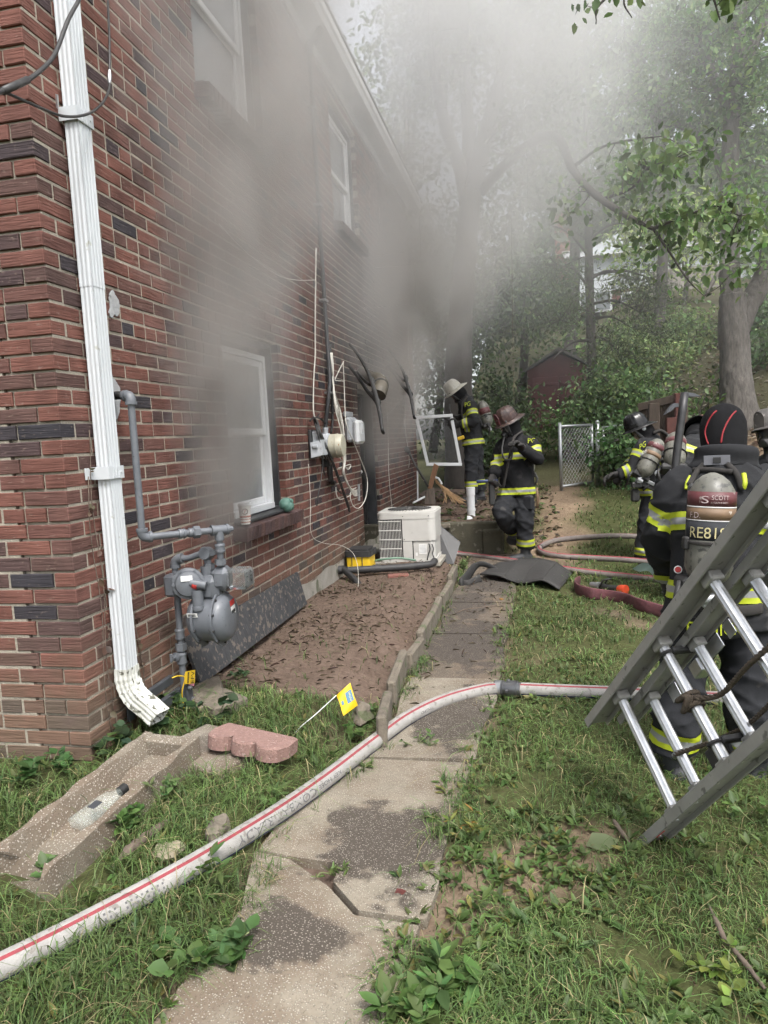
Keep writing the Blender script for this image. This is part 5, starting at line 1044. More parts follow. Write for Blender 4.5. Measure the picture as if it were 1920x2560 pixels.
def rock(label, c, r, mat, seed):
    rg_ = random.Random(seed); ph = [rg_.uniform(0, 6) for _ in range(6)]
    def fn(u, v):
        a, b = 2 * math.pi * u, math.pi * v; d = np.array([math.cos(a) * math.sin(b), math.sin(a) * math.sin(b), math.cos(b)]); k = 1 + .18 * math.sin(3 * d[0] + ph[0]) + .16 * math.sin(4 * d[1] + ph[1]) + .14 * math.sin(5 * d[2] + ph[2]) + .08 * math.sin(9 * d[0] + 7 * d[1] + ph[3])
        return tuple(np.array(c) + np.array(r) * d * k)
    obj1('rock', MB().grid(fn, 18, 10, closed_u=True), mat, label, 'rock', smooth=40)
rock('rough tan clod of rock between the stick and the hose', G(*e1(1180, 1270), .03), (.045, .05, .04), M_KERB, 1); rock('pale rounded stone in the grass beside the hose', G(*e1(915, 1375), .02), (.045, .04, .03), pm('pale_stone', (.38, .33, .24), (.28, .24, .17), scale=14, rough=.9), 2)
rock('broken lump of concrete at the near end of the kerb', G(905, 1790, .04), (.06, .07, .05), M_KERB, 4)
# marker flag
fl = thing('marker_flag', G(739, 1842), 'yellow utility marker flag on a bent wire', 'flag')
d2_ = lambda x, y: (640 + x * 660 / 1659, 1400 + y * 660 / 1659)
f0 = G(*d2_(250, 1110)); f1 = f0 + np.array([0, 0, 0]); dd = 3.35
tip = at(*d2_(505, 850), 3.46); base = f0; FT = [at(*d2_(505, 850), 3.46), at(*d2_(592, 775), 3.50), at(*d2_(622, 850), 3.48), at(*d2_(640, 915), 3.46), at(*d2_(585, 925), 3.45), at(*d2_(550, 975), 3.44)]
MB().tube(spline([base - (0, 0, .05), base + (0, 0, .02), at(*d2_(380, 965), 3.42), tip], 5), .0025, 6).build('wire', M_VINYL, fl, True)
fm = MB(); q00, q10, q11, q01 = FT[0], FT[1], FT[3], FT[5]
def flagf(u, v):
    p = (q00 * (1 - u) + q10 * u) * (1 - v) + (q01 * (1 - u) + q11 * u) * v; return tuple(p + AX[2] * (.012 * math.sin(5 * v + 2 * u)))
fm.grid(flagf, 10, 12); fm.build('cloth', pm('flag_yellow', (.80, .52, .01), (.70, .44, .01), scale=8, rough=.5, trans=.2), fl, True)
def fq(u0, u1, v0, v1, name, mat):
    m = MB(); m.grid(lambda u, v: tuple(np.array(flagf(u0 + (u1 - u0) * u, v0 + (v1 - v0) * v)) - AX[2] * .002), 5, 5); m.build(name, mat, fl)
fq(.50, .92, .22, .66, 'printed_panel', pm('blue_print', (.08, .20, .30), rough=.6)); fq(.12, .28, .42, .58, 'printed_mark', pm('blue_mark', (.10, .22, .30), rough=.6))
def ft(a, b): p = np.array(flagf(.82 - b, .26 + a)) - AX[2] * .004; return p
text_part('lettering', 'CAUTION', None, None, None, .12, pm('pale_print', (.70, .60, .30), rough=.6), fl, fit=.36, fn=ft)
# ---------------------------------------------------------------- firefighters
M_COAT = pm('turnout_fabric', (.0115, .0115, .013), (.007, .007, .008), scale=9, rough=.85, bump=.25, bscale=300, c3=(.022, .021, .021), s3=7, t3=.62, spec=.3)
M_COAT2 = pm('faded_turnout_fabric', (.020, .0205, .0225), (.012, .0125, .014), scale=6, rough=.9, bump=.25, bscale=300, c3=(.033, .032, .031), s3=8, t3=.62, spec=.3)
M_PANTS = pm('turnout_trousers', (.026, .027, .031), (.015, .016, .018), scale=7, rough=.92, bump=.25, bscale=300, c3=(.05, .048, .046), s3=9, t3=.64, spec=.25)
M_HOOD = pm('black_knit', (.008, .008, .009), (.0055, .0055, .006), scale=18, rough=.95, bump=.3, bscale=500, spec=.2)
M_LIME = pm('lime_reflective_tape', (.42, .49, .018), (.32, .375, .016), scale=12, rough=.55); M_SILV = pm('silver_reflective_tape', (.27, .275, .28), (.20, .205, .21), scale=14, rough=.4)
M_BOOT = pm('boot_rubber', (.022, .023, .026), (.05, .052, .056), scale=11, rough=.7); M_GLOVE = pm('glove_leather', (.014, .013, .013), (.03, .027, .025), scale=18, rough=.85)
M_VISOR = pm('visor', (.02, .022, .024), (.03, .03, .032), rough=.12, spec=.6, coat=.6)
M_TANK = pm('worn_cylinder', (.17, .165, .138), (.08, .08, .068), scale=14, rough=.42, c3=(.05, .05, .045), s3=40, t3=.57, stretch=(1, 1, .35))
M_TANKR = pm('cylinder_red_band', (.115, .030, .033), (.07, .022, .025), scale=14, rough=.55, c3=(.26, .22, .20), s3=34, t3=.62)
M_TANKT = pm('cylinder_tan_band', (.19, .12, .068), (.11, .07, .042), scale=14, rough=.6, c3=(.42, .38, .32), s3=30, t3=.64)
M_TANKN = pm('cylinder_navy_sleeve', (.012, .014, .019), (.022, .024, .028), scale=14, rough=.8)
M_STRAP = pm('webbing', (.017, .016, .015), (.032, .028, .025), scale=40, rough=.9)
M_HELW = pm('white_helmet', (.52, .50, .44), (.38, .36, .31), scale=9, rough=.4, c3=(.30, .28, .24), s3=22, t3=.62)
M_HELR = pm('scorched_red_helmet', (.050, .024, .020), (.022, .015, .014), scale=16, rough=.45, c3=(.12, .08, .06), s3=34, t3=.60)
M_HELB = pm('black_helmet', (.007, .007, .0075), (.012, .012, .0125), scale=9, rough=.25, spec=.35)
M_HELG = pm('scuffed_grey_helmet', (.10, .092, .085), (.045, .042, .04), scale=10, rough=.5, c3=(.24, .22, .20), s3=26, t3=.60)
def loft(mb, secs, n=20):
    v = []; f = []
    for c, a, b in secs:
        for j in range(n):
            t = 2 * math.pi * j / n; v.append(np.array(c) + np.array(a) * math.cos(t) + np.array(b) * math.sin(t))
    k = len(secs)
    for i in range(k - 1):
        for j in range(n): f.append((i * n + j, i * n + (j + 1) % n, (i + 1) * n + (j + 1) % n, (i + 1) * n + j))
    f.append(tuple(range(n))[::-1]); f.append(tuple((k - 1) * n + j for j in range(n))); mb.add(v, f)
def unit(v): v = np.array(v, float); return v / (np.linalg.norm(v) + 1e-12)
def seg_d(P, a, b):
    ab = b - a; t = np.clip(((P - a) @ ab) / (ab @ ab), 0, 1); return np.linalg.norm(P - (a + t[:, None] * ab), axis=1)
def remesh(mb, vox, smooth=3, name='body'):
    me = mb.mesh(name, [M_COAT]); o = bpy.data.objects.new(name, me); COL.objects.link(o)
    md = o.modifiers.new('r', 'REMESH'); md.mode = 'VOXEL'; md.voxel_size = vox; md.use_smooth_shade = True
    if smooth: ms = o.modifiers.new('s', 'SMOOTH'); ms.factor = .5; ms.iterations = smooth
    dg = bpy.context.evaluated_depsgraph_get(); dg.update(); m2 = bpy.data.meshes.new_from_object(o.evaluated_get(dg)); bpy.data.objects.remove(o); return m2
def get_co(me):
    c = np.zeros(len(me.vertices) * 3, np.float32); me.vertices.foreach_get('co', c); return c.reshape(-1, 3).astype(float)
def get_no(me):
    c = np.zeros(len(me.vertices) * 3, np.float32); me.vertices.foreach_get('normal', c); return c.reshape(-1, 3).astype(float)
def link(name, me, parent, mats=None):
    me.name = name
    if mats:
        if len(me.materials): me.materials.clear()
        [me.materials.append(m) for m in mats]
    o = bpy.data.objects.new(name, me); COL.objects.link(o); adopt(o, parent); return o
def strip(body, c, ax, bands, maxr, parent, off=.004, name='reflective_strip', tilt=None):
    """band of tape: the slice of the body between planes across the axis at c"""
    c = np.array(c, float); ax = unit(ax); bm = bmesh.new(); bm.from_mesh(body)
    cuts = sorted({t for b in bands for t in b[:2]})
    keep = [f for f in bm.faces if abs((np.array(f.calc_center_median()) - c) @ ax) < max(abs(t) for t in cuts) + .05 and np.linalg.norm((np.array(f.calc_center_median()) - c) - ax * ((np.array(f.calc_center_median()) - c) @ ax)) < maxr]
    ks = set(keep); bmesh.ops.delete(bm, geom=[f for f in bm.faces if f not in ks], context='FACES')
    for t in cuts:
        bmesh.ops.bisect_plane(bm, geom=bm.verts[:] + bm.edges[:] + bm.faces[:], plane_co=Vector(c + ax * t), plane_no=Vector(ax))
    dele = []
    for f in bm.faces:
        h = (np.array(f.calc_center_median()) - c) @ ax; mi = None
        for a, b, k in bands:
            if a < h < b: mi = k
        if mi is None: dele.append(f)
        else: f.material_index = mi
    bmesh.ops.delete(bm, geom=dele, context='FACES')
    bm.normal_update()
    for v in bm.verts: v.co += v.normal * off
    me = bpy.data.meshes.new(name); bm.to_mesh(me); bm.free()
    if not len(me.polygons): return None
    me.polygons.foreach_set('use_smooth', [True] * len(me.polygons)); return link(name, me, parent, [M_LIME, M_SILV])
B3 = [(-.038, -.014, 0), (-.014, .014, 1), (.014, .038, 0)]
def glove(parent, wrist, d, palm_n, curl, side, s=1.22, name='glove'):
    """hand: palm, four fingers, thumb at the side of the palm"""
    d = unit(d); pn = unit(np.array(palm_n) - d * (np.array(palm_n) @ d)); sd_ = np.cross(d, pn) * side; m = MB(); wrist = np.array(wrist, float)
    loft(m, [(wrist - d * .05 * s, sd_ * .045 * s, pn * .036 * s), (wrist, sd_ * .042 * s, pn * .030 * s), (wrist + d * .05 * s, sd_ * .050 * s, pn * .024 * s), (wrist + d * .10 * s, sd_ * .048 * s, pn * .020 * s)], 12)
    for k, (o, l) in enumerate(((.036, .070), (.012, .080), (-.012, .075), (-.035, .058))):
        p = wrist + (d * .095 + sd_ * o) * s; a = 0; pts = [p - d * .02 * s, p]
        for q in range(3): a += curl; p = p + (d * math.cos(a) + pn * math.sin(a)) * l * s / 3 * 1.1; pts.append(p)
        m.tube(pts, [.0135 * s] * 4 + [.011 * s], 8)
    p = wrist + (d * .03 + sd_ * .045) * s; m.tube([p - sd_ * .02 * s, p + (sd_ * .025 + d * .025 + pn * .01) * s, p + (sd_ * .03 + d * .055 + pn * .03) * s, p + (sd_ * .02 + d * .075 + pn * .045) * s], [.017 * s, .016 * s, .014 * s, .011 * s], 8)
    me = remesh(m, .007, 2, name); me.polygons.foreach_set('use_smooth', [True] * len(me.polygons)); return link(name, me, parent, [M_GLOVE])
def boot(parent, ankle, toe_dir, shaft_dir, s=1.0, ground=None):
    t = unit([toe_dir[0], toe_dir[1], toe_dir[2]]); up = unit(np.array(shaft_dir)); sd_ = unit(np.cross(t, up)); up = np.cross(sd_, t); a = np.array(ankle, float); m = MB()
    loft(m, [(a - t * .075 * s - up * .055, sd_ * .035, up * .034), (a - t * .05 * s - up * .05, sd_ * .046, up * .042), (a + t * .03 - up * .05, sd_ * .046, up * .045), (a + t * .10 - up * .052, sd_ * .052, up * .042), (a + t * .16 - up * .055, sd_ * .053, up * .038), (a + t * .20 - up * .058, sd_ * .044, up * .030), (a + t * .215 - up * .062, sd_ * .025, up * .018)], 16)
    loft(m, [(a - up * .06, sd_ * .05, t * .06), (a + up * .04, sd_ * .055, t * .062), (a + up * .16, sd_ * .068, t * .072)], 16)
    me = remesh(m, .010, 2, 'boot'); me.polygons.foreach_set('use_smooth', [True] * len(me.polygons)); o = link('boot', me, parent, [M_BOOT])
    so = MB(); so.prism([a + t * x + sd_ * y - up * .102 for x, y in ((-.085, -.03), (-.085, .03), (.03, .045), (.12, .056), (.18, .052), (.22, .022), (.22, -.022), (.18, -.052), (.12, -.056), (.03, -.045))], up * .022); so.build('sole', M_BLACKP, o); return o
def helmet(parent, c, up, fwd, mat, shield=None, s=1.0, ribs=8):
    up = unit(up); f = unit(np.array(fwd) - up * (np.array(fwd) @ up)); r = np.cross(f, up); c = np.array(c, float)
    h = MB(); nu, nv = 48, 12
    def crown(u, v):
        t = 2 * math.pi * u; ph = v * math.pi / 2; k = abs(math.cos(t * ribs / 2)) ** 18 * .006 * math.cos(ph) ** .3
        rr_ = math.cos(ph) ** .62 + 0.0; x, y = math.cos(t) * (.128 * rr_ + k), math.sin(t) * (.106 * rr_ + k)
        return tuple(c + s * (f * x + r * y + up * (.155 * math.sin(ph) + k * .8)))
    h.grid(crown, nu, nv, closed_u=True); o = h.build('helmet', mat, parent, True)
    b = MB()
    def brim(u, v):
        t = 2 * math.pi * u; ct = math.cos(t); w = .035 + .055 * max(0, -ct) ** 2 + .012 * max(0, ct) ** 3
        x = ct * (.126 + w * v); y = math.sin(t) * (.104 + (.030 + .01 * max(0, -ct)) * v); z = .004 - .018 * v - .030 * v * max(0, -ct) ** 2 - .012 * v * abs(math.sin(t)) ** 3
        return tuple(c + s * (f * x + r * y + up * z))
    b.grid(brim, nu, 5, closed_u=True); b.build('brim', mat, o, True, solid=.005)
    b = MB(); b.tube([brim(u, 1) for u in np.linspace(0, 1, 48, endpoint=False)], .0045, 6, closed=True); b.build('brim_edge', M_STRAP if mat is not M_HELW else M_HELW, o, True)
    if shield:
        q = MB(); q.prism([c + s * (f * (.137 - .012 * abs(y) / .05 - z * .10) + r * y + up * z) for y, z in ((-.042, .005), (.042, .005), (.050, .08), (.035, .125), (0, .145), (-.035, .125), (-.050, .08))], f * .008 * s); q.build('front_shield', shield, o)
    else:
        q = MB(); q.tube([c + s * (f * .128 + up * .03), c + s * (f * .10 + up * .12), c + s * (f * .05 + up * .158)], .008, 6); q.build('front_holder', mat, o, True)
    return o
def mask(parent, c, fwd, up, s=1.0):
    f = unit(fwd); up = unit(np.array(up) - f * (np.array(up) @ f)); r = np.cross(f, up); c = np.array(c, float); m = MB()
    m.grid(lambda u, v: tuple(c + s * (r * .088 * math.sin((u - .5) * 2.7) + up * (.085 - .19 * v) * 1.0 + f * (.062 + .052 * math.cos((u - .5) * 2.7) * (1 - .35 * (2 * v - .9) ** 2)))), 16, 12); o = m.build('facepiece', M_VISOR, parent, True, solid=.006)
    m = MB(); m.tube([c + s * (r * .088 * math.sin((u - .5) * 2.7) + up * (.085 if v == 0 else -.105) + f * (.06 + .05 * math.cos((u - .5) * 2.7) * (.72 if v == 0 else .6))) for v, rng_ in ((0, np.linspace(0, 1, 10)), (1, np.linspace(1, 0, 10))) for u in rng_], .007, 6, closed=True); m.build('seal', M_BLACKP, o, True)
    m = MB(); m.lathe([(0, .045), (.02, .045), (.03, .038), (.055, .036), (.06, .025)], c + s * (f * .085 - up * .07), f - up * .25, 16); m.build('regulator', M_BLACKP, o, 40); return o
def tank(parent, top, bottom, r=.086, back=None, deco=None):
    """air cylinder from dome to valve, on a back frame"""
    top = np.array(top, float); bottom = np.array(bottom, float); a = unit(top - bottom); L_ = np.linalg.norm(top - bottom)
    prof = [(0, .02), (.012, .03), (.03, r * .62), (.055, r * .86), (.09, r), (L_ * .30, r), (L_ - .11, r), (L_ - .07, r * .93), (L_ - .035, r * .72), (L_ - .012, r * .42), (L_, r * .1)]
    o = MB().lathe(prof, bottom, a, 28).build('air_cylinder', M_TANK, parent, True)
    for z0, z1, mt in (deco or [(.62, .74, M_TANKR)]): MB().lathe([(L_ * z0, r * 1.006), (L_ * z1, r * 1.006)], bottom, a, 28).build('band', mt, o, True)
    v = MB(); v.tube([bottom + a * .01, bottom - a * .05], [.022, .020], 12); v.lathe([(-.03, .026), (.03, .03), (.035, .02)], bottom - a * .035, unit(np.cross(a, back if back is not None else (1, 0, 0))), 12); v.bbox(bottom - a * .05, (.04, .04, .035), .006); v.build('valve', M_GALV, o, 40)
    if back is not None:
        bk = unit(np.array(back) - a * (np.array(back) @ a)); sd_ = np.cross(bk, a); R = np.stack([sd_, bk, a], 1)
        b = MB(); b.bbox(bottom + a * L_ * .45 - bk * (r + .01), (.11, .03, L_ * .9), .012, R); b.bbox(bottom + a * .02 - bk * (r * .4), (.20, .12, .06), .015, R); b.build('back_frame', M_BLACKP, o)
        b = MB()
        b.tube([bottom + a * L_ * .41 + (r + .004) * (math.cos(t) * bk + math.sin(t) * sd_) for t in np.linspace(-2.2, 2.2, 18)], .007, 6, up=a); b.build('cylinder_strap', M_STRAP, o)
        b = MB(); b.bbox(bottom + a * L_ * .40 + sd_ * (r + .006), (.02, .04, .05), .006, R); b.build('latch', M_BLACKP, o)
        for q in (-1, 1): MB().tube([bottom + a * .03 + sd_ * q * .10 - bk * .02, bottom - a * .03 + sd_ * q * .12, bottom - a * .10 + sd_ * q * .10 - bk * .03], .012, 8).build('hose', M_BLACKP, o, True)
    return o
def person(label, J, fwd, base, vox=.016, coat=M_COAT, pants=M_PANTS, s=1.0, fold=.011, hem_drop=.15, seed=1.0, wid=1.0, dep=1.0):
    p = thing('person', base, label, 'person', None); J = {k: np.array(v, float) for k, v in J.items()}; fwd = np.array(fwd, float)
    m = MB(); lat = unit(J['shR'] - J['shL']); spine = unit(J['neck'] - J['pelvis']); lat = unit(lat - spine * (lat @ spine) * .6); fw = unit(np.cross(spine, lat));
    if fw @ fwd < 0: fw = -fw
    hl = unit(J['hipR'] - J['hipL']); pel = J['pelvis']; nk = J['neck']; L_ = np.linalg.norm(nk - pel)
    down = unit(.55 * -spine + .45 * np.array([0, 0, -1])); hm = pel + down * hem_drop
    hfw = unit(np.cross(hl, -down)); hfw = hfw if hfw @ fw > 0 else -hfw
    W_ = lambda w: w * s * wid; Dp = lambda w: w * s * dep
    loft(m, [(hm, hl * W_(.225), hfw * Dp(.165)), (hm - down * .04, hl * W_(.222), hfw * Dp(.165)), (pel, hl * W_(.21), hfw * Dp(.16)), (pel + spine * L_ * .3, lat * W_(.20), fw * Dp(.155)), (pel + spine * L_ * .58, lat * W_(.215), fw * Dp(.165)), (pel + spine * L_ * .8, lat * W_(.21), fw * Dp(.15)), (pel + spine * L_ * .92, lat * W_(.15), fw * Dp(.12)), (nk, lat * .095 * s, fw * .095 * s), (nk + unit(J['head'] - nk) * .05, lat * .085 * s, fw * .085 * s)], 24)
    for q in 'LR':
        sh, el, wr = J['sh' + q], J['el' + q], J['ha' + q]; ins = nk * .45 + pel * .1 + sh * .45
        P = [ins, sh, sh * .5 + el * .5, el, el * .5 + wr * .5, wr]; m.tube(spline(P, 4), np.interp(np.linspace(0, 1, 21), [0, .2, .4, .6, .8, 1], np.array([.085, .092, .085, .076, .070, .066]) * s), 14)
        hp, kn, an = J['hip' + q], J['kn' + q], J['an' + q]
        m.tube(spline([hp + unit(hp - kn) * .06, hp, hp * .5 + kn * .5, kn, kn * .45 + an * .55, an + unit(kn - an) * .03], 4), np.interp(np.linspace(0, 1, 21), [0, .2, .4, .6, .8, 1], np.array([.11, .122, .112, .100, .095, .098]) * s), 16)
    hd = J['head']; hu = unit(J['head'] - nk); hf = unit(J['look'] - hu * (J['look'] @ hu)); hr = np.cross(hf, hu)
    loft(m, [(hd - hu * .145 * s, hr * .075 * s, hf * .085 * s), (hd - hu * .09 * s, hr * .088 * s, hf * .105 * s), (hd - hu * .03 * s, hr * .096 * s, hf * .116 * s), (hd + hu * .03 * s, hr * .098 * s, hf * .12 * s), (hd + hu * .08 * s, hr * .086 * s, hf * .104 * s), (hd + hu * .115 * s, hr * .055 * s, hf * .068 * s), (hd + hu * .128 * s, hr * .015 * s, hf * .02 * s)], 18)
    me = remesh(m, vox); co = get_co(me); no = get_no(me); x, y, z = co.T
    segs = lambda a, b: seg_d(co, J[a], J[b])
    dl = np.minimum.reduce([segs('hipL', 'knL'), segs('knL', 'anL'), segs('hipR', 'knR'), segs('knR', 'anR')]); da = np.minimum.reduce([segs('shL', 'elL'), segs('elL', 'haL'), segs('shR', 'elR'), segs('elR', 'haR')])
    hh = (co - hm) @ down; isleg = (hh > -.005) & (da > .10 * s); hdist = np.linalg.norm(co - hd, axis=1); ishead = hdist < .16 * s
    # cloth folds
    a_ = np.sin(9 * x + 14 * z + seed + 2.2 * np.sin(7 * z + 3 * y)) + np.sin(13 * y - 17 * z + 1.7 * seed + 2 * np.sin(6 * x)) + .6 * np.sin(31 * z + 19 * x - 11 * y + seed)
    b_ = 1 - np.abs(np.sin(5.5 * z + 8 * (x + y) + 2 * np.sin(9 * z + seed)))
    c_ = (1 - np.abs(np.sin(17 * z + 9 * x - 7 * y + 2.5 * np.sin(8 * x + 5 * z + seed) + 1.5 * np.sin(13 * y)))) ** 2 + .6 * (1 - np.abs(np.sin(29 * z - 13 * x + 17 * y + 2 * np.sin(15 * z + seed)))) ** 2
    amp = np.where(ishead, .0, np.where(isleg, 1.15, 1.0)) * fold
    co2 = co + no * (amp * (.55 * a_ / 1.6 + .9 * b_ ** 3 + .75 * c_ - .55))[:, None]
    me.vertices.foreach_set('co', co2.astype(np.float32).ravel()); me.update()
    nf = len(me.polygons); fc = np.zeros(nf * 3, np.float32); me.polygons.foreach_get('center', fc); fc = fc.reshape(-1, 3).astype(float)
    da2 = np.minimum.reduce([seg_d(fc, J['shL'], J['elL']), seg_d(fc, J['elL'], J['haL']), seg_d(fc, J['shR'], J['elR']), seg_d(fc, J['elR'], J['haR'])])
    mi = np.where(((fc - hm) @ down > -.004) & (da2 > .105 * s), 1, 0); mi = np.where(np.linalg.norm(fc - hd, axis=1) < .155 * s, 2, mi)
    body = link('body', me, p, [coat, pants, M_HOOD]); me.polygons.foreach_set('material_index', mi.astype(np.int32)); me.polygons.foreach_set('use_smooth', np.ones(nf, bool))
    return p, me, dict(J=J, lat=lat, spine=spine, fw=fw, hm=hm, down=down, hu=hu, hf=hf, hr=hr, L=L_, s=s)
def limb_strip(p, me, a, b, t, r=.14): return strip(me, a * (1 - t) + b * t, b - a, B3, r, p)
c6 = lambda x, y: (1400 + x * 520 / 1643, 900 + y * 520 / 1643)
kk5 = lambda x, y: (1480 + x * 240 / 1561, 960 + y * 240 / 1561)
r2 = lambda x, y: (1640 + x * 280 / 1376, 1000 + y * 280 / 1376)
HOR = lambda dx, dy: np.array([dx, dy, 0.0])
# 1. red helmet, striding by the hose
D2 = 8.15; q = lambda x, y, dd=0.0: at(*c5(x, y), D2 + dd)
J = dict(pelvis=q(860, 1215), neck=q(835, 770), head=q(790, 665, -.04), look=HOR(-.85, -.50) + (0, 0, -.12), shL=q(985, 855, -.12), shR=q(735, 850, .12), elL=q(1050, 985, -.22), haL=q(905, 880, -.34), elR=q(668, 1030, .10), haR=q(640, 1150, -.05), hipL=q(925, 1290, -.05), hipR=q(785, 1290, .08), knL=q(930, 1550, -.10), anL=q(935, 1830, -.02), knR=q(715, 1500, -.20), anR=q(835, 1655, .22))
p2, me2, I2 = person('firefighter in scorched red helmet and air mask striding past fallen awning', J, HOR(-.7, -.7), G(1300, 1402), coat=M_COAT, s=1.0, seed=2.0, hem_drop=.13)
jj = I2['J']; limb_strip(p2, me2, jj['shL'], jj['elL'], .55); limb_strip(p2, me2, jj['elR'], jj['haR'], .25); limb_strip(p2, me2, jj['knL'], jj['anL'], .70, .16); limb_strip(p2, me2, jj['knR'], jj['anR'], .8, .16)
strip(me2, I2['hm'] - I2['down'] * .05, -I2['down'], B3, .36, p2); strip(me2, jj['pelvis'] + I2['spine'] * I2['L'] * .56, I2['spine'], B3, .24, p2)
helmet(p2, jj['head'] + I2['hu'] * .055, I2['hu'] + I2['hf'] * .05, I2['hf'], M_HELR, M_TANKR); mask(p2, jj['head'], I2['hf'], I2['hu'])
bk = -I2['fw']; tk = tank(p2, jj['neck'] + bk * .26 - I2['spine'] * .06, jj['pelvis'] + bk * .25 + I2['spine'] * .08, .08, bk)
glove(p2, jj['haL'], jj['haL'] - jj['elL'], -I2['spine'], .55, 1); glove(p2, jj['haR'], jj['haR'] - jj['elR'], I2['fw'] * .5 - I2['lat'], .7, -1)
boot(p2, jj['anL'] - (0, 0, .02), HOR(-.9, -.45), (0, 0, 1)); boot(p2, jj['anR'], unit(jj['anR'] - jj['knR']) * .9 + (0, 0, -.5), jj['knR'] - jj['anR'])
cable([jj['head'] + I2['hf'] * .12 - I2['hu'] * .09, q(720, 900, -.3), q(740, 985, -.32), q(800, 985, -.3), q(815, 930, -.28)], .011, M_BLACKP, 'air_hose', p2)
cable([q(905, 730, -.05), q(830, 790, -.25), q(800, 900, -.28), q(760, 1100, -.25), q(730, 1250, -.2)], .014, M_STRAP, 'harness_strap', p2)
MB().bbox(q(960, 1390, -.18), (.13, .05, .17), .02, frame(I2['fw'])).build('thigh_pocket', M_PANTS, p2)
m = MB(); m.bbox(q(625, 1310, -.12), (.07, .07, .26), .02); m.tube([q(625, 1230, -.12), q(650, 1180, -.1)], .02, 8); m.build('belt_radio', M_BLACKP, p2)
MB().tube([q(1040, 1250, .1), q(1048, 1350, .12), q(1045, 1440, .12)], [.018, .022, .026], 8, sx=.5).build('strap_end', M_TANKT, p2, True)
text_part('lettering', 'PG', q(958, 842, -.235), unit(q(1030, 835, -.20) - q(958, 842, -.235)), (0, 0, 1), .055, M_LIME, p2, fit=.095)
tb_ = obj1('pry_bar', MB().tube([q(485, 1195, -.12), q(560, 1190, -.12), q(680, 1185, -.1)], .018, 10), pm('blue_steel', (.03, .05, .12), (.02, .03, .08), rough=.5), 'blue bar held low by the red helmeted firefighter', 'bar', smooth=True)
# 2. white helmet, carrying the screen
D1 = 10.7; q = lambda x, y, dd=0.0: at(*c5(x, y), D1 + dd)
J = dict(pelvis=q(450, 800), neck=q(385, 420), head=q(300, 365, -.02), look=HOR(-.97, -.10) + (0, 0, -.35), shL=q(425, 500, -.20), shR=q(420, 490, .20), elL=q(465, 640, -.28), haL=q(330, 665, -.22), elR=q(400, 640, .26), haR=q(290, 640, .20), hipL=q(450, 850, -.09), hipR=q(470, 850, .09), knL=q(430, 1080, -.11), anL=q(440, 1330, -.10), knR=q(490, 1080, .11), anR=q(520, 1300, .12))
p1, me1, I1 = person('firefighter in white helmet carrying a white framed screen by the wall', J, HOR(-1, -.05), G(1190, 1245), coat=M_COAT2, seed=4.0, hem_drop=.10)
jj = I1['J']; limb_strip(p1, me1, jj['shL'], jj['elL'], .45); limb_strip(p1, me1, jj['elL'], jj['haL'], .62); limb_strip(p1, me1, jj['knL'], jj['anL'], .55, .15); limb_strip(p1, me1, jj['knR'], jj['anR'], .55, .15); strip(me1, I1['hm'] - I1['down'] * .05, -I1['down'], B3, .36, p1)
helmet(p1, jj['head'] + I1['hu'] * .05, I1['hu'] * .95 - I1['hf'] * .3, I1['hf'], M_HELW, M_LABEL); mask(p1, jj['head'], I1['hf'], I1['hu'])
bk = -I1['fw']; tank(p1, q(525, 450, -.05), q(600, 690, -.08), .085, bk, [(.48, .70, M_TANKR)]); glove(p1, jj['haL'], jj['haL'] - jj['elL'], (0, -1, 0), .75, 1); glove(p1, jj['haR'], jj['haR'] - jj['elR'], (0, 1, 0), .7, -1)
boot(p1, jj['anL'], HOR(-1, -.1), (0, 0, 1)); boot(p1, jj['anR'], HOR(-1, -.05), (0, 0, 1))
cable([q(235, 480, -.05), q(245, 560, -.08), q(300, 590, -.1), q(370, 560, -.12)], .012, M_BLACKP, 'air_hose', p1)
cable([q(400, 410, -.12), q(360, 470, -.22), q(345, 560, -.24), q(380, 690, -.24)], .016, M_STRAP, 'harness_strap', p1)
MB().bbox(q(340, 792, -.2), (.10, .03, .05), .008, rotm('Y', -15)).build('yellow_handle', M_YEL, p1)
text_part('lettering', 'PG', q(376, 508, -.31), unit(q(425, 495, -.31) - q(376, 508, -.31)), (0, 0, 1), .065, M_LIME, p1, fit=.085)
scn = thing('window_screen', q(180, 1000, -.25), 'white framed insect screen carried by the white helmeted firefighter', 'screen')
cs = [q(-120, 608, -.1), q(250, 585, -.22), q(335, 1035, -.22), q(30, 1030, -.12)]
cs[0] = at(*c5(-70, 605), 10.45); cs[3] = at(*c5(35, 1035), 10.45); 
for i in range(4):
    a, b_ = cs[i], cs[(i + 1) % 4]; d = unit(b_ - a); MB().bbox((a + b_) / 2, (.045, np.linalg.norm(b_ - a) + (.045 if i % 2 == 0 else -.045), .028), .004, frame(d, AX[2])).build('frame_bar', M_VINYL, scn)
M_MESH = bpy.data.materials.new('insect_mesh'); M_MESH.use_nodes = True; N, L = fac(M_MESH); b = N['Principled BSDF']; b.inputs['Base Color'].default_value = (.05, .05, .05, 1)
nz1 = N.new('ShaderNodeTexNoise'); nz1.inputs['Scale'].default_value = 4; rr1 = N.new('ShaderNodeMapRange'); rr1.inputs[3].default_value = .30; rr1.inputs[4].default_value = .5; L.new(nz1.outputs[0], rr1.inputs[0]); L.new(rr1.outputs[0], b.inputs['Alpha'])
m = MB(); m.add(cs, [(0, 1, 2, 3)]); m.build('mesh', M_MESH, scn)
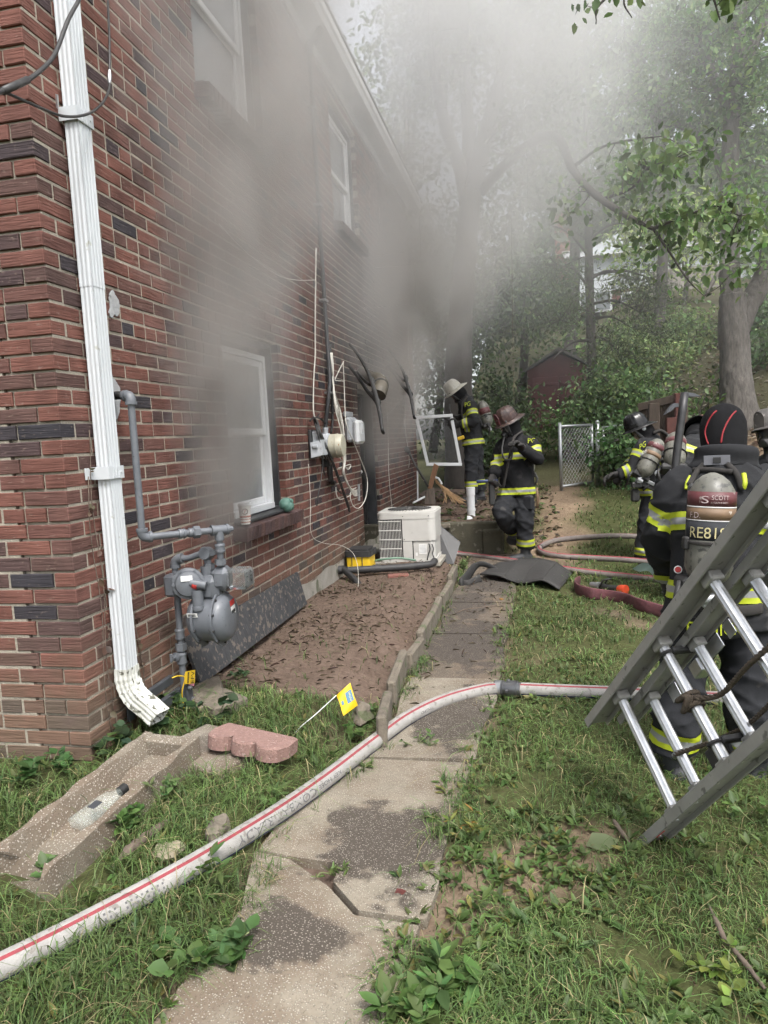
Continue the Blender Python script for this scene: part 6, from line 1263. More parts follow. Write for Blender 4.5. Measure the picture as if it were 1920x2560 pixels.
# 3. black helmet, bending forward with an arm out
D3 = 7.9; q = lambda x, y, dd=0.0: at(*kk5(x, y), D3 + dd)
J = dict(pelvis=q(1010, 1640), neck=q(940, 860), head=q(800, 735), look=HOR(-.9, -.15) + (0, 0, -.45), shL=q(850, 1010, -.20), shR=q(900, 960, .20), elL=q(640, 1390, -.22), haL=q(410, 1470, -.20), elR=q(640, 1280, .22), haR=q(520, 1400, .18), hipL=q(1010, 1720, -.10), hipR=q(1050, 1720, .10), knL=at(*c6(680, 1330), D3 - .12), anL=at(*c6(655, 1590), D3 - .1), knR=at(*c6(840, 1340), D3 + .1), anR=at(*c6(850, 1600), D3 + .1))
p3, me3, I3 = person('firefighter in shiny black helmet bending forward with one arm out', J, HOR(-1, -.1) + (0, 0, -.4), G(1580, 1412), coat=M_COAT2, seed=6.0, hem_drop=.12)
jj = I3['J']; limb_strip(p3, me3, jj['shL'], jj['elL'], .42); limb_strip(p3, me3, jj['elL'], jj['haL'], .35); limb_strip(p3, me3, jj['elR'], jj['haR'], .2); limb_strip(p3, me3, jj['knL'], jj['anL'], .70, .16); limb_strip(p3, me3, jj['knR'], jj['anR'], .70, .16); strip(me3, I3['hm'] - I3['down'] * .05, -I3['down'], B3, .36, p3)
helmet(p3, jj['head'] + I3['hu'] * .055 + I3['hf'] * .01, I3['hu'] * .8 - I3['hf'] * .12 + np.array([0, 0, .5]), HOR(-1, -.05) + (0, 0, -.12), M_HELB); mask(p3, jj['head'] + I3['hf'] * .0 - I3['hu'] * .02, I3['hf'], I3['hu'])
tk3 = tank(p3, q(1110, 900, -.30), q(790, 1520, -.34), .092, HOR(.45, -.8) + (0, 0, .3), [(.70, .83, M_TANKR), (.52, .62, M_TANKT)])
glove(p3, jj['haL'], jj['haL'] - jj['elL'], (0, -.6, -1), .5, 1); glove(p3, jj['haR'], jj['haR'] - jj['elR'], (0, 0, -1), .5, -1)
boot(p3, jj['anL'] - (0, 0, .03), HOR(-1, -.15), (0, 0, 1)); boot(p3, jj['anR'] - (0, 0, .03), HOR(-1, .05), (0, 0, 1))
text_part('lettering', 'PG', q(775, 1075, -.335), unit(q(870, 1000, -.32) - q(775, 1060, -.335)), (0, 0, 1), .06, M_LIME, p3, fit=.085)
text_part('lettering', '06', q(812, 1150, -.44), unit(q(890, 1100, -.45) - q(812, 1140, -.44)), (0, 0, 1), .035, M_LABEL, p3, fit=.06)
m = MB(); m.lathe([(0, .03), (.02, .032), (.025, .02)], q(1065, 1450, -.35), CAM - q(1065, 1450), 14); m.build('pressure_gauge', M_GALV, p3, 40)
cable([q(1200, 800, -.1), q(1270, 900, -.15), q(1240, 1050, -.2), q(1150, 1200, -.3), q(1120, 1400, -.33)], .016, M_BLACKP, 'air_hose', p3); cable([q(1000, 800, -.1), q(1120, 760, -.12), q(1240, 850, -.1), q(1290, 960, 0)], .02, M_STRAP, 'harness_strap', p3)
m = MB(); m.bbox(q(720, 1640, -.3), (.10, .08, .06), .01); m.bbox(q(700, 1810, -.25), (.09, .08, .14), .02); m.bbox(q(930, 1640, -.3), (.16, .05, .09), .01, rotm('Y', 25)); m.build('low_pressure_gear', M_BLACKP, p3)
m = MB(); m.bbox(q(960, 1610, -.34), (.11, .01, .035), .004, rotm('Y', 30)); m.build('buckle', M_GALV, p3)
m = MB(); m.lathe([(0, .02), (.012, .02), (.014, .012)], jj['head'] + I3['hr'] * (-.1 if (I3['hr'] @ (CAM - jj['head'])) < 0 else .1), I3['hr'] * (-1 if (I3['hr'] @ (CAM - jj['head'])) < 0 else 1), 12); m.build('mask_clip', M_GALV, p3, 40)
# 4. bent over behind the others
D4 = 6.0; q = lambda x, y, dd=0.0: at(*c6(x, y), D4 + dd)
J = dict(pelvis=q(930, 1050, -.0), neck=q(1060, 640, .25), head=q(1075, 600, .42), look=HOR(.1, 1) + (0, 0, -.8), shL=q(930, 740, .15), shR=q(1180, 740, .2), elL=q(820, 960, .25), haL=q(850, 1130, .5), elR=q(1290, 960, .3), haR=q(1200, 1120, .5), hipL=q(880, 1110), hipR=q(1000, 1110), knL=q(880, 1460, .12), anL=q(880, 1790, .0), knR=q(1010, 1460, .12), anR=q(1010, 1790, .0))
p4, me4, I4 = person('firefighter bent over with back turned between black helmet and dark hood', J, HOR(.1, 1) + (0, 0, -.4), G(1700, 1480), coat=M_COAT2, seed=8.0, hem_drop=.12)
jj = I4['J']; limb_strip(p4, me4, jj['shL'], jj['elL'], .55); limb_strip(p4, me4, jj['shR'], jj['elR'], .55); strip(me4, jj['pelvis'] + I4['spine'] * I4['L'] * .62, I4['spine'], B3, .3, p4); strip(me4, I4['hm'] - I4['down'] * .05, -I4['down'], B3, .36, p4); limb_strip(p4, me4, jj['knL'], jj['anL'], .7, .16); limb_strip(p4, me4, jj['knR'], jj['anR'], .7, .16)
helmet(p4, jj['head'] + I4['hu'] * .055, I4['hu'] + np.array([0, 0, .3]), I4['hf'], M_HELB); mask(p4, jj['head'], I4['hf'], I4['hu']); tank(p4, q(918, 575, -.02), q(900, 860, -.18), .085, HOR(-.1, -.6) + (0, 0, .4))
glove(p4, jj['haL'], jj['haL'] - jj['elL'], (1, 0, 0), .5, 1); glove(p4, jj['haR'], jj['haR'] - jj['elR'], (-1, 0, 0), .5, -1); boot(p4, jj['anL'], HOR(0, 1), (0, 0, 1)); boot(p4, jj['anR'], HOR(.1, 1), (0, 0, 1))
# 5. grey helmet at the right edge
D5 = 6.2; q = lambda x, y, dd=0.0: at(*c6(x, y), D5 + dd)
J = dict(pelvis=q(1760, 1250), neck=q(1700, 730), head=q(1665, 570), look=HOR(-.75, -.65) + (0, 0, -.1), shL=q(1860, 830, -.1), shR=q(1610, 830, .12), elL=q(1900, 1050, -.1), haL=q(1780, 1130, -.3), elR=q(1600, 1040, .1), haR=q(1640, 1130, -.2), hipL=q(1820, 1310), hipR=q(1700, 1310, .05), knL=q(1830, 1620, -.05), anL=q(1840, 1900), knR=q(1700, 1620), anR=q(1690, 1900, .05))
p5, me5, I5 = person('firefighter in scuffed grey helmet cut off by the right edge', J, HOR(-.75, -.65), G(1940, 1490), coat=M_COAT2, seed=9.0)
jj = I5['J']; limb_strip(p5, me5, jj['shR'], jj['elR'], .55); limb_strip(p5, me5, jj['shL'], jj['elL'], .55); strip(me5, I5['hm'] - I5['down'] * .05, -I5['down'], B3, .36, p5); strip(me5, jj['pelvis'] + I5['spine'] * I5['L'] * .56, I5['spine'], B3, .24, p5)
helmet(p5, jj['head'] + I5['hu'] * .055, I5['hu'], I5['hf'], M_HELG, M_HELG); mask(p5, jj['head'], I5['hf'], I5['hu']); tank(p5, jj['neck'] - I5['fw'] * .26, jj['pelvis'] - I5['fw'] * .25, .085, -I5['fw'])
glove(p5, jj['haL'], jj['haL'] - jj['elL'], (0, 0, -1), .5, 1); glove(p5, jj['haR'], jj['haR'] - jj['elR'], (0, 0, -1), .5, -1); boot(p5, jj['anL'], HOR(-.7, -.7), (0, 0, 1)); boot(p5, jj['anR'], HOR(-.8, -.6), (0, 0, 1))
# 6. hooded firefighter seen from behind the ladder
D6 = 3.02; q = lambda x, y, dd=0.0: at(x, y, D6 + dd)
J = dict(pelvis=q(1800, 1490), neck=q(1812, 1150, .06), head=q(1808, 1082, .13), look=HOR(.12, 1) + (0, 0, -.45), shL=q(1706, 1222, .08), shR=q(1912, 1218, .08), elL=q(1652, 1330, .16), haL=q(1668, 1440, .36), elR=q(1976, 1330, .16), haR=q(1950, 1440, .38), hipL=q(1735, 1560, .02), hipR=q(1865, 1560, .02), knL=q(1698, 1740, -.02), anL=q(1690, 1895, .02), knR=q(1868, 1740, -.02), anR=q(1885, 1900, .02))
p6, me6, I6 = person('firefighter in black hood with red stripes seen from behind the ladder', J, HOR(.1, 1), G(1790, 1940), vox=.0105, coat=M_COAT2, pants=M_PANTS, s=1.0, fold=.012, hem_drop=.13, seed=3.0, dep=1.05, wid=1.02)
jj = I6['J']; limb_strip(p6, me6, jj['shL'], jj['elL'], .66, .115); limb_strip(p6, me6, jj['shR'], jj['elR'], .66, .115); limb_strip(p6, me6, jj['knL'], jj['anL'], .62, .16); limb_strip(p6, me6, jj['knR'], jj['anR'], .62, .16)
strip(me6, I6['hm'] - I6['down'] * .155, -I6['down'], B3, .40, p6); strip(me6, jj['pelvis'] + I6['spine'] * I6['L'] * .51, I6['spine'], B3, .26, p6)
glove(p6, jj['haL'], jj['haL'] - jj['elL'], (1, 0, -.4), .6, 1); glove(p6, jj['haR'], jj['haR'] - jj['elR'], (-1, 0, -.4), .6, -1); boot(p6, jj['anL'] - (0, 0, .01), HOR(-.12, 1), (0, 0, 1)); boot(p6, jj['anR'] - (0, 0, .01), HOR(.15, 1), (0, 0, 1))
# stripes on the hood, collar, harness, cylinder
M_REDSTRIPE = pm('red_hood_seam', (.27, .014, .02), (.19, .011, .016), scale=60, rough=.7)
def on_body(px, py, me, off=.004):                            # where the view ray meets the body
    o = Vector(CAM); d = Vector(ray(px, py)).normalized(); hit = TREE.ray_cast(o, d)
    return np.array(hit[0]) + np.array(hit[1]) * off if hit[0] is not None else None
from mathutils.bvhtree import BVHTree
TREE = BVHTree.FromPolygons([tuple(v.co) for v in me6.vertices], [tuple(p.vertices) for p in me6.polygons])
for pts in ([(745, 135), (700, 180), (660, 240), (625, 320), (608, 400), (625, 480), (650, 545)], [(980, 140), (930, 190), (880, 270), (840, 350), (815, 430), (800, 530)]):
    P = [on_body(*r2(x, y), me6, .002) for x, y in pts]; P = [x for x in P if x is not None]
    if len(P) > 2: MB().tube(spline(P, 5), .0034, 6, sx=1).build('hood_stripe', M_REDSTRIPE, p6, True)
hd, nk = jj['head'], jj['neck']; m = MB(); Ls = I6['lat']; Fs = I6['fw']
loft(m, [(nk - I6['spine'] * .045, Ls * .150, Fs * .125), (nk - I6['spine'] * .0, Ls * .135, Fs * .125), (nk + I6['spine'] * .045, Ls * .122, Fs * .13), (nk + I6['spine'] * .05, Ls * .105, Fs * .11)], 24); me_ = remesh(m, .010, 2, 'collar'); me_.polygons.foreach_set('use_smooth', [True] * len(me_.polygons)); c_ = get_co(me_); nn_ = get_no(me_); me_.vertices.foreach_set('co', (c_ + nn_ * (.006 * np.sin(70 * c_[:, 2] + 8 * c_[:, 0]))[:, None]).astype(np.float32).ravel()); link('collar', me_, p6, [M_COAT2])
bk = -I6['fw']; tdir = unit(q(1788, 1190) - q(1775, 1520, .03))
tt, tbm = at(1783, 1181, 2.76), at(1768, 1475, 2.79)
tk6 = tank(p6, tt, tbm, .087, bk, [(.72, .84, M_TANKR), (.605, .705, M_TANKT), (.435, .595, M_TANKN)])
ta = unit(tt - tbm); TL = np.linalg.norm(tt - tbm); vdir = unit((CAM - (tt + tbm) / 2) - ta * ((CAM - (tt + tbm) / 2) @ ta)); hdir = np.cross(ta, vdir)
def wrap(txt, frac, hgt, mat, x0, w):
    def fn(a, b): th = (x0 + a) / .087; return tbm + ta * (TL * frac + b) + .0895 * (math.cos(th) * vdir + math.sin(th) * hdir)
    o = text_part('lettering', txt, None, None, None, hgt, mat, tk6, fit=w, fn=fn); return o
M_TPRINT = pm('pale_lettering', (.52, .46, .24), (.40, .36, .2), scale=40, rough=.7); M_TPRINT2 = pm('worn_white_lettering', (.50, .42, .40), (.36, .26, .26), scale=60, rough=.7)
wrap('RE818', .455, .042, M_TPRINT, -.078, .135); wrap('SCOTT', .775, .017, M_TPRINT2, .0, .062); wrap('HEALTH & SAFETY', .745, .007, M_TPRINT2, .005, .055); wrap('F.D.', .62, .022, M_TPRINT2, -.082, .045); wrap('S', .745, .028, M_TPRINT2, -.036, .026)
for x_, a_ in ((-.085, .58), (-.085, .43)): pass
MB().lathe([(TL * .708, .0882), (TL * .717, .0882)], tbm, ta, 28).build('band', M_LABEL, tk6, True); MB().lathe([(TL * .597, .0882), (TL * .604, .0882)], tbm, ta, 28).build('band', M_LABEL, tk6, True)
# harness yoke and labels on the back
def strap_on(pts, w, mat, name, th=.008):
    P = [on_body(x, y, me6, .012) for x, y in pts]; P = [x for x in P if x is not None]
    if len(P) > 1: MB().tube(spline(P, 5), w, 10, sx=th / w, up=tuple(np.cross(unit(P[-1] - P[0]), CAM - P[0]))).build(name, mat, p6, True)
strap_on([(1735, 1180), (1775, 1178), (1830, 1182)], .011, M_STRAP, 'yoke'); strap_on([(1725, 1215), (1745, 1185), (1765, 1165)], .012, M_STRAP, 'shoulder_strap'); strap_on([(1850, 1225), (1840, 1190), (1815, 1165)], .012, M_STRAP, 'shoulder_strap')
strap_on([(1728, 1196), (1722, 1210), (1719, 1225)], .007, M_LIME, 'pull_tab'); strap_on([(1855, 1190), (1862, 1205), (1855, 1222)], .010, M_LIME, 'pull_tab')
lbp = on_body(1790, 1158, me6, .014); nv_ = unit(CAM - lbp); MB().bbox(lbp, (.10, .004, .04), .001, frame(-nv_)).build('name_label', pm('grey_label', (.13, .135, .15), (.10, .10, .11), scale=20, rough=.7), p6); MB().bbox(lbp + nv_ * .004, (.03, .002, .024), .0005, frame(-nv_)).build('label_mark', M_BLKPRINT, p6)
rdp = at(1695, 1424, 2.86); MB().lathe([(0, .016), (.004, .016), (.005, .012)], rdp, CAM - rdp, 16).build('round_badge', M_LABEL, p6); MB().lathe([(.005, .012), (.007, .011)], rdp, CAM - rdp, 16).build('badge_center', M_REDPRINT, p6)
strap_on([(1690, 1420), (1668, 1470), (1645, 1530), (1625, 1570)], .014, M_STRAP, 'waist_strap'); strap_on([(1700, 1500), (1760, 1520), (1850, 1525), (1900, 1520)], .022, M_STRAP, 'waist_belt')
tl_ = np.cross(unit(CAM - jj['pelvis']), (0, 0, 1)); tl_ = -unit(tl_) if tl_ @ AX[0] < 0 else unit(tl_); tl_ = unit(AX[0] - np.array([0, 0, 1]) * AX[0][2])
c0 = at(1722, 1600, 2.795); c1 = at(1900, 1592, 2.795)
m = MB(); n_ = unit(np.cross(c1 - c0, (0, 0, 1)));  m.grid(lambda u, v: tuple(c0 * (1 - u) + c1 * u + np.array([0, 0, .085 * v - .005]) + AX[2] * (.10 * (2 * u - 1) ** 2 - .0)), 12, 4); m.build('coat_tail', M_COAT, p6, True, solid=.008)
def tf(a, b): u = a; return c0 * (1 - u) + c1 * u + np.array([0, 0, b]) + AX[2] * (.10 * (2 * u - 1) ** 2 - .008)
text_part('lettering', 'T. HICKS', None, None, None, .052, M_LIME, p6, fn=lambda a, b: tf(.02 + a, b + .012), fit=.84)
# steel hook standing behind the hooded firefighter
hk = thing('hook_tool', at(1690, 1160, 4.3), 'black steel hook with two prongs standing upright behind the hood', 'tool')
hp = lambda x, y: at(*c6(x, y), 4.3)
MB().tube([hp(985, 260), hp(965, 420), hp(935, 640), hp(910, 860), hp(880, 1180), hp(840, 1700)], .024, 12).build('shaft', pm('black_steel', (.025, .025, .027), (.05, .05, .05), scale=20, rough=.45, metal=.4), hk, True)
m = MB(); m.prism([hp(985, 250), hp(1060, 262), hp(1115, 285), hp(1060, 290), hp(985, 285)], AX[2] * .03); m.build('top_prong', M_DKSTEEL, hk)
m = MB(); m.prism([hp(970, 345), hp(900, 340), hp(865, 375), hp(830, 430), hp(885, 398), hp(915, 368), hp(970, 370)], AX[2] * .03); m.build('side_hook', M_DKSTEEL, hk)
# ---------------------------------------------------------------- background: house, shed, fences
M_FARBRICK = pm('far_brick', (.26, .10, .075), (.18, .075, .06), scale=3, rough=.9); M_SIDING = pm('pale_siding', (.52, .55, .58), (.45, .48, .50), scale=3, rough=.7)
M_GREYROOF = pm('grey_shingles', (.34, .34, .35), (.26, .26, .265), scale=14, rough=.95); M_DECKW = pm('weathered_deck', (.28, .26, .23), (.20, .185, .165), scale=6, rough=.9); M_BARN = pm('dark_red_paint', (.095, .026, .028), (.07, .02, .022), scale=5, rough=.75)
def HP(x, y, d): return at(1350 + x * 570 / 1659, 600 + y * 570 / 1659, d)
DH = 33.0; hx0, hx1 = HP(270, 500, DH)[0], HP(1500, 500, DH + 2)[0]; hy0 = HP(600, 500, DH)[1]; hz0 = float(gz((hx0 + hx1) / 2, hy0)) - .5
fhse = thing('neighbour_house', ((hx0 + hx1) / 2, hy0 + 3, hz0), 'distant brick house with deck seen through the trees on the hill', 'house')
ztop = HP(600, 120, DH)[2]; zdeck = HP(900, 510, DH)[2]
MB().box(((hx0 + hx1) / 2, hy0 + 4, (hz0 + ztop) / 2), (hx1 - hx0, 8, ztop - hz0)).build('wall', M_FARBRICK, fhse)
zs_ = HP(600, 360, DH)[2]; MB().box(((hx0 + hx1) / 2, hy0 - .02, (zs_ + ztop) / 2), (hx1 - hx0 + .1, .2, ztop - zs_)).build('siding', M_SIDING, fhse)
m = MB(); x0, x1 = hx0 - .5, hx1 + .5; zr = HP(600, -120, DH)[2]; m.prism([(x0, hy0 - .5, ztop), (x0, hy0 + 4, zr), (x0, hy0 + 8.5, ztop), (x0, hy0 + 4, zr - .2)], (x1 - x0, 0, 0)); rfo = m.build('roof', M_GREYROOF, fhse)
cpt = HP(70, -40, DH); MB().bbox((cpt[0] + .8, hy0 + 3, zr - .2), (.9, .9, 3.4), .02).build('chimney', M_FARBRICK, rfo)
m = MB(); m.prism([(hx0 + .0, hy0 - .03, ztop), (hx0 + 4.2, hy0 - .03, ztop), (hx0 + 2.1, hy0 - .03, zr - .3)], (0, .06, 0)); m.build('gable_siding', M_SIDING, fhse)
for (a, b_, c, d) in ((300, 360, 380, 500), (405, 510, 380, 500), (600, 680, 400, 500), (980, 1010, 400, 500), (1110, 1160, 400, 500)):
    p, q_ = HP(a, c, DH), HP(b_, d, DH); w = MB(); w.box(((p[0] + q_[0]) / 2, hy0 - .06, (p[2] + q_[2]) / 2), (abs(q_[0] - p[0]) + .2, .10, abs(p[2] - q_[2]) + .2)); wf = w.build('window', M_WHITE, fhse)
    MB().box(((p[0] + q_[0]) / 2, hy0 - .125, (p[2] + q_[2]) / 2), (abs(q_[0] - p[0]), .03, abs(p[2] - q_[2]))).build('pane', M_PANE, wf)
dx0, dx1 = HP(740, 500, DH)[0], HP(1200, 500, DH)[0]; dk = MB(); dk.box(((dx0 + dx1) / 2, hy0 - 1.4, zdeck), (dx1 - dx0, 2.8, .35)); dk = dk.build('deck', M_DECKW, fhse)
for i, xx in enumerate(np.linspace(dx0, dx1, 34)):
    MB().box((xx, hy0 - 2.75, zdeck + .65), (.09 if i % 8 else .16, .08, 1.0)).build('baluster', M_DECKW, dk)
MB().box(((dx0 + dx1) / 2, hy0 - 2.75, zdeck + 1.18), (dx1 - dx0, .12, .08)).build('hand_rail', M_DECKW, dk)
for xx in np.linspace(dx0 + .2, dx1 - .2, 4): MB().box((xx, hy0 - 2.6, (zdeck + hz0) / 2 - .3), (.16, .16, zdeck - hz0)).build('post', M_DECKW, dk)
# dark red shed
DS = 17.5; sa, sb = at(1322, 1062, DS), at(1478, 1050, DS); szt = at(1400, 925, DS)[2]; szp = at(1402, 886, DS)[2]; szb = float(gz((sa[0] + sb[0]) / 2, sa[1])) - .3
shd = thing('garden_shed', ((sa[0] + sb[0]) / 2, sa[1] + 1, szb), 'dark red wooden shed half hidden by shrubs', 'shed')
sx0, sx1, sy = sa[0], sb[0], sa[1]
MB().prism([(sx0, sy, szb), (sx1, sy, szb), (sx1, sy, szt), ((sx0 + sx1) / 2, sy, szp), (sx0, sy, szt)], (0, 2.4, 0)).build('wall', M_BARN, shd)
m = MB(); mx_ = (sx0 + sx1) / 2; m.prism([(sx0 - .12, sy - .12, szt - .06), (mx_, sy - .12, szp + .06), (sx1 + .12, sy - .12, szt - .06), (sx1 + .12, sy - .12, szt), (mx_, sy - .12, szp + .13), (sx0 - .12, sy - .12, szt)], (0, 2.64, 0)); m.build('roof', M_SHINGLE, shd)
for s_ in (-1, 1):
    dd_ = MB().bbox((mx_ + s_ * .33, sy - .02, (szb + szt) / 2 - .05), (.62, .04, szt - szb - .25), .006).build('door', M_BARN, shd)
    MB().bbox((mx_ + s_ * .33, sy - .045, szt - .35), (.60, .02, .06), .004).build('batten', M_BARN, dd_); MB().bbox((mx_ + s_ * .06, sy - .05, (szb + szt) / 2), (.02, .03, .12), .004).build('handle', M_DKSTEEL, dd_)
# chain link gate and fence
def link_mesh(name, a, b, h0, h1, parent, step=.085):
    a = np.array(a, float); b = np.array(b, float); u = b - a; L_ = np.linalg.norm(u); u /= L_; n = MB(); H = h1 - h0; k = int((L_ + H) / step)
    for s_ in (1, -1):
        for i in range(-int(H / step) - 1, int(L_ / step) + 2):
            p = []
            for t, z in ((0, h0), (1, h1)):
                p.append((i * step + (z - h0) * s_ if s_ > 0 else i * step + H - (z - h0), z))
            (x0_, z0_), (x1_, z1_) = p
            if x1_ == x0_: continue
            ts = sorted([max(0, min(1, (0 - x0_) / (x1_ - x0_))), max(0, min(1, (L_ - x0_) / (x1_ - x0_)))])
            if ts[1] - ts[0] < .02 : continue
            q0, q1 = [(x0_ + (x1_ - x0_) * t, z0_ + (z1_ - z0_) * t) for t in ts]
            if min(q0[0], q1[0]) < -.01 or max(q0[0], q1[0]) > L_ + .01: continue
            n.tube([a + u * q0[0] + (0, 0, q0[1]), a + u * q1[0] + (0, 0, q1[1])], .0016, 4)
    return tag(n.build(name, M_GALV, parent), kind='stuff')
DG = 11.5; ga, gb = at(1404, 1248, DG), at(1483, 1236, DG + .55); gh = .98
gate = thing('chain_link_gate', ga, 'open galvanised chain link gate on the dirt track', 'gate')
ga[2] = gb[2] = float(gz(ga[0], ga[1])) + .05
MB().tube([ga + (0, 0, -.1), ga + (0, 0, gh + .06)], .026, 10).build('frame_tube', M_GALV, gate, True); MB().tube([gb, gb + (0, 0, gh)], .022, 10).build('frame_tube', M_GALV, gate, True)
for z_ in (.02, gh): MB().tube([ga + (0, 0, z_), gb + (0, 0, z_)], .022, 10).build('frame_tube', M_GALV, gate, True)
link_mesh('wire_mesh', ga, gb, .03, gh - .02, gate)
fa = at(1497, 1245, DG + .5); fa[2] = float(gz(fa[0], fa[1])); fb = fa + np.array([1.15, .3, .15]); fe = thing('chain_link_fence', fa, 'chain link fence with vines running right from the gate', 'fence')
MB().tube([fa - (0, 0, .1), fa + (0, 0, 1.06)], .034, 12).build('post', M_GALV, fe, True); MB().lathe([(0, .036), (.03, .034), (.05, .02)], fa + (0, 0, 1.06), (0, 0, 1), 12).build('post_cap', M_GALV, fe, True)
MB().tube([fa + (.10, 0, .0), fa + (.10, .02, .95)], .02, 10).build('tension_bar', M_GALV, fe, True); MB().tube([fa + (.05, 0, .98), fb + (0, 0, .9)], .02, 10).build('top_rail', M_GALV, fe, True); MB().tube([fb - (0, 0, .3), fb + (0, 0, .95)], .03, 10).build('post', M_GALV, fe, True)
link_mesh('wire_mesh', fa + (.05, 0, 0), fb - (0, 0, .4), .02, .95, fe)
# low board fence with red posts on the bank
DW = 10.6; WB = lambda x, y, dd=0: at(*c6(x, y), DW + dd)
bf = thing('board_fence', WB(800, 600), 'low brown board fence with red posts on the bank', 'fence')
M_BOARDS = pm('brown_boards', (.10, .075, .058), (.06, .046, .037), scale=18, rough=.9, stretch=(2, 2, .3), bump=.4); M_REDPOST = pm('red_brown_post', (.115, .042, .034), (.08, .032, .027), scale=14, rough=.85)
for i in range(22):
    x_ = 625 + i * 17.5; yt = 392 - (x_ - 625) * .25; p, q_ = WB(x_, yt, -.02 * i), WB(x_ + 15.5, yt - 4, -.02 * i); z0 = float(gz(p[0], p[1])) - .1; zt_ = p[2]
    MB().prism([(p[0], p[1], z0), (q_[0], q_[1], z0), (q_[0], q_[1], zt_), (p[0], p[1], zt_)], (0, .03, 0)).build('board', M_BOARDS, bf)
a, b_ = WB(620, 375), WB(930, 300, -.35); MB().bbox((a + b_) / 2, (.05, np.linalg.norm(b_ - a), .11), .006, frame(b_ - a)).build('cap_rail', M_BOARDS, bf)
for x_, y0_, y1_ in ((945, 262, 700), (878, 455, 640), (1145, 430, 640), (1528, 775, 900), (740, 340, 600)):
    t_ = WB(x_, y0_, -.45); zb_ = min(float(gz(t_[0], t_[1])) - .1, WB(x_, y1_, -.45)[2]); MB().bbox((t_[0], t_[1], (t_[2] + zb_) / 2), (.14, .12, t_[2] - zb_), .008).build('post', M_REDPOST if x_ != 740 else M_BOARDS, bf)
ff = thing('far_fence', at(1690, 960, 18), 'thin wire fence on the wooded bank behind the board fence', 'fence')
fpts = [at(1560, 965, 19), at(1640, 948, 18.5), at(1716, 945, 18), at(1795, 948, 18), at(1880, 940, 18), at(1960, 938, 18)]
MB().tube(fpts, .025, 6).build('top_rail', M_DKSTEEL, ff, True)
for p in fpts[::1]: MB().tube([(p[0], p[1], float(gz(p[0], p[1])) - .1), p], .03, 6).build('post', M_DKSTEEL, ff, True)
cd_ = thing('hanging_cord', at(1283, 1005, 10.0), 'thin pale cord hanging straight down behind the red helmet', 'cord'); MB().tube([at(1279, 560, 10.0), at(1281, 790, 10.0), at(1285, 1010, 10.0)], .004, 5).build('cord', M_KERB, cd_)
tarp = MB(); ta_, tb2, tc_ = G(*c6(570, 1650), .02), G(*c6(800, 1540), .25), G(*c6(790, 1720), .05)
tarp.grid(lambda u, v: tuple(ta_ * (1 - u) + (tb2 * (1 - v) + tc_ * v) * u + np.array([0, 0, .05 * math.sin(7 * u + 4 * v) * u])), 10, 8); obj1('tarp', tarp, pm('teal_tarp', (.36, .50, .46), (.28, .40, .37), scale=8, rough=.5), 'pale teal plastic tarp on the grass by the bending firefighter', 'tarp', smooth=True)
# ---------------------------------------------------------------- foliage
def leaf_mesh(name, P, D, U, S, W_, col, mat, parent=None, fold=.25, kind=None, jag=False):
    """leaves: base P, direction D, normal U, length S, width ratio W_, colour col; 6 corners each"""
    n = len(P); D = D / np.linalg.norm(D, axis=1)[:, None]; R = np.cross(D, U); R /= np.linalg.norm(R, axis=1)[:, None] + 1e-9; U = np.cross(R, D)
    S = S[:, None]; w = S * W_; z = -fold * S * .5
    V_ = np.stack([P, P + D * S * .35 + R * w * .5 - U * z * .35, P + D * S * .72 + R * w * .36 + U * z * .1, P + D * S + U * z * .55, P + D * S * .72 - R * w * .36 + U * z * .1, P + D * S * .35 - R * w * .5 - U * z * .35], 1).reshape(-1, 3)
    b = (np.arange(n) * 6)[:, None]; F_ = np.concatenate([b + np.array([[0, 1, 2, 3]]), b + np.array([[0, 3, 4, 5]])], 1).reshape(-1)
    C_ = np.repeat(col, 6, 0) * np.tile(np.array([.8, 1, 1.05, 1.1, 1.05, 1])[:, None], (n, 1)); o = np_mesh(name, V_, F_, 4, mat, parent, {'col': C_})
    return tag(o, kind=kind) if kind else o
def rdir(n, down=0.0):
    d = RNG.normal(size=(n, 3)); d[:, 2] -= down; return d / np.linalg.norm(d, axis=1)[:, None]
def cols(n, base, var=.3, alt=None, palt=.1):
    c = np.array(base)[None] * (1 + var * RNG.normal(size=(n, 1))); c = np.clip(c * (1 + .08 * RNG.normal(size=(n, 3))), .008, .8)
    if alt is not None: k = RNG.random(n) < palt; c[k] = np.array(alt) * (1 + .2 * RNG.normal(size=(k.sum(), 1)))
    return np.clip(c, .008, .8)
M_LEAF = pm('leaf', (1, 1, 1), (.75, .78, .7), scale=3, rough=.5, attr='col', trans=.45, spec=.4); M_BARK = pm('grey_bark', (.135, .122, .108), (.045, .041, .037), scale=14, rough=.95, bump=1.0, bscale=30, stretch=(2.2, 2.2, .45)); M_BARKD = pm('dark_bark', (.075, .066, .058), (.045, .04, .036), scale=14, rough=.95, bump=.8, stretch=(2, 2, .5))
def limb(mb, pts, rad, n=10, j=.0):
    P = spline(pts, 6 if n < 30 else 22); r_ = np.interp(np.linspace(0, 1, len(P)), np.linspace(0, 1, len(rad)), rad); 
    if j: P = P + RNG.normal(size=P.shape) * j
    mb.tube(P, r_ * (1 + (.05 if n < 30 else .0) * np.sin(np.arange(len(P)) * 1.9)), n); return P
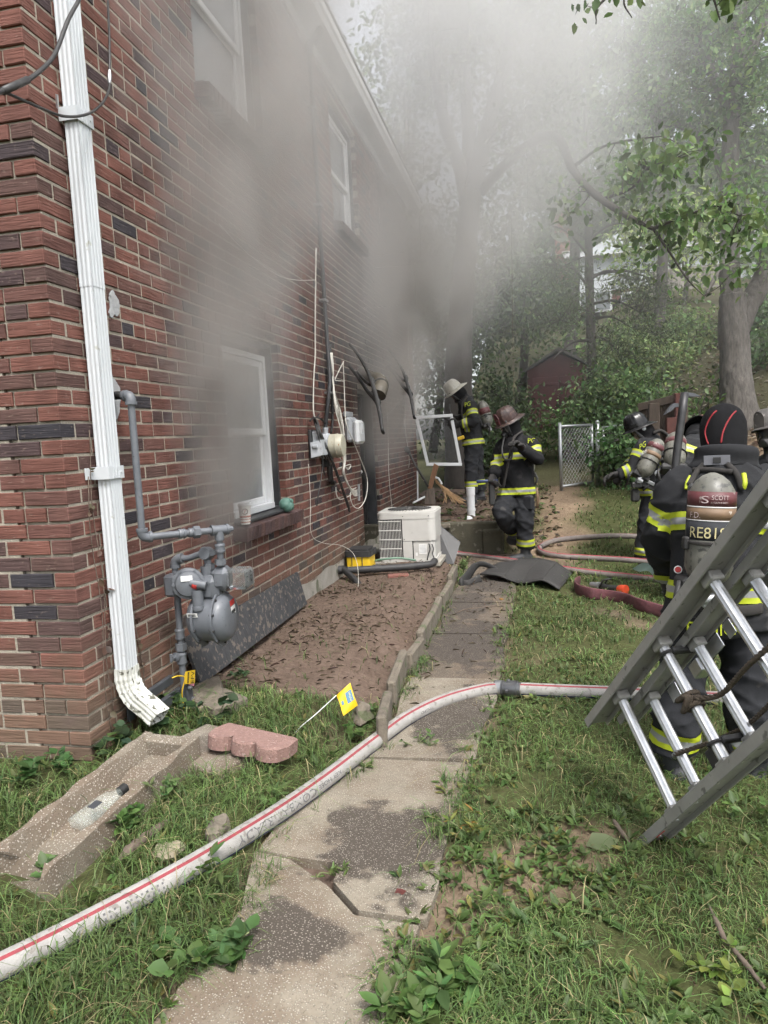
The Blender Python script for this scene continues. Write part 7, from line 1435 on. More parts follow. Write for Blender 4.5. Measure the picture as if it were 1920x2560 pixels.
def crown(tree, limbsP, blobs, nclus, per, leaf, sig, base, alt=None, palt=.06, mat=None, twig=.010, droop=.45, wr=.5, var=.3, tmat=None):
    """clusters of leaves spread through ellipsoids, each on a twig from the nearest limb"""
    LP = np.concatenate(limbsP) if limbsP else None; cc = []
    wts = np.array([b[1][0] * b[1][1] * b[1][2] for b in blobs]); wts = wts / wts.sum(); nclus = int(nclus * .8); base = tuple(2.0 * v for v in base); alt = tuple(1.8 * v for v in alt) if alt else None
    for (c, r_), k in zip(blobs, np.maximum(1, (wts * nclus).astype(int))):
        d = RNG.normal(size=(k, 3)); d /= np.linalg.norm(d, axis=1)[:, None]; cc.append(np.array(c) + d * (RNG.random((k, 1)) ** .45) * np.array(r_))
    cc = np.concatenate(cc); tw = MB()
    if LP is not None:
        for p in cc:
            i = np.argmin(((LP - p) ** 2).sum(1)); a = LP[i]; m_ = (a + p) / 2 + RNG.normal(size=3) * .12 * np.linalg.norm(p - a) + np.array([0, 0, .05 * np.linalg.norm(p - a)]); tw.tube([a, m_, p], [twig * 1.6, twig, twig * .4], 4)
        tag(tw.build('twig', tmat or M_BARKD, tree), kind='stuff')
    k = len(cc) * per; C0 = np.repeat(cc, per, 0); P = C0 + RNG.normal(size=(k, 3)) * np.array(sig)[None]
    D = rdir(k, droop); U = rdir(k); U[:, 2] = np.abs(U[:, 2]) + .5; shade = np.repeat(1 + .22 * RNG.normal(size=len(cc)), per)[:, None]
    return leaf_mesh('crown', P, D, U, leaf * (.7 + .6 * RNG.random(k)) * np.repeat(.7 + .6 * RNG.random(len(cc)), per), wr, np.clip(cols(k, base, var, alt, palt) * shade, .01, .7), mat or M_LEAF, tree)
def rooted(p): q_ = np.array(p, float); q_[2] = float(gz(q_[0], q_[1])) - .25; return q_
# tree in the smoke behind the house end, with a long limb to the right
d1 = 13.0; T = lambda x, y, d=d1: at(x, y, d)
t1 = thing('tree', rooted(T(1146, 1000)), 'big forked tree standing in the smoke behind the house end', 'tree')
m = MB(); Ls = [limb(m, [rooted(T(1146, 1000)), T(1146, 960), T(1152, 800), T(1165, 620), T(1180, 470)], [.32, .25, .215, .2, .185], 14), limb(m, [T(1172, 520), T(1150, 420), T(1110, 300, 12.8), T(1080, 120, 12.6), T(1062, -120, 12.4)], [.15, .13, .11, .09, .07]), limb(m, [T(1180, 480), T(1210, 360), T(1245, 230, 13.2), T(1290, 60, 13.4), T(1320, -150, 13.6)], [.2, .17, .14, .12, .09]), limb(m, [T(1175, 500), T(1170, 330, 13.2), T(1160, 120, 13.5), T(1165, -160, 13.8)], [.14, .12, .1, .08]),
    limb(m, [T(1200, 480), T(1260, 415, 12.6), T(1340, 350, 12.0), T(1395, 345, 11.4), T(1430, 420, 10.6), T(1480, 480, 10.0), T(1560, 535, 9.4), T(1632, 572, 9.0)], [.11, .09, .08, .07, .06, .05, .04, .025]), limb(m, [T(1632, 572, 9.0), T(1700, 545, 8.8), T(1790, 515, 8.6), T(1850, 540, 8.5)], [.025, .02, .014, .008], 6), limb(m, [T(1635, 574, 9.0), T(1680, 640, 8.9), T(1720, 700, 8.8), T(1760, 740, 8.8)], [.02, .014, .01, .005], 6), limb(m, [T(1430, 420, 10.6), T(1500, 370, 10.2), T(1580, 350, 9.8), T(1660, 340, 9.6)], [.03, .02, .014, .008], 6), limb(m, [T(1500, 500, 9.9), T(1580, 470, 9.5), T(1620, 420, 9.3), T(1680, 400, 9.2)], [.025, .018, .012, .006], 6)]
m.build('trunk', M_BARKD, t1, True)
crown(t1, Ls[1:4], [(T(1050, 80, 12.6), (1.1, 1.2, 1.3)), (T(1290, 150, 13.3), (1.4, 1.4, 1.6)), (T(1170, 0, 13.4), (1.6, 1.6, 1.4)), (T(1040, 330, 12.6), (.45, .6, .9)), (T(1330, 330, 12.5), (.8, .9, .9))], 260, 42, .115, (.26, .26, .26), (.055, .082, .030), alt=(.11, .14, .045))
lo = crown(t1, Ls[4:], [(T(1640, 560, 9.0), (.45, .5, .35)), (T(1760, 540, 8.7), (.55, .5, .42)), (T(1580, 420, 9.6), (.6, .6, .4)), (T(1850, 560, 8.5), (.35, .4, .4)), (T(1700, 390, 9.2), (.5, .5, .3)), (T(1450, 500, 10.2), (.35, .4, .3)), (T(1720, 690, 8.8), (.18, .2, .2)), (T(1845, 640, 8.6), (.2, .3, .25))], 90, 20, .115, (.17, .17, .14), (.065, .105, .034), alt=(.12, .16, .06), palt=.12, twig=.006, droop=.9, wr=.52)
# oak on the right bank
d2 = 12.6; T = lambda x, y, d=d2: at(x, y, d)
t2 = thing('tree', rooted(T(1838, 1015)), 'thick grey barked tree with forked trunk on the right bank', 'tree')
m = MB(); Ls = [limb(m, [rooted(T(1850, 1060)), T(1842, 985), T(1836, 900), T(1832, 800), T(1832, 740)], [.42, .27, .23, .225, .21], 48), limb(m, [T(1832, 790), T(1826, 700), T(1824, 560), T(1822, 430), T(1836, 220), T(1852, 0), T(1862, -160)], [.18, .155, .14, .13, .11, .09, .07], 36), limb(m, [T(1838, 830), T(1868, 770), T(1905, 700), T(1940, 560, 12.4), T(1990, 300, 12.2)], [.19, .17, .15, .14, .10], 36), limb(m, [T(1824, 500), T(1790, 400, 12.8), T(1730, 330, 13.2), T(1640, 300, 13.6)], [.08, .07, .05, .03]), limb(m, [T(1835, 240), T(1880, 120), T(1930, 20)], [.07, .06, .05]), limb(m, [T(1830, 300), T(1770, 160, 12.9), T(1700, 20, 13.2)], [.07, .05, .04]), limb(m, [T(1825, 620), T(1790, 690, 12.2), T(1765, 735, 12.0)], [.03, .02, .01], 6)]
tk = m.build('trunk', M_BARK, t2, True); cc_ = get_co(tk.data); nn_ = get_no(tk.data)      # furrowed bark
dsp = np.array([(.5 - abs(mnoise.noise(Vector((c[0] * 13, c[1] * 13, c[2] * 2.2))))) * .05 + .03 * mnoise.noise(Vector((c[0] * 3, c[1] * 3, c[2] * 1.5))) for c in cc_]); tk.data.vertices.foreach_set('co', (cc_ + nn_ * dsp[:, None]).astype(np.float32).ravel()); tk.data.update()
crown(t2, Ls[1:], [(T(1780, 60), (1.2, 1.3, 1.0)), (T(1900, 250), (.9, 1.0, 1.0)), (T(1700, 280, 13.2), (1.0, 1.0, .6)), (T(1860, 450, 12.2), (.5, .6, .6)), (T(1900, 640, 12.2), (.45, .5, .55)), (T(1780, 700, 12.1), (.25, .3, .25))], 230, 44, .10, (.22, .22, .2), (.060, .105, .032), alt=(.12, .17, .05), palt=.12)
# leafy sprays hanging in at the top: their tree stands beyond the upper right of the frame
d3 = 6.2; T = lambda x, y, d=d3: at(x, y, d); rt = rooted(at(2300, 1300, 6.6))
t3 = thing('tree', rt, 'leafy branch ends hanging into the top edge of the picture', 'tree'); m = MB()
Ls = [limb(m, [rt, rt + (0, 0, 2.0), rt + (-.1, 0, 4.0), rt + (-.6, .1, 5.6)], [.16, .13, .10, .07]), limb(m, [rt + (-.1, 0, 4.0), T(2000, -160), T(1760, -110), T(1600, -60), T(1500, 10), T(1490, 60)], [.08, .05, .03, .02, .01, .005], 6), limb(m, [T(1760, -110), T(1780, -20), T(1800, 50)], [.02, .012, .005], 6), limb(m, [T(1600, -60), T(1560, 0), T(1580, 45)], [.015, .01, .004], 6)]
m.build('trunk', M_BARKD, t3, True)
crown(t3, Ls[1:], [(T(1490, 20), (.10, .2, .12)), (T(1540, -10), (.2, .2, .08)), (T(1790, 20), (.16, .2, .12)), (T(1600, -90), (.5, .3, .15)), (T(1850, -60), (.4, .3, .25))], 34, 9, .115, (.09, .09, .07), (.055, .085, .030), alt=(.09, .13, .06), twig=.004, droop=1.5, wr=.6)
# cedar with bare lower trunk
d4 = 15.0; T = lambda x, y, d=d4: at(x, y, d)
t4 = thing('cedar_tree', rooted(T(1482, 960)), 'slim cedar with straight trunk and feathery boughs before the far house', 'tree')
m = MB(); Ls = [limb(m, [rooted(T(1482, 960)), T(1478, 860), T(1472, 640), T(1468, 440), T(1462, 240)], [.13, .10, .085, .06, .03], 10)]
for (x0_, y0_), (x1_, y1_) in (((1474, 720), (1390, 660)), ((1474, 700), (1560, 690)), ((1476, 690), (1640, 700)), ((1472, 640), (1370, 560)), ((1472, 600), (1580, 560)), ((1470, 520), (1380, 470)), ((1470, 480), (1550, 430)), ((1476, 780), (1400, 800)), ((1478, 800), (1580, 820)), ((1478, 850), (1380, 900)), ((1478, 840), (1560, 900)), ((1476, 760), (1600, 780))):
    Ls.append(limb(m, [T(x0_, y0_), T((x0_ + x1_) / 2, (y0_ + y1_) / 2 - 18, d4 - .3), T(x1_, y1_, d4 - .6)], [.035, .024, .01], 6))
m.build('trunk', M_BARKD, t4, True)
crown(t4, Ls[1:], [(T(1400, 690, 14.5), (.8, .8, .35)), (T(1590, 720, 14.4), (1.0, .8, .4)), (T(1575, 870, 14.2), (.9, .8, .6)), (T(1640, 760, 14.4), (.6, .6, .4)), (T(1400, 790, 14.4), (.8, .7, .4)), (T(1470, 500), (.9, .9, .8))], 300, 46, .085, (.20, .20, .09), (.040, .058, .022), alt=(.08, .10, .03), wr=.22, twig=.008, droop=.2)
# canopy trees further back
def back_tree(lbl, px, d, base_py, top_py, blobs, ncl, per, leaf, col, r0=.18, alt=None, name='tree', wr=.55):
    ncl = int(ncl * (.62 if top_py < 300 else .9))
    b0_ = rooted(at(px, base_py, d)); t = thing(name, b0_, lbl, 'tree', 'background trees'); m = MB(); tp_ = at(px + 14, top_py, d); P = [limb(m, [b0_, b0_ * .6 + tp_ * .4 + (.15, 0, 0), tp_], [r0, r0 * .7, r0 * .25], 8)]
    for (c, r_) in blobs: P.append(limb(m, [b0_ * .45 + tp_ * .55, (np.array(c) + tp_) / 2, np.array(c)], [r0 * .4, r0 * .25, r0 * .08], 6))
    m.build('trunk', M_BARKD, t, True); crown(t, P, blobs, ncl, per, leaf, (leaf * 2.6,) * 3, col, alt=alt, wr=wr, twig=.014, palt=.15); return t
bl = lambda l: [(at(x, y, d), (a, b, c)) for x, y, d, a, b, c in l]
back_tree('pale hazy tree rising behind the house roof', 1010, 24, 1050, 200, bl([(1000, 250, 24, 2.2, 2, 2.2), (960, 430, 24, 1.6, 1.6, 1.6), (1080, 120, 24, 2, 2, 2), (1010, 620, 23, 1.8, 1.6, 1.8)]), 170, 40, .20, (.075, .105, .045), .22)
back_tree('tall leafy tree filling the sky above the shed', 1420, 23, 1000, 60, bl([(1380, 150, 23, 2.4, 2.2, 2.2), (1500, 60, 23, 2.4, 2.2, 1.8), (1330, 420, 22, 1.7, 1.7, 1.6), (1480, 330, 23, 1.8, 1.6, 1.5)]), 250, 44, .18, (.060, .090, .034), .24, (.11, .15, .05))
back_tree('tall airy tree between the cedar and the grey trunk', 1640, 21, 980, 40, bl([(1600, 110, 21, 2.2, 2, 2), (1700, 200, 21, 2.0, 2, 1.8), (1560, 260, 20, 1.5, 1.5, 1.4), (1650, 440, 20, 1.5, 1.4, 1.2)]), 240, 44, .16, (.065, .098, .036), .2, (.12, .16, .05))
back_tree('dense tree beyond the grey trunk at the right edge', 1960, 19, 960, 200, bl([(1900, 80, 19, 1.6, 1.6, 1.8), (1920, 420, 18, 1.3, 1.3, 1.4), (1930, 760, 18, 1.2, 1.2, 1.5), (1905, 880, 17, .9, 1, 1.0)]), 190, 44, .14, (.055, .090, .034), .22, (.10, .14, .05))
back_tree('sunny yellow green tree before the far house deck', 1700, 26, 900, 620, bl([(1700, 590, 26, 2.0, 1.5, 1.0), (1590, 690, 26, 1.0, 1.2, .7), (1780, 660, 25, 1.0, 1.0, .8), (1560, 620, 26, 1.0, 1.2, 1.0)]), 90, 40, .17, (.14, .19, .055), .12, (.24, .28, .08))
back_tree('dark tree crowding the far side of the shed', 1290, 19, 1050, 640, bl([(1250, 720, 19, 1.8, 1.5, 1.4), (1330, 780, 18.5, 1.4, 1.2, 1.0), (1210, 560, 19, 1.4, 1.3, 1.3), (1180, 860, 18, 1.3, 1.2, 1.2)]), 230, 44, .14, (.040, .062, .026), .16, (.075, .11, .035))
back_tree('dark evergreen standing behind the smoke near the house end', 1080, 17, 1080, 700, bl([(1090, 800, 17, 1.1, 1.2, 1.6), (1100, 950, 16.5, 1.0, 1.0, 1.2), (1060, 640, 17, .8, .9, 1.0)]), 170, 40, .12, (.035, .055, .022), .12)
def shrub(lbl, blobs, ncl, per, leaf, col, alt=None, name='shrub', wr=.55, sig=2.2, grp='shrubs beyond the gate'):
    c0_ = np.mean([b[0] for b in blobs], 0); b0_ = rooted(c0_); t = thing(name, b0_, lbl, 'shrub', grp); m = MB(); P = []
    for (c, r_) in blobs:
        for k in range(3): P.append(limb(m, [b0_ + RNG.normal(size=3) * (.1, .1, 0), (b0_ + np.array(c)) / 2 + RNG.normal(size=3) * .1, np.array(c) + RNG.normal(size=3) * np.array(r_) * .4], [.025, .018, .008], 5))
    tag(m.build('stem', M_BARKD, t, True), kind='stuff'); crown(t, P, blobs, ncl, per, leaf, (leaf * sig,) * 3, col, alt=alt, wr=wr, twig=.006); return t
shrub('dark glossy shrub growing right of the chain link gate', bl([(1560, 1090, 12.2, .55, .5, .5), (1620, 1120, 12, .5, .5, .5), (1550, 1180, 11.8, .5, .4, .4), (1640, 1040, 12.4, .5, .5, .4)]), 120, 40, .085, (.035, .060, .024), (.07, .11, .04))
shrub('bushy shrub with compound leaves before the shed corner', bl([(1490, 1010, 14.5, .6, .5, .45), (1420, 1060, 14.2, .55, .5, .4), (1545, 990, 14.5, .5, .5, .5), (1500, 960, 14.8, .4, .4, .4)]), 130, 40, .09, (.055, .090, .034), (.10, .14, .05))
shrub('vine covered shrub leaning over the chain link fence', bl([(1540, 1110, 11.5, .35, .25, .2), (1590, 1130, 11.4, .35, .25, .25), (1520, 1260, 11.4, .3, .2, .2)]), 50, 30, .09, (.07, .12, .05), (.10, .16, .07))
shrub('tangled bright weeds on the bank below the far house', bl([(1660, 830, 22, 1.6, 1, .7), (1580, 860, 21, 1.4, 1, .7), (1740, 860, 20, 1.2, 1, .7), (1640, 920, 19, 1.6, 1, .5), (1720, 830, 23, 1.2, 1, .4)]), 190, 40, .13, (.085, .125, .045), (.17, .20, .07))
shrub('low dark shrub in shade left of the shed', bl([(1250, 1010, 15, .6, .6, .55), (1230, 1090, 14, .6, .5, .5), (1180, 1130, 13.5, .5, .5, .45), (1310, 1100, 14.5, .5, .5, .3)]), 140, 40, .095, (.034, .052, .022), (.06, .09, .03))
shrub('leggy shrub on the litter bank behind board fence', bl([(1560, 960, 13.4, .6, .5, .4), (1640, 1000, 13, .5, .5, .35), (1770, 985, 12.8, .25, .25, .3)]), 70, 36, .09, (.06, .095, .035), (.12, .15, .05))
shrub('yellowish brush covering the bank beyond the wire fence', bl([(1660, 930, 19, 1.4, .8, .5), (1740, 900, 20, 1.3, .8, .6), (1600, 915, 18, 1.0, .8, .6), (1770, 870, 22, 1.0, .8, .6), (1850, 900, 21, 1.3, .8, .7)]), 170, 40, .13, (.095, .12, .045), (.19, .19, .08))
shrub('leafy bush at the right edge behind the grey trunk', bl([(1910, 900, 15, .6, .6, .7), (1935, 780, 15.5, .7, .6, .7)]), 90, 40, .10, (.05, .085, .034), (.09, .13, .05))
# distant wood that closes the view
k = 26000; ang = RNG.uniform(-.75, .95, k) + YAW; dd_ = RNG.uniform(36, 62, k); px_ = CAM[0] + np.sin(ang) * dd_; py_ = CAM[1] + np.cos(ang) * dd_; hh_ = np.abs(RNG.normal(0, 1, k)) * (2.6 + 1.6 * np.sin(ang * 13) + 1.2 * np.sin(ang * 31)) + .5
P = np.stack([px_, py_, gz(px_, py_) + hh_ * 1.3], 1); D = rdir(k, .3); U = rdir(k)
o = leaf_mesh('distant_wood', P, D, U, .55 + .5 * RNG.random(k), .6, cols(k, (.07, .095, .045), .3), M_LEAF, None); tag(o, 'distant wood closing the view on the hilltop', 'wood', None, 'stuff')
# ---------------------------------------------------------------- lawn, weeds, litter
M_GRASS = pm('grass_blade', (1, 1, 1), (.8, .8, .75), scale=5, rough=.6, attr='col', trans=.3, spec=.3)
TRQ = [(TA + uL * t + uW * w)[:2] for t, w in ((-.02, -.03), (-.02, Wn + .03), (Ln + .03, Wn + .03), (Ln - .03, -.03))]
def place(n, dmin=.75, dmax=13.0, amin=-1.15, amax=1.0, power=1.0):
    d = dmin * (dmax / dmin) ** (RNG.random(n) ** power); a = RNG.uniform(amin, amax, n) + YAW; return CAM[0] + np.sin(a) * d, CAM[1] + np.cos(a) * d, d
def allowed(x, y):
    ok = ~((x < .02) & (y > -.02)) & (x > -3) & ~dist_poly(x, y, TRQ); return ok
def edge_path(x, y, g=.05):
    """inside the walk but clear of its ragged margin"""
    a = np.array(PATH_L); b = np.array(PATH_R); l = np.interp(y, a[:, 1], a[:, 0]); r_ = np.interp(y, b[:, 1], b[:, 0]); w = g * (fbm(x, y, 9, 3, 4) * 2.2 - .4)
    return (x > l + w) & (x < r_ - w * 1.4) & (y < 5.85)
n = 230000; x, y, d = place(n); ok = allowed(x, y) & ~edge_path(x, y, .09) & (RNG.random(n) > bare(x, y) * .97) & ~((y > 6.0) & (x < 1.5)) & ~((x > 3.9) & (y > 7)) & (y < 10.5) & (fbm(x, y, 2.1, 3, 7) > .16 + .25 * RNG.random(n))
ok &= ~((np.abs(x - .50) < .2) & (np.abs(y - .12) < .2)) & ~((np.abs(x - pc[0] - .02) < .19) & (np.abs(y - pc[1] - .09) < .11)); x, y, d = x[ok], y[ok], d[ok]
HD = np.concatenate([pth, pth2])[:, :2]; hd_ = np.min([(x - a) ** 2 + (y - b) ** 2 for a, b in HD], 0) ** .5; ok = (hd_ > .045) | (RNG.random(len(x)) < .12); x, y, d = x[ok], y[ok], d[ok]; n = len(x); z = gz(x, y) + .0
tall = .55 + .9 * fbm(x, y, 1.1, 3, 3) + .5 * ((x < .95) & (y < .7)); h = (.026 + .048 * RNG.random(n)) * tall * np.where(y > 4.2, 1.05, 1.0); w = np.maximum(.0014, d * .00052) * (.7 + .7 * RNG.random(n))
az = RNG.uniform(0, 2 * math.pi, n) + 1.2 * fbm(x, y, 1.7, 2, 9); lean = RNG.uniform(.3, 1.5, n); lg = (RNG.random(n) < .07) & (y < 4); h = np.where(lg, h * 1.7, h); lean = np.where(lg, RNG.uniform(1.2, 1.9, n), lean); w = np.where(lg, w * .8, w); dx, dy = np.cos(az), np.sin(az); B0 = np.stack([x, y, z - .008], 1); dirv = np.stack([dx, dy, np.zeros(n)], 1); side = np.stack([-dy, dx, np.zeros(n)], 1)
up = np.array([0, 0, 1.])[None]; L1 = h[:, None]
p1_ = B0 + up * L1 * .55 + dirv * L1 * .22 * lean[:, None]; p2_ = B0 + up * L1 * (.95 - .25 * lean[:, None]) + dirv * L1 * .62 * lean[:, None]; p3_ = B0 + up * L1 * (1.1 - .55 * lean[:, None]) + dirv * L1 * 1.05 * lean[:, None]; ww = w[:, None]
Vg = np.stack([B0 - side * ww, B0 + side * ww, p1_ + side * ww * .95, p1_ - side * ww * .95, p2_ + side * ww * .7, p2_ - side * ww * .7, p3_ + side * ww * .1, p3_ - side * ww * .1], 1).reshape(-1, 3)
b_ = (np.arange(n) * 8)[:, None]; Fg = np.concatenate([b_ + np.array([[0, 1, 2, 3]]), b_ + np.array([[3, 2, 4, 5]]), b_ + np.array([[5, 4, 6, 7]])], 1).reshape(-1)
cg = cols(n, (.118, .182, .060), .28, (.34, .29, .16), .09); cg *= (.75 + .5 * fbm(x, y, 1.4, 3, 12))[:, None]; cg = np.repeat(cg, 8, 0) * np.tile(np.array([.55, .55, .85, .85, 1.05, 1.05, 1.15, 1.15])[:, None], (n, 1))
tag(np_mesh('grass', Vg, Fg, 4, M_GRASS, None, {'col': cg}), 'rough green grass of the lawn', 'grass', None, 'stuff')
def rosette(P, nl, size, col, mat, spread=.35, wr=.34, nm='leaves', parent=None, alt=None, up_=.35):
    """ring of leaves round each point"""
    n = len(P); k = n * nl; C0 = np.repeat(P, nl, 0); a = RNG.uniform(0, 2 * math.pi, k); el = up_ + spread * RNG.normal(size=k); D = np.stack([np.cos(a) * np.cos(el), np.sin(a) * np.cos(el), np.sin(el)], 1); U = np.stack([-.5 * np.cos(a), -.5 * np.sin(a), np.ones(k)], 1) + .25 * RNG.normal(size=(k, 3))
    return leaf_mesh(nm, C0 + D * size * .12 * RNG.random((k, 1)), D, U, size * (.55 + .7 * RNG.random(k)), wr, cols(k, col, .22, alt, .1), mat, parent, fold=.35)
# low broad leaved ground cover
n = 8500; x, y, d = place(n, .8, 9); ok = allowed(x, y) & ~edge_path(x, y, .09) & ~dist_poly(x, y, BED_POLY) & ~((y > 5.9) & (x < 1.5)) & (x < 5) & (fbm(x, y, 1.9, 3, 21) > np.where(x < 1.0, .38, .47)); near = np.abs(x - 1.75) < .5; ok &= near | (RNG.random(n) < .45); x, y, d = x[ok], y[ok], d[ok]
P = np.stack([x, y, gz(x, y) + .012], 1); tag(rosette(P, 6, .042, (.115, .17, .055), M_LEAF, .4, .42, 'ground_cover', None, (.20, .18, .06)), 'low broad leaved weeds mixed in the lawn', 'ground cover', None, 'stuff')
# single weeds one can pick out
M_STEM = pm('weed_stem', (.16, .19, .08), (.11, .13, .05), scale=30, rough=.7)
def weed(lbl, px, py, nl, size, col, wr=.34, tall=0.0, alt=None, up_=.35, name='weed'):
    size *= .55; tall *= .8; nl = max(3, int(nl * .8)); col = tuple(1.25 * v for v in col)
    p = G(px, py); t = thing(name, p, lbl, 'weed', 'single weeds'); m = MB(); pts = [p + (0, 0, .005)]
    if tall:
        ns = 5; pts = []
        for k in range(ns):
            q_ = p + np.array([RNG.normal() * .05, RNG.normal() * .05, tall * (.5 + .5 * RNG.random())]); m.tube(spline([p, (p + q_) / 2 + RNG.normal(size=3) * .01, q_], 4), .0022, 5); pts += [q_, p * .4 + q_ * .6]
        tag(m.build('stem', M_STEM, t, True), kind='stuff')
    else: m.tube([p - (0, 0, .01), p + (0, 0, .012)], .006, 6); m.build('stem', M_STEM, t)
    rosette(np.array(pts), nl, size, col, M_LEAF, .3, wr, 'leaves', t, alt, up_)
GN = (.085, .14, .045)
for a in (('dandelion rosette beside the hose near the pink stone', 680, 1995, 11, .16, GN, .28), ('tall weed with jagged leaves growing against the hose', 545, 2230, 4, .09, GN, .4, .16), ('round leaved weed in the grass below the hose', 480, 2400, 4, .085, (.075, .135, .04), .85, .10), ('lobed broad leaf weed left of the near slab', 575, 2400, 5, .10, (.07, .13, .045), .8, .07), ('cluster of broad weeds at the bottom of the walk edge', 1100, 2480, 7, .13, (.095, .155, .05), .42, .10), ('second broad weed clump below the walk edge', 1020, 2530, 7, .12, (.09, .15, .045), .5, .07), ('yellowing weed at the right edge of the walk', 1180, 2090, 6, .075, (.13, .15, .04), .3, .12, (.30, .18, .05)), ('dandelion rosette in the bare patch below', 1330, 2330, 12, .15, GN, .26), ('dandelion rosette right of the walk edge', 1370, 2140, 12, .14, GN, .28), ('jagged rosette in the middle of worn lawn', 1500, 2300, 11, .13, GN, .28), ('flat rosette near the bare clay patch', 1440, 2380, 10, .12, (.10, .15, .06), .3), ('pale leafy weed by the ladder foot', 1560, 2060, 8, .10, (.11, .16, .06), .4), ('upright oval leaved weed at the right edge below the ladder', 1895, 2060, 4, .075, (.10, .16, .05), .5, .16), ('bright leaf sprig at the lower right corner', 1830, 2440, 5, .07, (.16, .22, .05), .7, .06), ('small weed sprouting in the slab joint', 840, 2190, 6, .05, (.11, .16, .05), .3, .05), ('trailing weed on the right slab joint', 960, 2330, 9, .06, (.10, .15, .05), .3), ('green weed at the kerb end by the flag', 880, 1850, 5, .06, (.085, .15, .045), .9, .12), ('leafy creeper at the near kerb stone', 930, 1800, 5, .055, (.09, .15, .05), .9, .10), ('small green seedling in the soil bed', 610, 1690, 5, .06, (.06, .10, .05), .7, .04), ('pale sprig standing behind the stick', 440, 2010, 5, .075, (.12, .18, .07), .5, .14), ('arching broad weed beside the trough', 320, 2090, 5, .09, (.085, .15, .045), .75, .10), ('broad leaf weed under the broken trough end', 150, 2190, 6, .10, (.085, .15, .05), .55, .05), ('dark leaved weed left of the trough by the wall', 60, 1960, 6, .10, (.055, .11, .035), .7, .10), ('second dark weed at the brick corner', 150, 1930, 6, .085, (.06, .115, .04), .8, .10), ('leafy weed in front of the slab by the walk', 1040, 1870, 6, .05, (.09, .14, .05), .6, .07), ('mixed weed tuft by the kerb joint', 1035, 1665, 8, .06, (.08, .12, .045), .4, .05), ('pale weed clump on the walk beyond the kerb', 1160, 1420, 7, .06, (.10, .15, .06), .6, .10)): weed(*a)
# ivy round the downspout foot
iv = thing('ivy', G(330, 1800), 'dark ivy trailing round the downspout outlet', 'ivy'); m = MB(); pts = []
for px_, py_ in ((250, 1790), (270, 1840), (300, 1800), (310, 1850), (380, 1730), (400, 1760), (430, 1770), (360, 1790), (460, 1790), (500, 1800), (540, 1790), (270, 1890), (240, 1880), (420, 1800)):
    p = G(px_, py_ + 18); q_ = p + np.array([RNG.normal() * .03, RNG.normal() * .03, .04 + .08 * RNG.random()]); m.tube(spline([p, (p + q_) / 2 + RNG.normal(size=3) * .01, q_], 3), .0025, 5); pts += [q_, p * .5 + q_ * .5, q_ + RNG.normal(size=3) * .03]
tag(m.build('stem', M_STEM, iv, True), kind='stuff'); rosette(np.array(pts), 3, .058, (.042, .078, .036), M_LEAF, .5, .95, 'leaves', iv, (.12, .19, .06), .2)
vn = thing('dry_vine', (.05, .17, .3), 'dry brown vine climbing beside the downspout', 'vine'); m = MB(); pp_ = []
for k in range(3):
    zz = np.linspace(.2, 1.55 - .2 * k, 24); P = np.stack([np.full(24, .012), .165 - .03 * k + .015 * np.sin(zz * 9 + k), zz], 1) if k < 2 else np.stack([np.full(24, .012), .40 + .04 * np.sin(zz * 5), zz], 1); m.tube(P, .002, 5); pp_ += [P[i] + (.01, 0, 0) for i in range(2, 22, 3)]
m.build('stem', M_STICK, vn, True); rosette(np.array(pp_), 2, .035, (.13, .085, .06), M_LEAF, .8, .7, 'leaves', vn, None, -.5)
# litter: dry leaves and straw on the bed, fallen green leaves
n = 7000; x = RNG.uniform(.05, 1.75, n); y = RNG.uniform(.5, 5.9, n); ok = (dist_poly(x, y, BED_POLY) | ((RNG.random(n) < .4) & (x > 1.1) & (y > 1.0))) & (RNG.random(n) < .35 + .65 * sm(.45, .6, fbm(x, y, 1.6, 3, 31))); x, y = x[ok], y[ok]; n = len(x); D = rdir(n); D[:, 2] = np.abs(D[:, 2]) * .25; U = rdir(n); U[:, 2] = np.abs(U[:, 2]) + 1
st_ = RNG.random(n) < .5; S = np.where(st_, .045, .016) * (.5 + RNG.random(n)); Wr = np.where(st_, .06, .55)[:, None]
tag(leaf_mesh('leaf_litter', np.stack([x, y, gz(x, y) + np.where(x > 1.13, .02, .008)], 1), D, U, S, Wr, cols(n, (.13, .095, .07), .3, (.22, .18, .13), .4), M_LEAF, None, fold=.6), 'dry leaf litter and straw on the soil bed', 'litter', None, 'stuff')
n = 900; x = RNG.uniform(.1, 2.2, n); y = RNG.uniform(6.1, 9.6, n); D = rdir(n); D[:, 2] = np.abs(D[:, 2]) * .3; U = rdir(n); U[:, 2] = np.abs(U[:, 2]) + 1
tag(leaf_mesh('bank_litter', np.stack([x, y, gz(x, y) + .01], 1), D, U, .05 + .06 * RNG.random(n), .5, cols(n, (.15, .11, .08), .35, (.10, .15, .05), .25), M_LEAF, None, fold=.6), 'dead leaves and scraps on the bank past the step', 'litter', None, 'stuff')
n = 9000; x = RNG.uniform(3.6, 14, n); y = RNG.uniform(7.5, 22, n); D = rdir(n); D[:, 2] = np.abs(D[:, 2]) * .3; U = rdir(n); U[:, 2] = np.abs(U[:, 2]) + 1
tag(leaf_mesh('hill_litter', np.stack([x, y, gz(x, y) + .012], 1), D, U, .07 + .07 * RNG.random(n), .6, cols(n, (.15, .12, .085), .4, (.30, .27, .22), .25), M_LEAF, None, fold=.5), 'pale fallen leaves covering the wooded bank', 'litter', None, 'stuff')
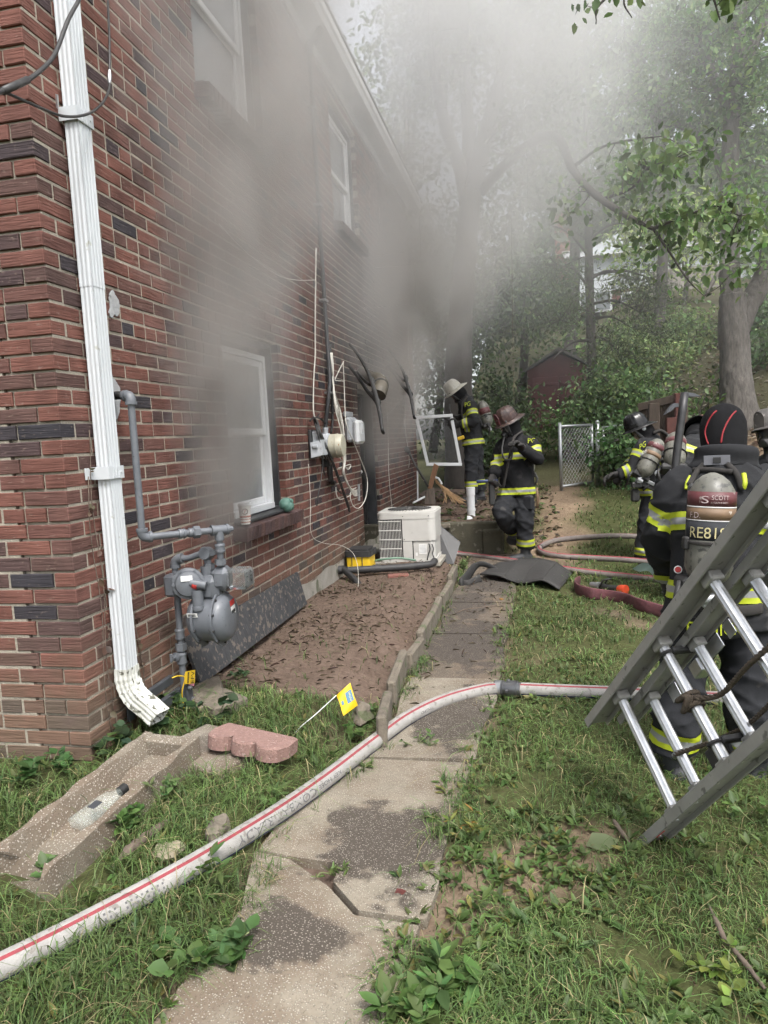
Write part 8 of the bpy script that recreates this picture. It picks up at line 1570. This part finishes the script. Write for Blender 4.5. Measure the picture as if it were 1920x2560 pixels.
def fallen(lbl, px, py, s_, col, ang):
    p = G(px, py, .018); D = np.array([[math.cos(ang), math.sin(ang), .15]]); leaf = leaf_mesh('fallen_leaf', p[None], D, np.array([[.1, -.2, 1.]]), np.array([s_]), .75, np.array([col]), M_LEAF, None, fold=.3); tag(leaf, lbl, 'leaf', 'fallen leaves')
for a in (('pale green fallen leaf lying in the bottom of the trough', 170, 2075, .09, (.26, .32, .13), .6), ('yellow green leaf on the left rim of the trough', 213, 1965, .05, (.32, .36, .06), 1.2), ('small green leaf beside the bottle neck', 345, 1880, .055, (.14, .2, .05), .2), ('large pale leaf in the lawn below the ladder foot', 1465, 2115, .12, (.20, .24, .13), .3), ('orange brown leaf by the slab at the bottom', 550, 2490, .06, (.35, .14, .06), 1.9), ('reddish leaf on the slab beside the damp patch', 985, 2235, .04, (.16, .05, .045), .4), ('small orange leaf on the dirty walk', 1250, 1500, .05, (.40, .20, .05), 1.0), ('pale curled leaf left of the hose', 720, 2010, .07, (.42, .36, .26), 2.2)): fallen(*a)
# ---------------------------------------------------------------- smoke: a density field on a voxel grid
def smoke_mat():
    m = bpy.data.materials.new('smoke'); m.use_nodes = True; t = m.node_tree; N = t.nodes; L = t.links; N.clear()
    out = N.new('ShaderNodeOutputMaterial'); pv = N.new('ShaderNodeVolumePrincipled'); L.new(pv.outputs[0], out.inputs['Volume'])
    vi = N.new('ShaderNodeVolumeInfo'); cr = N.new('ShaderNodeMapRange'); cr.inputs[2].default_value = 1.0; L.new(vi.outputs['Density'], cr.inputs[0]); mx = N.new('ShaderNodeMix'); mx.data_type = 'RGBA'; L.new(cr.outputs[0], mx.inputs[0]); mx.inputs[6].default_value = (.90, .90, .895, 1); mx.inputs[7].default_value = (.62, .598, .575, 1); L.new(mx.outputs[2], pv.inputs['Color'])   # dense smoke is sootier
    pv.inputs['Anisotropy'].default_value = .25; pv.inputs['Density'].default_value = 1.0
    return m
M_SMOKE = smoke_mat()
def smoke_field(SB0, SB1, vox, plumes, haze, ns=1.0):
    ng = bpy.data.node_groups.new('smoke_field', 'GeometryNodeTree'); ng.interface.new_socket('Geometry', in_out='OUTPUT', socket_type='NodeSocketGeometry'); N = ng.nodes; L = ng.links
    go = N.new('NodeGroupOutput'); vc = N.new('GeometryNodeVolumeCube'); sm_ = N.new('GeometryNodeSetMaterial'); sm_.inputs['Material'].default_value = M_SMOKE
    vc.inputs['Min'].default_value = SB0; vc.inputs['Max'].default_value = SB1
    for k, a, b in zip('XYZ', SB0, SB1): vc.inputs['Resolution ' + k].default_value = int((b - a) / vox)
    L.new(vc.outputs[0], sm_.inputs['Geometry']); L.new(sm_.outputs[0], go.inputs[0])
    ps = N.new('GeometryNodeInputPosition'); sp = N.new('ShaderNodeSeparateXYZ'); L.new(ps.outputs[0], sp.inputs[0]); X_, Y_, Z_ = sp.outputs
    def mt(op, *a):
        q = N.new('ShaderNodeMath'); q.operation = op
        for i, s_ in enumerate(a):
            if isinstance(s_, (int, float)): q.inputs[i].default_value = s_
            else: L.new(s_, q.inputs[i])
        return q.outputs[0]
    def rng(v, a, b, c, d):
        r = N.new('ShaderNodeMapRange'); r.interpolation_type = 'SMOOTHSTEP'
        for i, s_ in enumerate((a, b, c, d)): r.inputs[i + 1].default_value = s_
        L.new(v, r.inputs[0]); return r.outputs[0]
    def nz(scale, det, off, stretch=(1, 1, 1), dist=0.0):
        mul = N.new('ShaderNodeVectorMath'); mul.operation = 'MULTIPLY_ADD'; mul.inputs[1].default_value = stretch; mul.inputs[2].default_value = off; L.new(ps.outputs[0], mul.inputs[0])
        n = N.new('ShaderNodeTexNoise'); n.inputs['Scale'].default_value = scale; n.inputs['Detail'].default_value = det; n.inputs['Roughness'].default_value = .6; n.inputs['Distortion'].default_value = dist; L.new(mul.outputs[0], n.inputs['Vector']); return mt('SUBTRACT', n.outputs[0], .5)
    n1 = nz(.7 * ns, 4, (1.3, .4, 0), (1, 1, .65), .6); n2 = nz(1.9 * ns, 5, (4, 2, 1), (1, 1, .7), 1.0)
    def plume(cx, kx, cy, ky, rx, krx, ry, kry, z0, za, zb, d, f, w, e0=1.1, e1=.25):
        h = mt('MAXIMUM', mt('SUBTRACT', Z_, z0), 0.0)
        dx = mt('DIVIDE', mt('SUBTRACT', X_, mt('ADD', cx, mt('MULTIPLY', h, kx))), mt('ADD', rx, mt('MULTIPLY', h, krx)))
        dy = mt('DIVIDE', mt('SUBTRACT', Y_, mt('ADD', cy, mt('MULTIPLY', h, ky))), mt('ADD', ry, mt('MULTIPLY', h, kry)))
        r = mt('SQRT', mt('ADD', mt('MULTIPLY', dx, dx), mt('MULTIPLY', dy, dy)))
        r = mt('ADD', r, mt('ADD', mt('MULTIPLY', n1, w), mt('MULTIPLY', n2, w * 1.1)))
        g = mt('MULTIPLY', rng(r, e0, e1, 0, 1), rng(mt('ADD', Z_, mt('MULTIPLY', n2, .8)), za, zb, 0, 1))
        return mt('MULTIPLY', mt('MULTIPLY', g, d), mt('POWER', mt('ADD', 1.0, h), -f))
    tot = None
    for pl in plumes: v = plume(**pl); tot = v if tot is None else mt('ADD', tot, v)
    if haze:
        thin = mt('MULTIPLY', mt('MULTIPLY', rng(Y_, 3.5, 8.5, 0, 1), rng(Z_, 1.0, 5.2, .03, 1)), mt('MULTIPLY', rng(X_, 7.5, 2.5, .35, 1), mt('ADD', .038, mt('MULTIPLY', n1, .10)))); tot = mt('ADD', tot, mt('MAXIMUM', thin, 0.0))
    edge = mt('MULTIPLY', mt('MULTIPLY', rng(X_, SB1[0], SB1[0] - 1.2, 0, 1), rng(Y_, SB1[1], SB1[1] - 2, 0, 1)), mt('MULTIPLY', rng(Z_, SB1[2], SB1[2] - 1.5, 0, 1), rng(Y_, SB0[1], SB0[1] + .3, 0, 1)))
    L.new(mt('MULTIPLY', tot, edge), vc.inputs['Density'])
    return ng
PLUME_WINDOW = dict(cx=.10, kx=.11, cy=1.28, ky=.14, rx=.13, krx=.15, ry=.36, kry=.30, z0=1.0, za=.80, zb=1.35, d=6.5, f=1.3, w=1.6)
PLUME_DOOR = dict(cx=.25, kx=.24, cy=5.4, ky=.30, rx=.36, krx=.36, ry=.60, kry=.50, z0=1.3, za=.9, zb=2.2, d=4.4, f=1.6, w=1.9)
PLUME_VEIL = dict(cx=.25, kx=.10, cy=5.2, ky=.1, rx=.45, krx=.1, ry=2.6, kry=.3, z0=2.2, za=1.7, zb=3.2, d=.55, f=.5, w=1.3)
PLUME_HIGH = dict(cx=1.4, kx=.25, cy=6.8, ky=.35, rx=1.4, krx=.2, ry=3.0, kry=.3, z0=3.0, za=2.2, zb=5.0, d=.17, f=.2, w=2.0)
for lbl, b0_, b1_, vx_, pls, hz_ in (('dark smoke pouring from the lower window up the brick wall', (.004, -.35, .6), (1.7, 4.2, 7.4), .045, [PLUME_WINDOW], False), ('grey smoke billowing from the doorway up past the trees', (.004, 1.6, .15), (9.0, 15.5, 9.4), .08, [PLUME_DOOR, PLUME_VEIL, PLUME_HIGH], True)):
    smk = MB().box(tuple((a + b) / 2 for a, b in zip(b0_, b1_)), tuple(b - a for a, b in zip(b0_, b1_))).build('smoke', M_SMOKE)
    md = smk.modifiers.new('smoke_field', 'NODES'); md.node_group = smoke_field(b0_, b1_, vx_, pls, hz_, 1.0 if hz_ else 1.7); tag(smk, lbl, 'smoke', None, 'stuff')
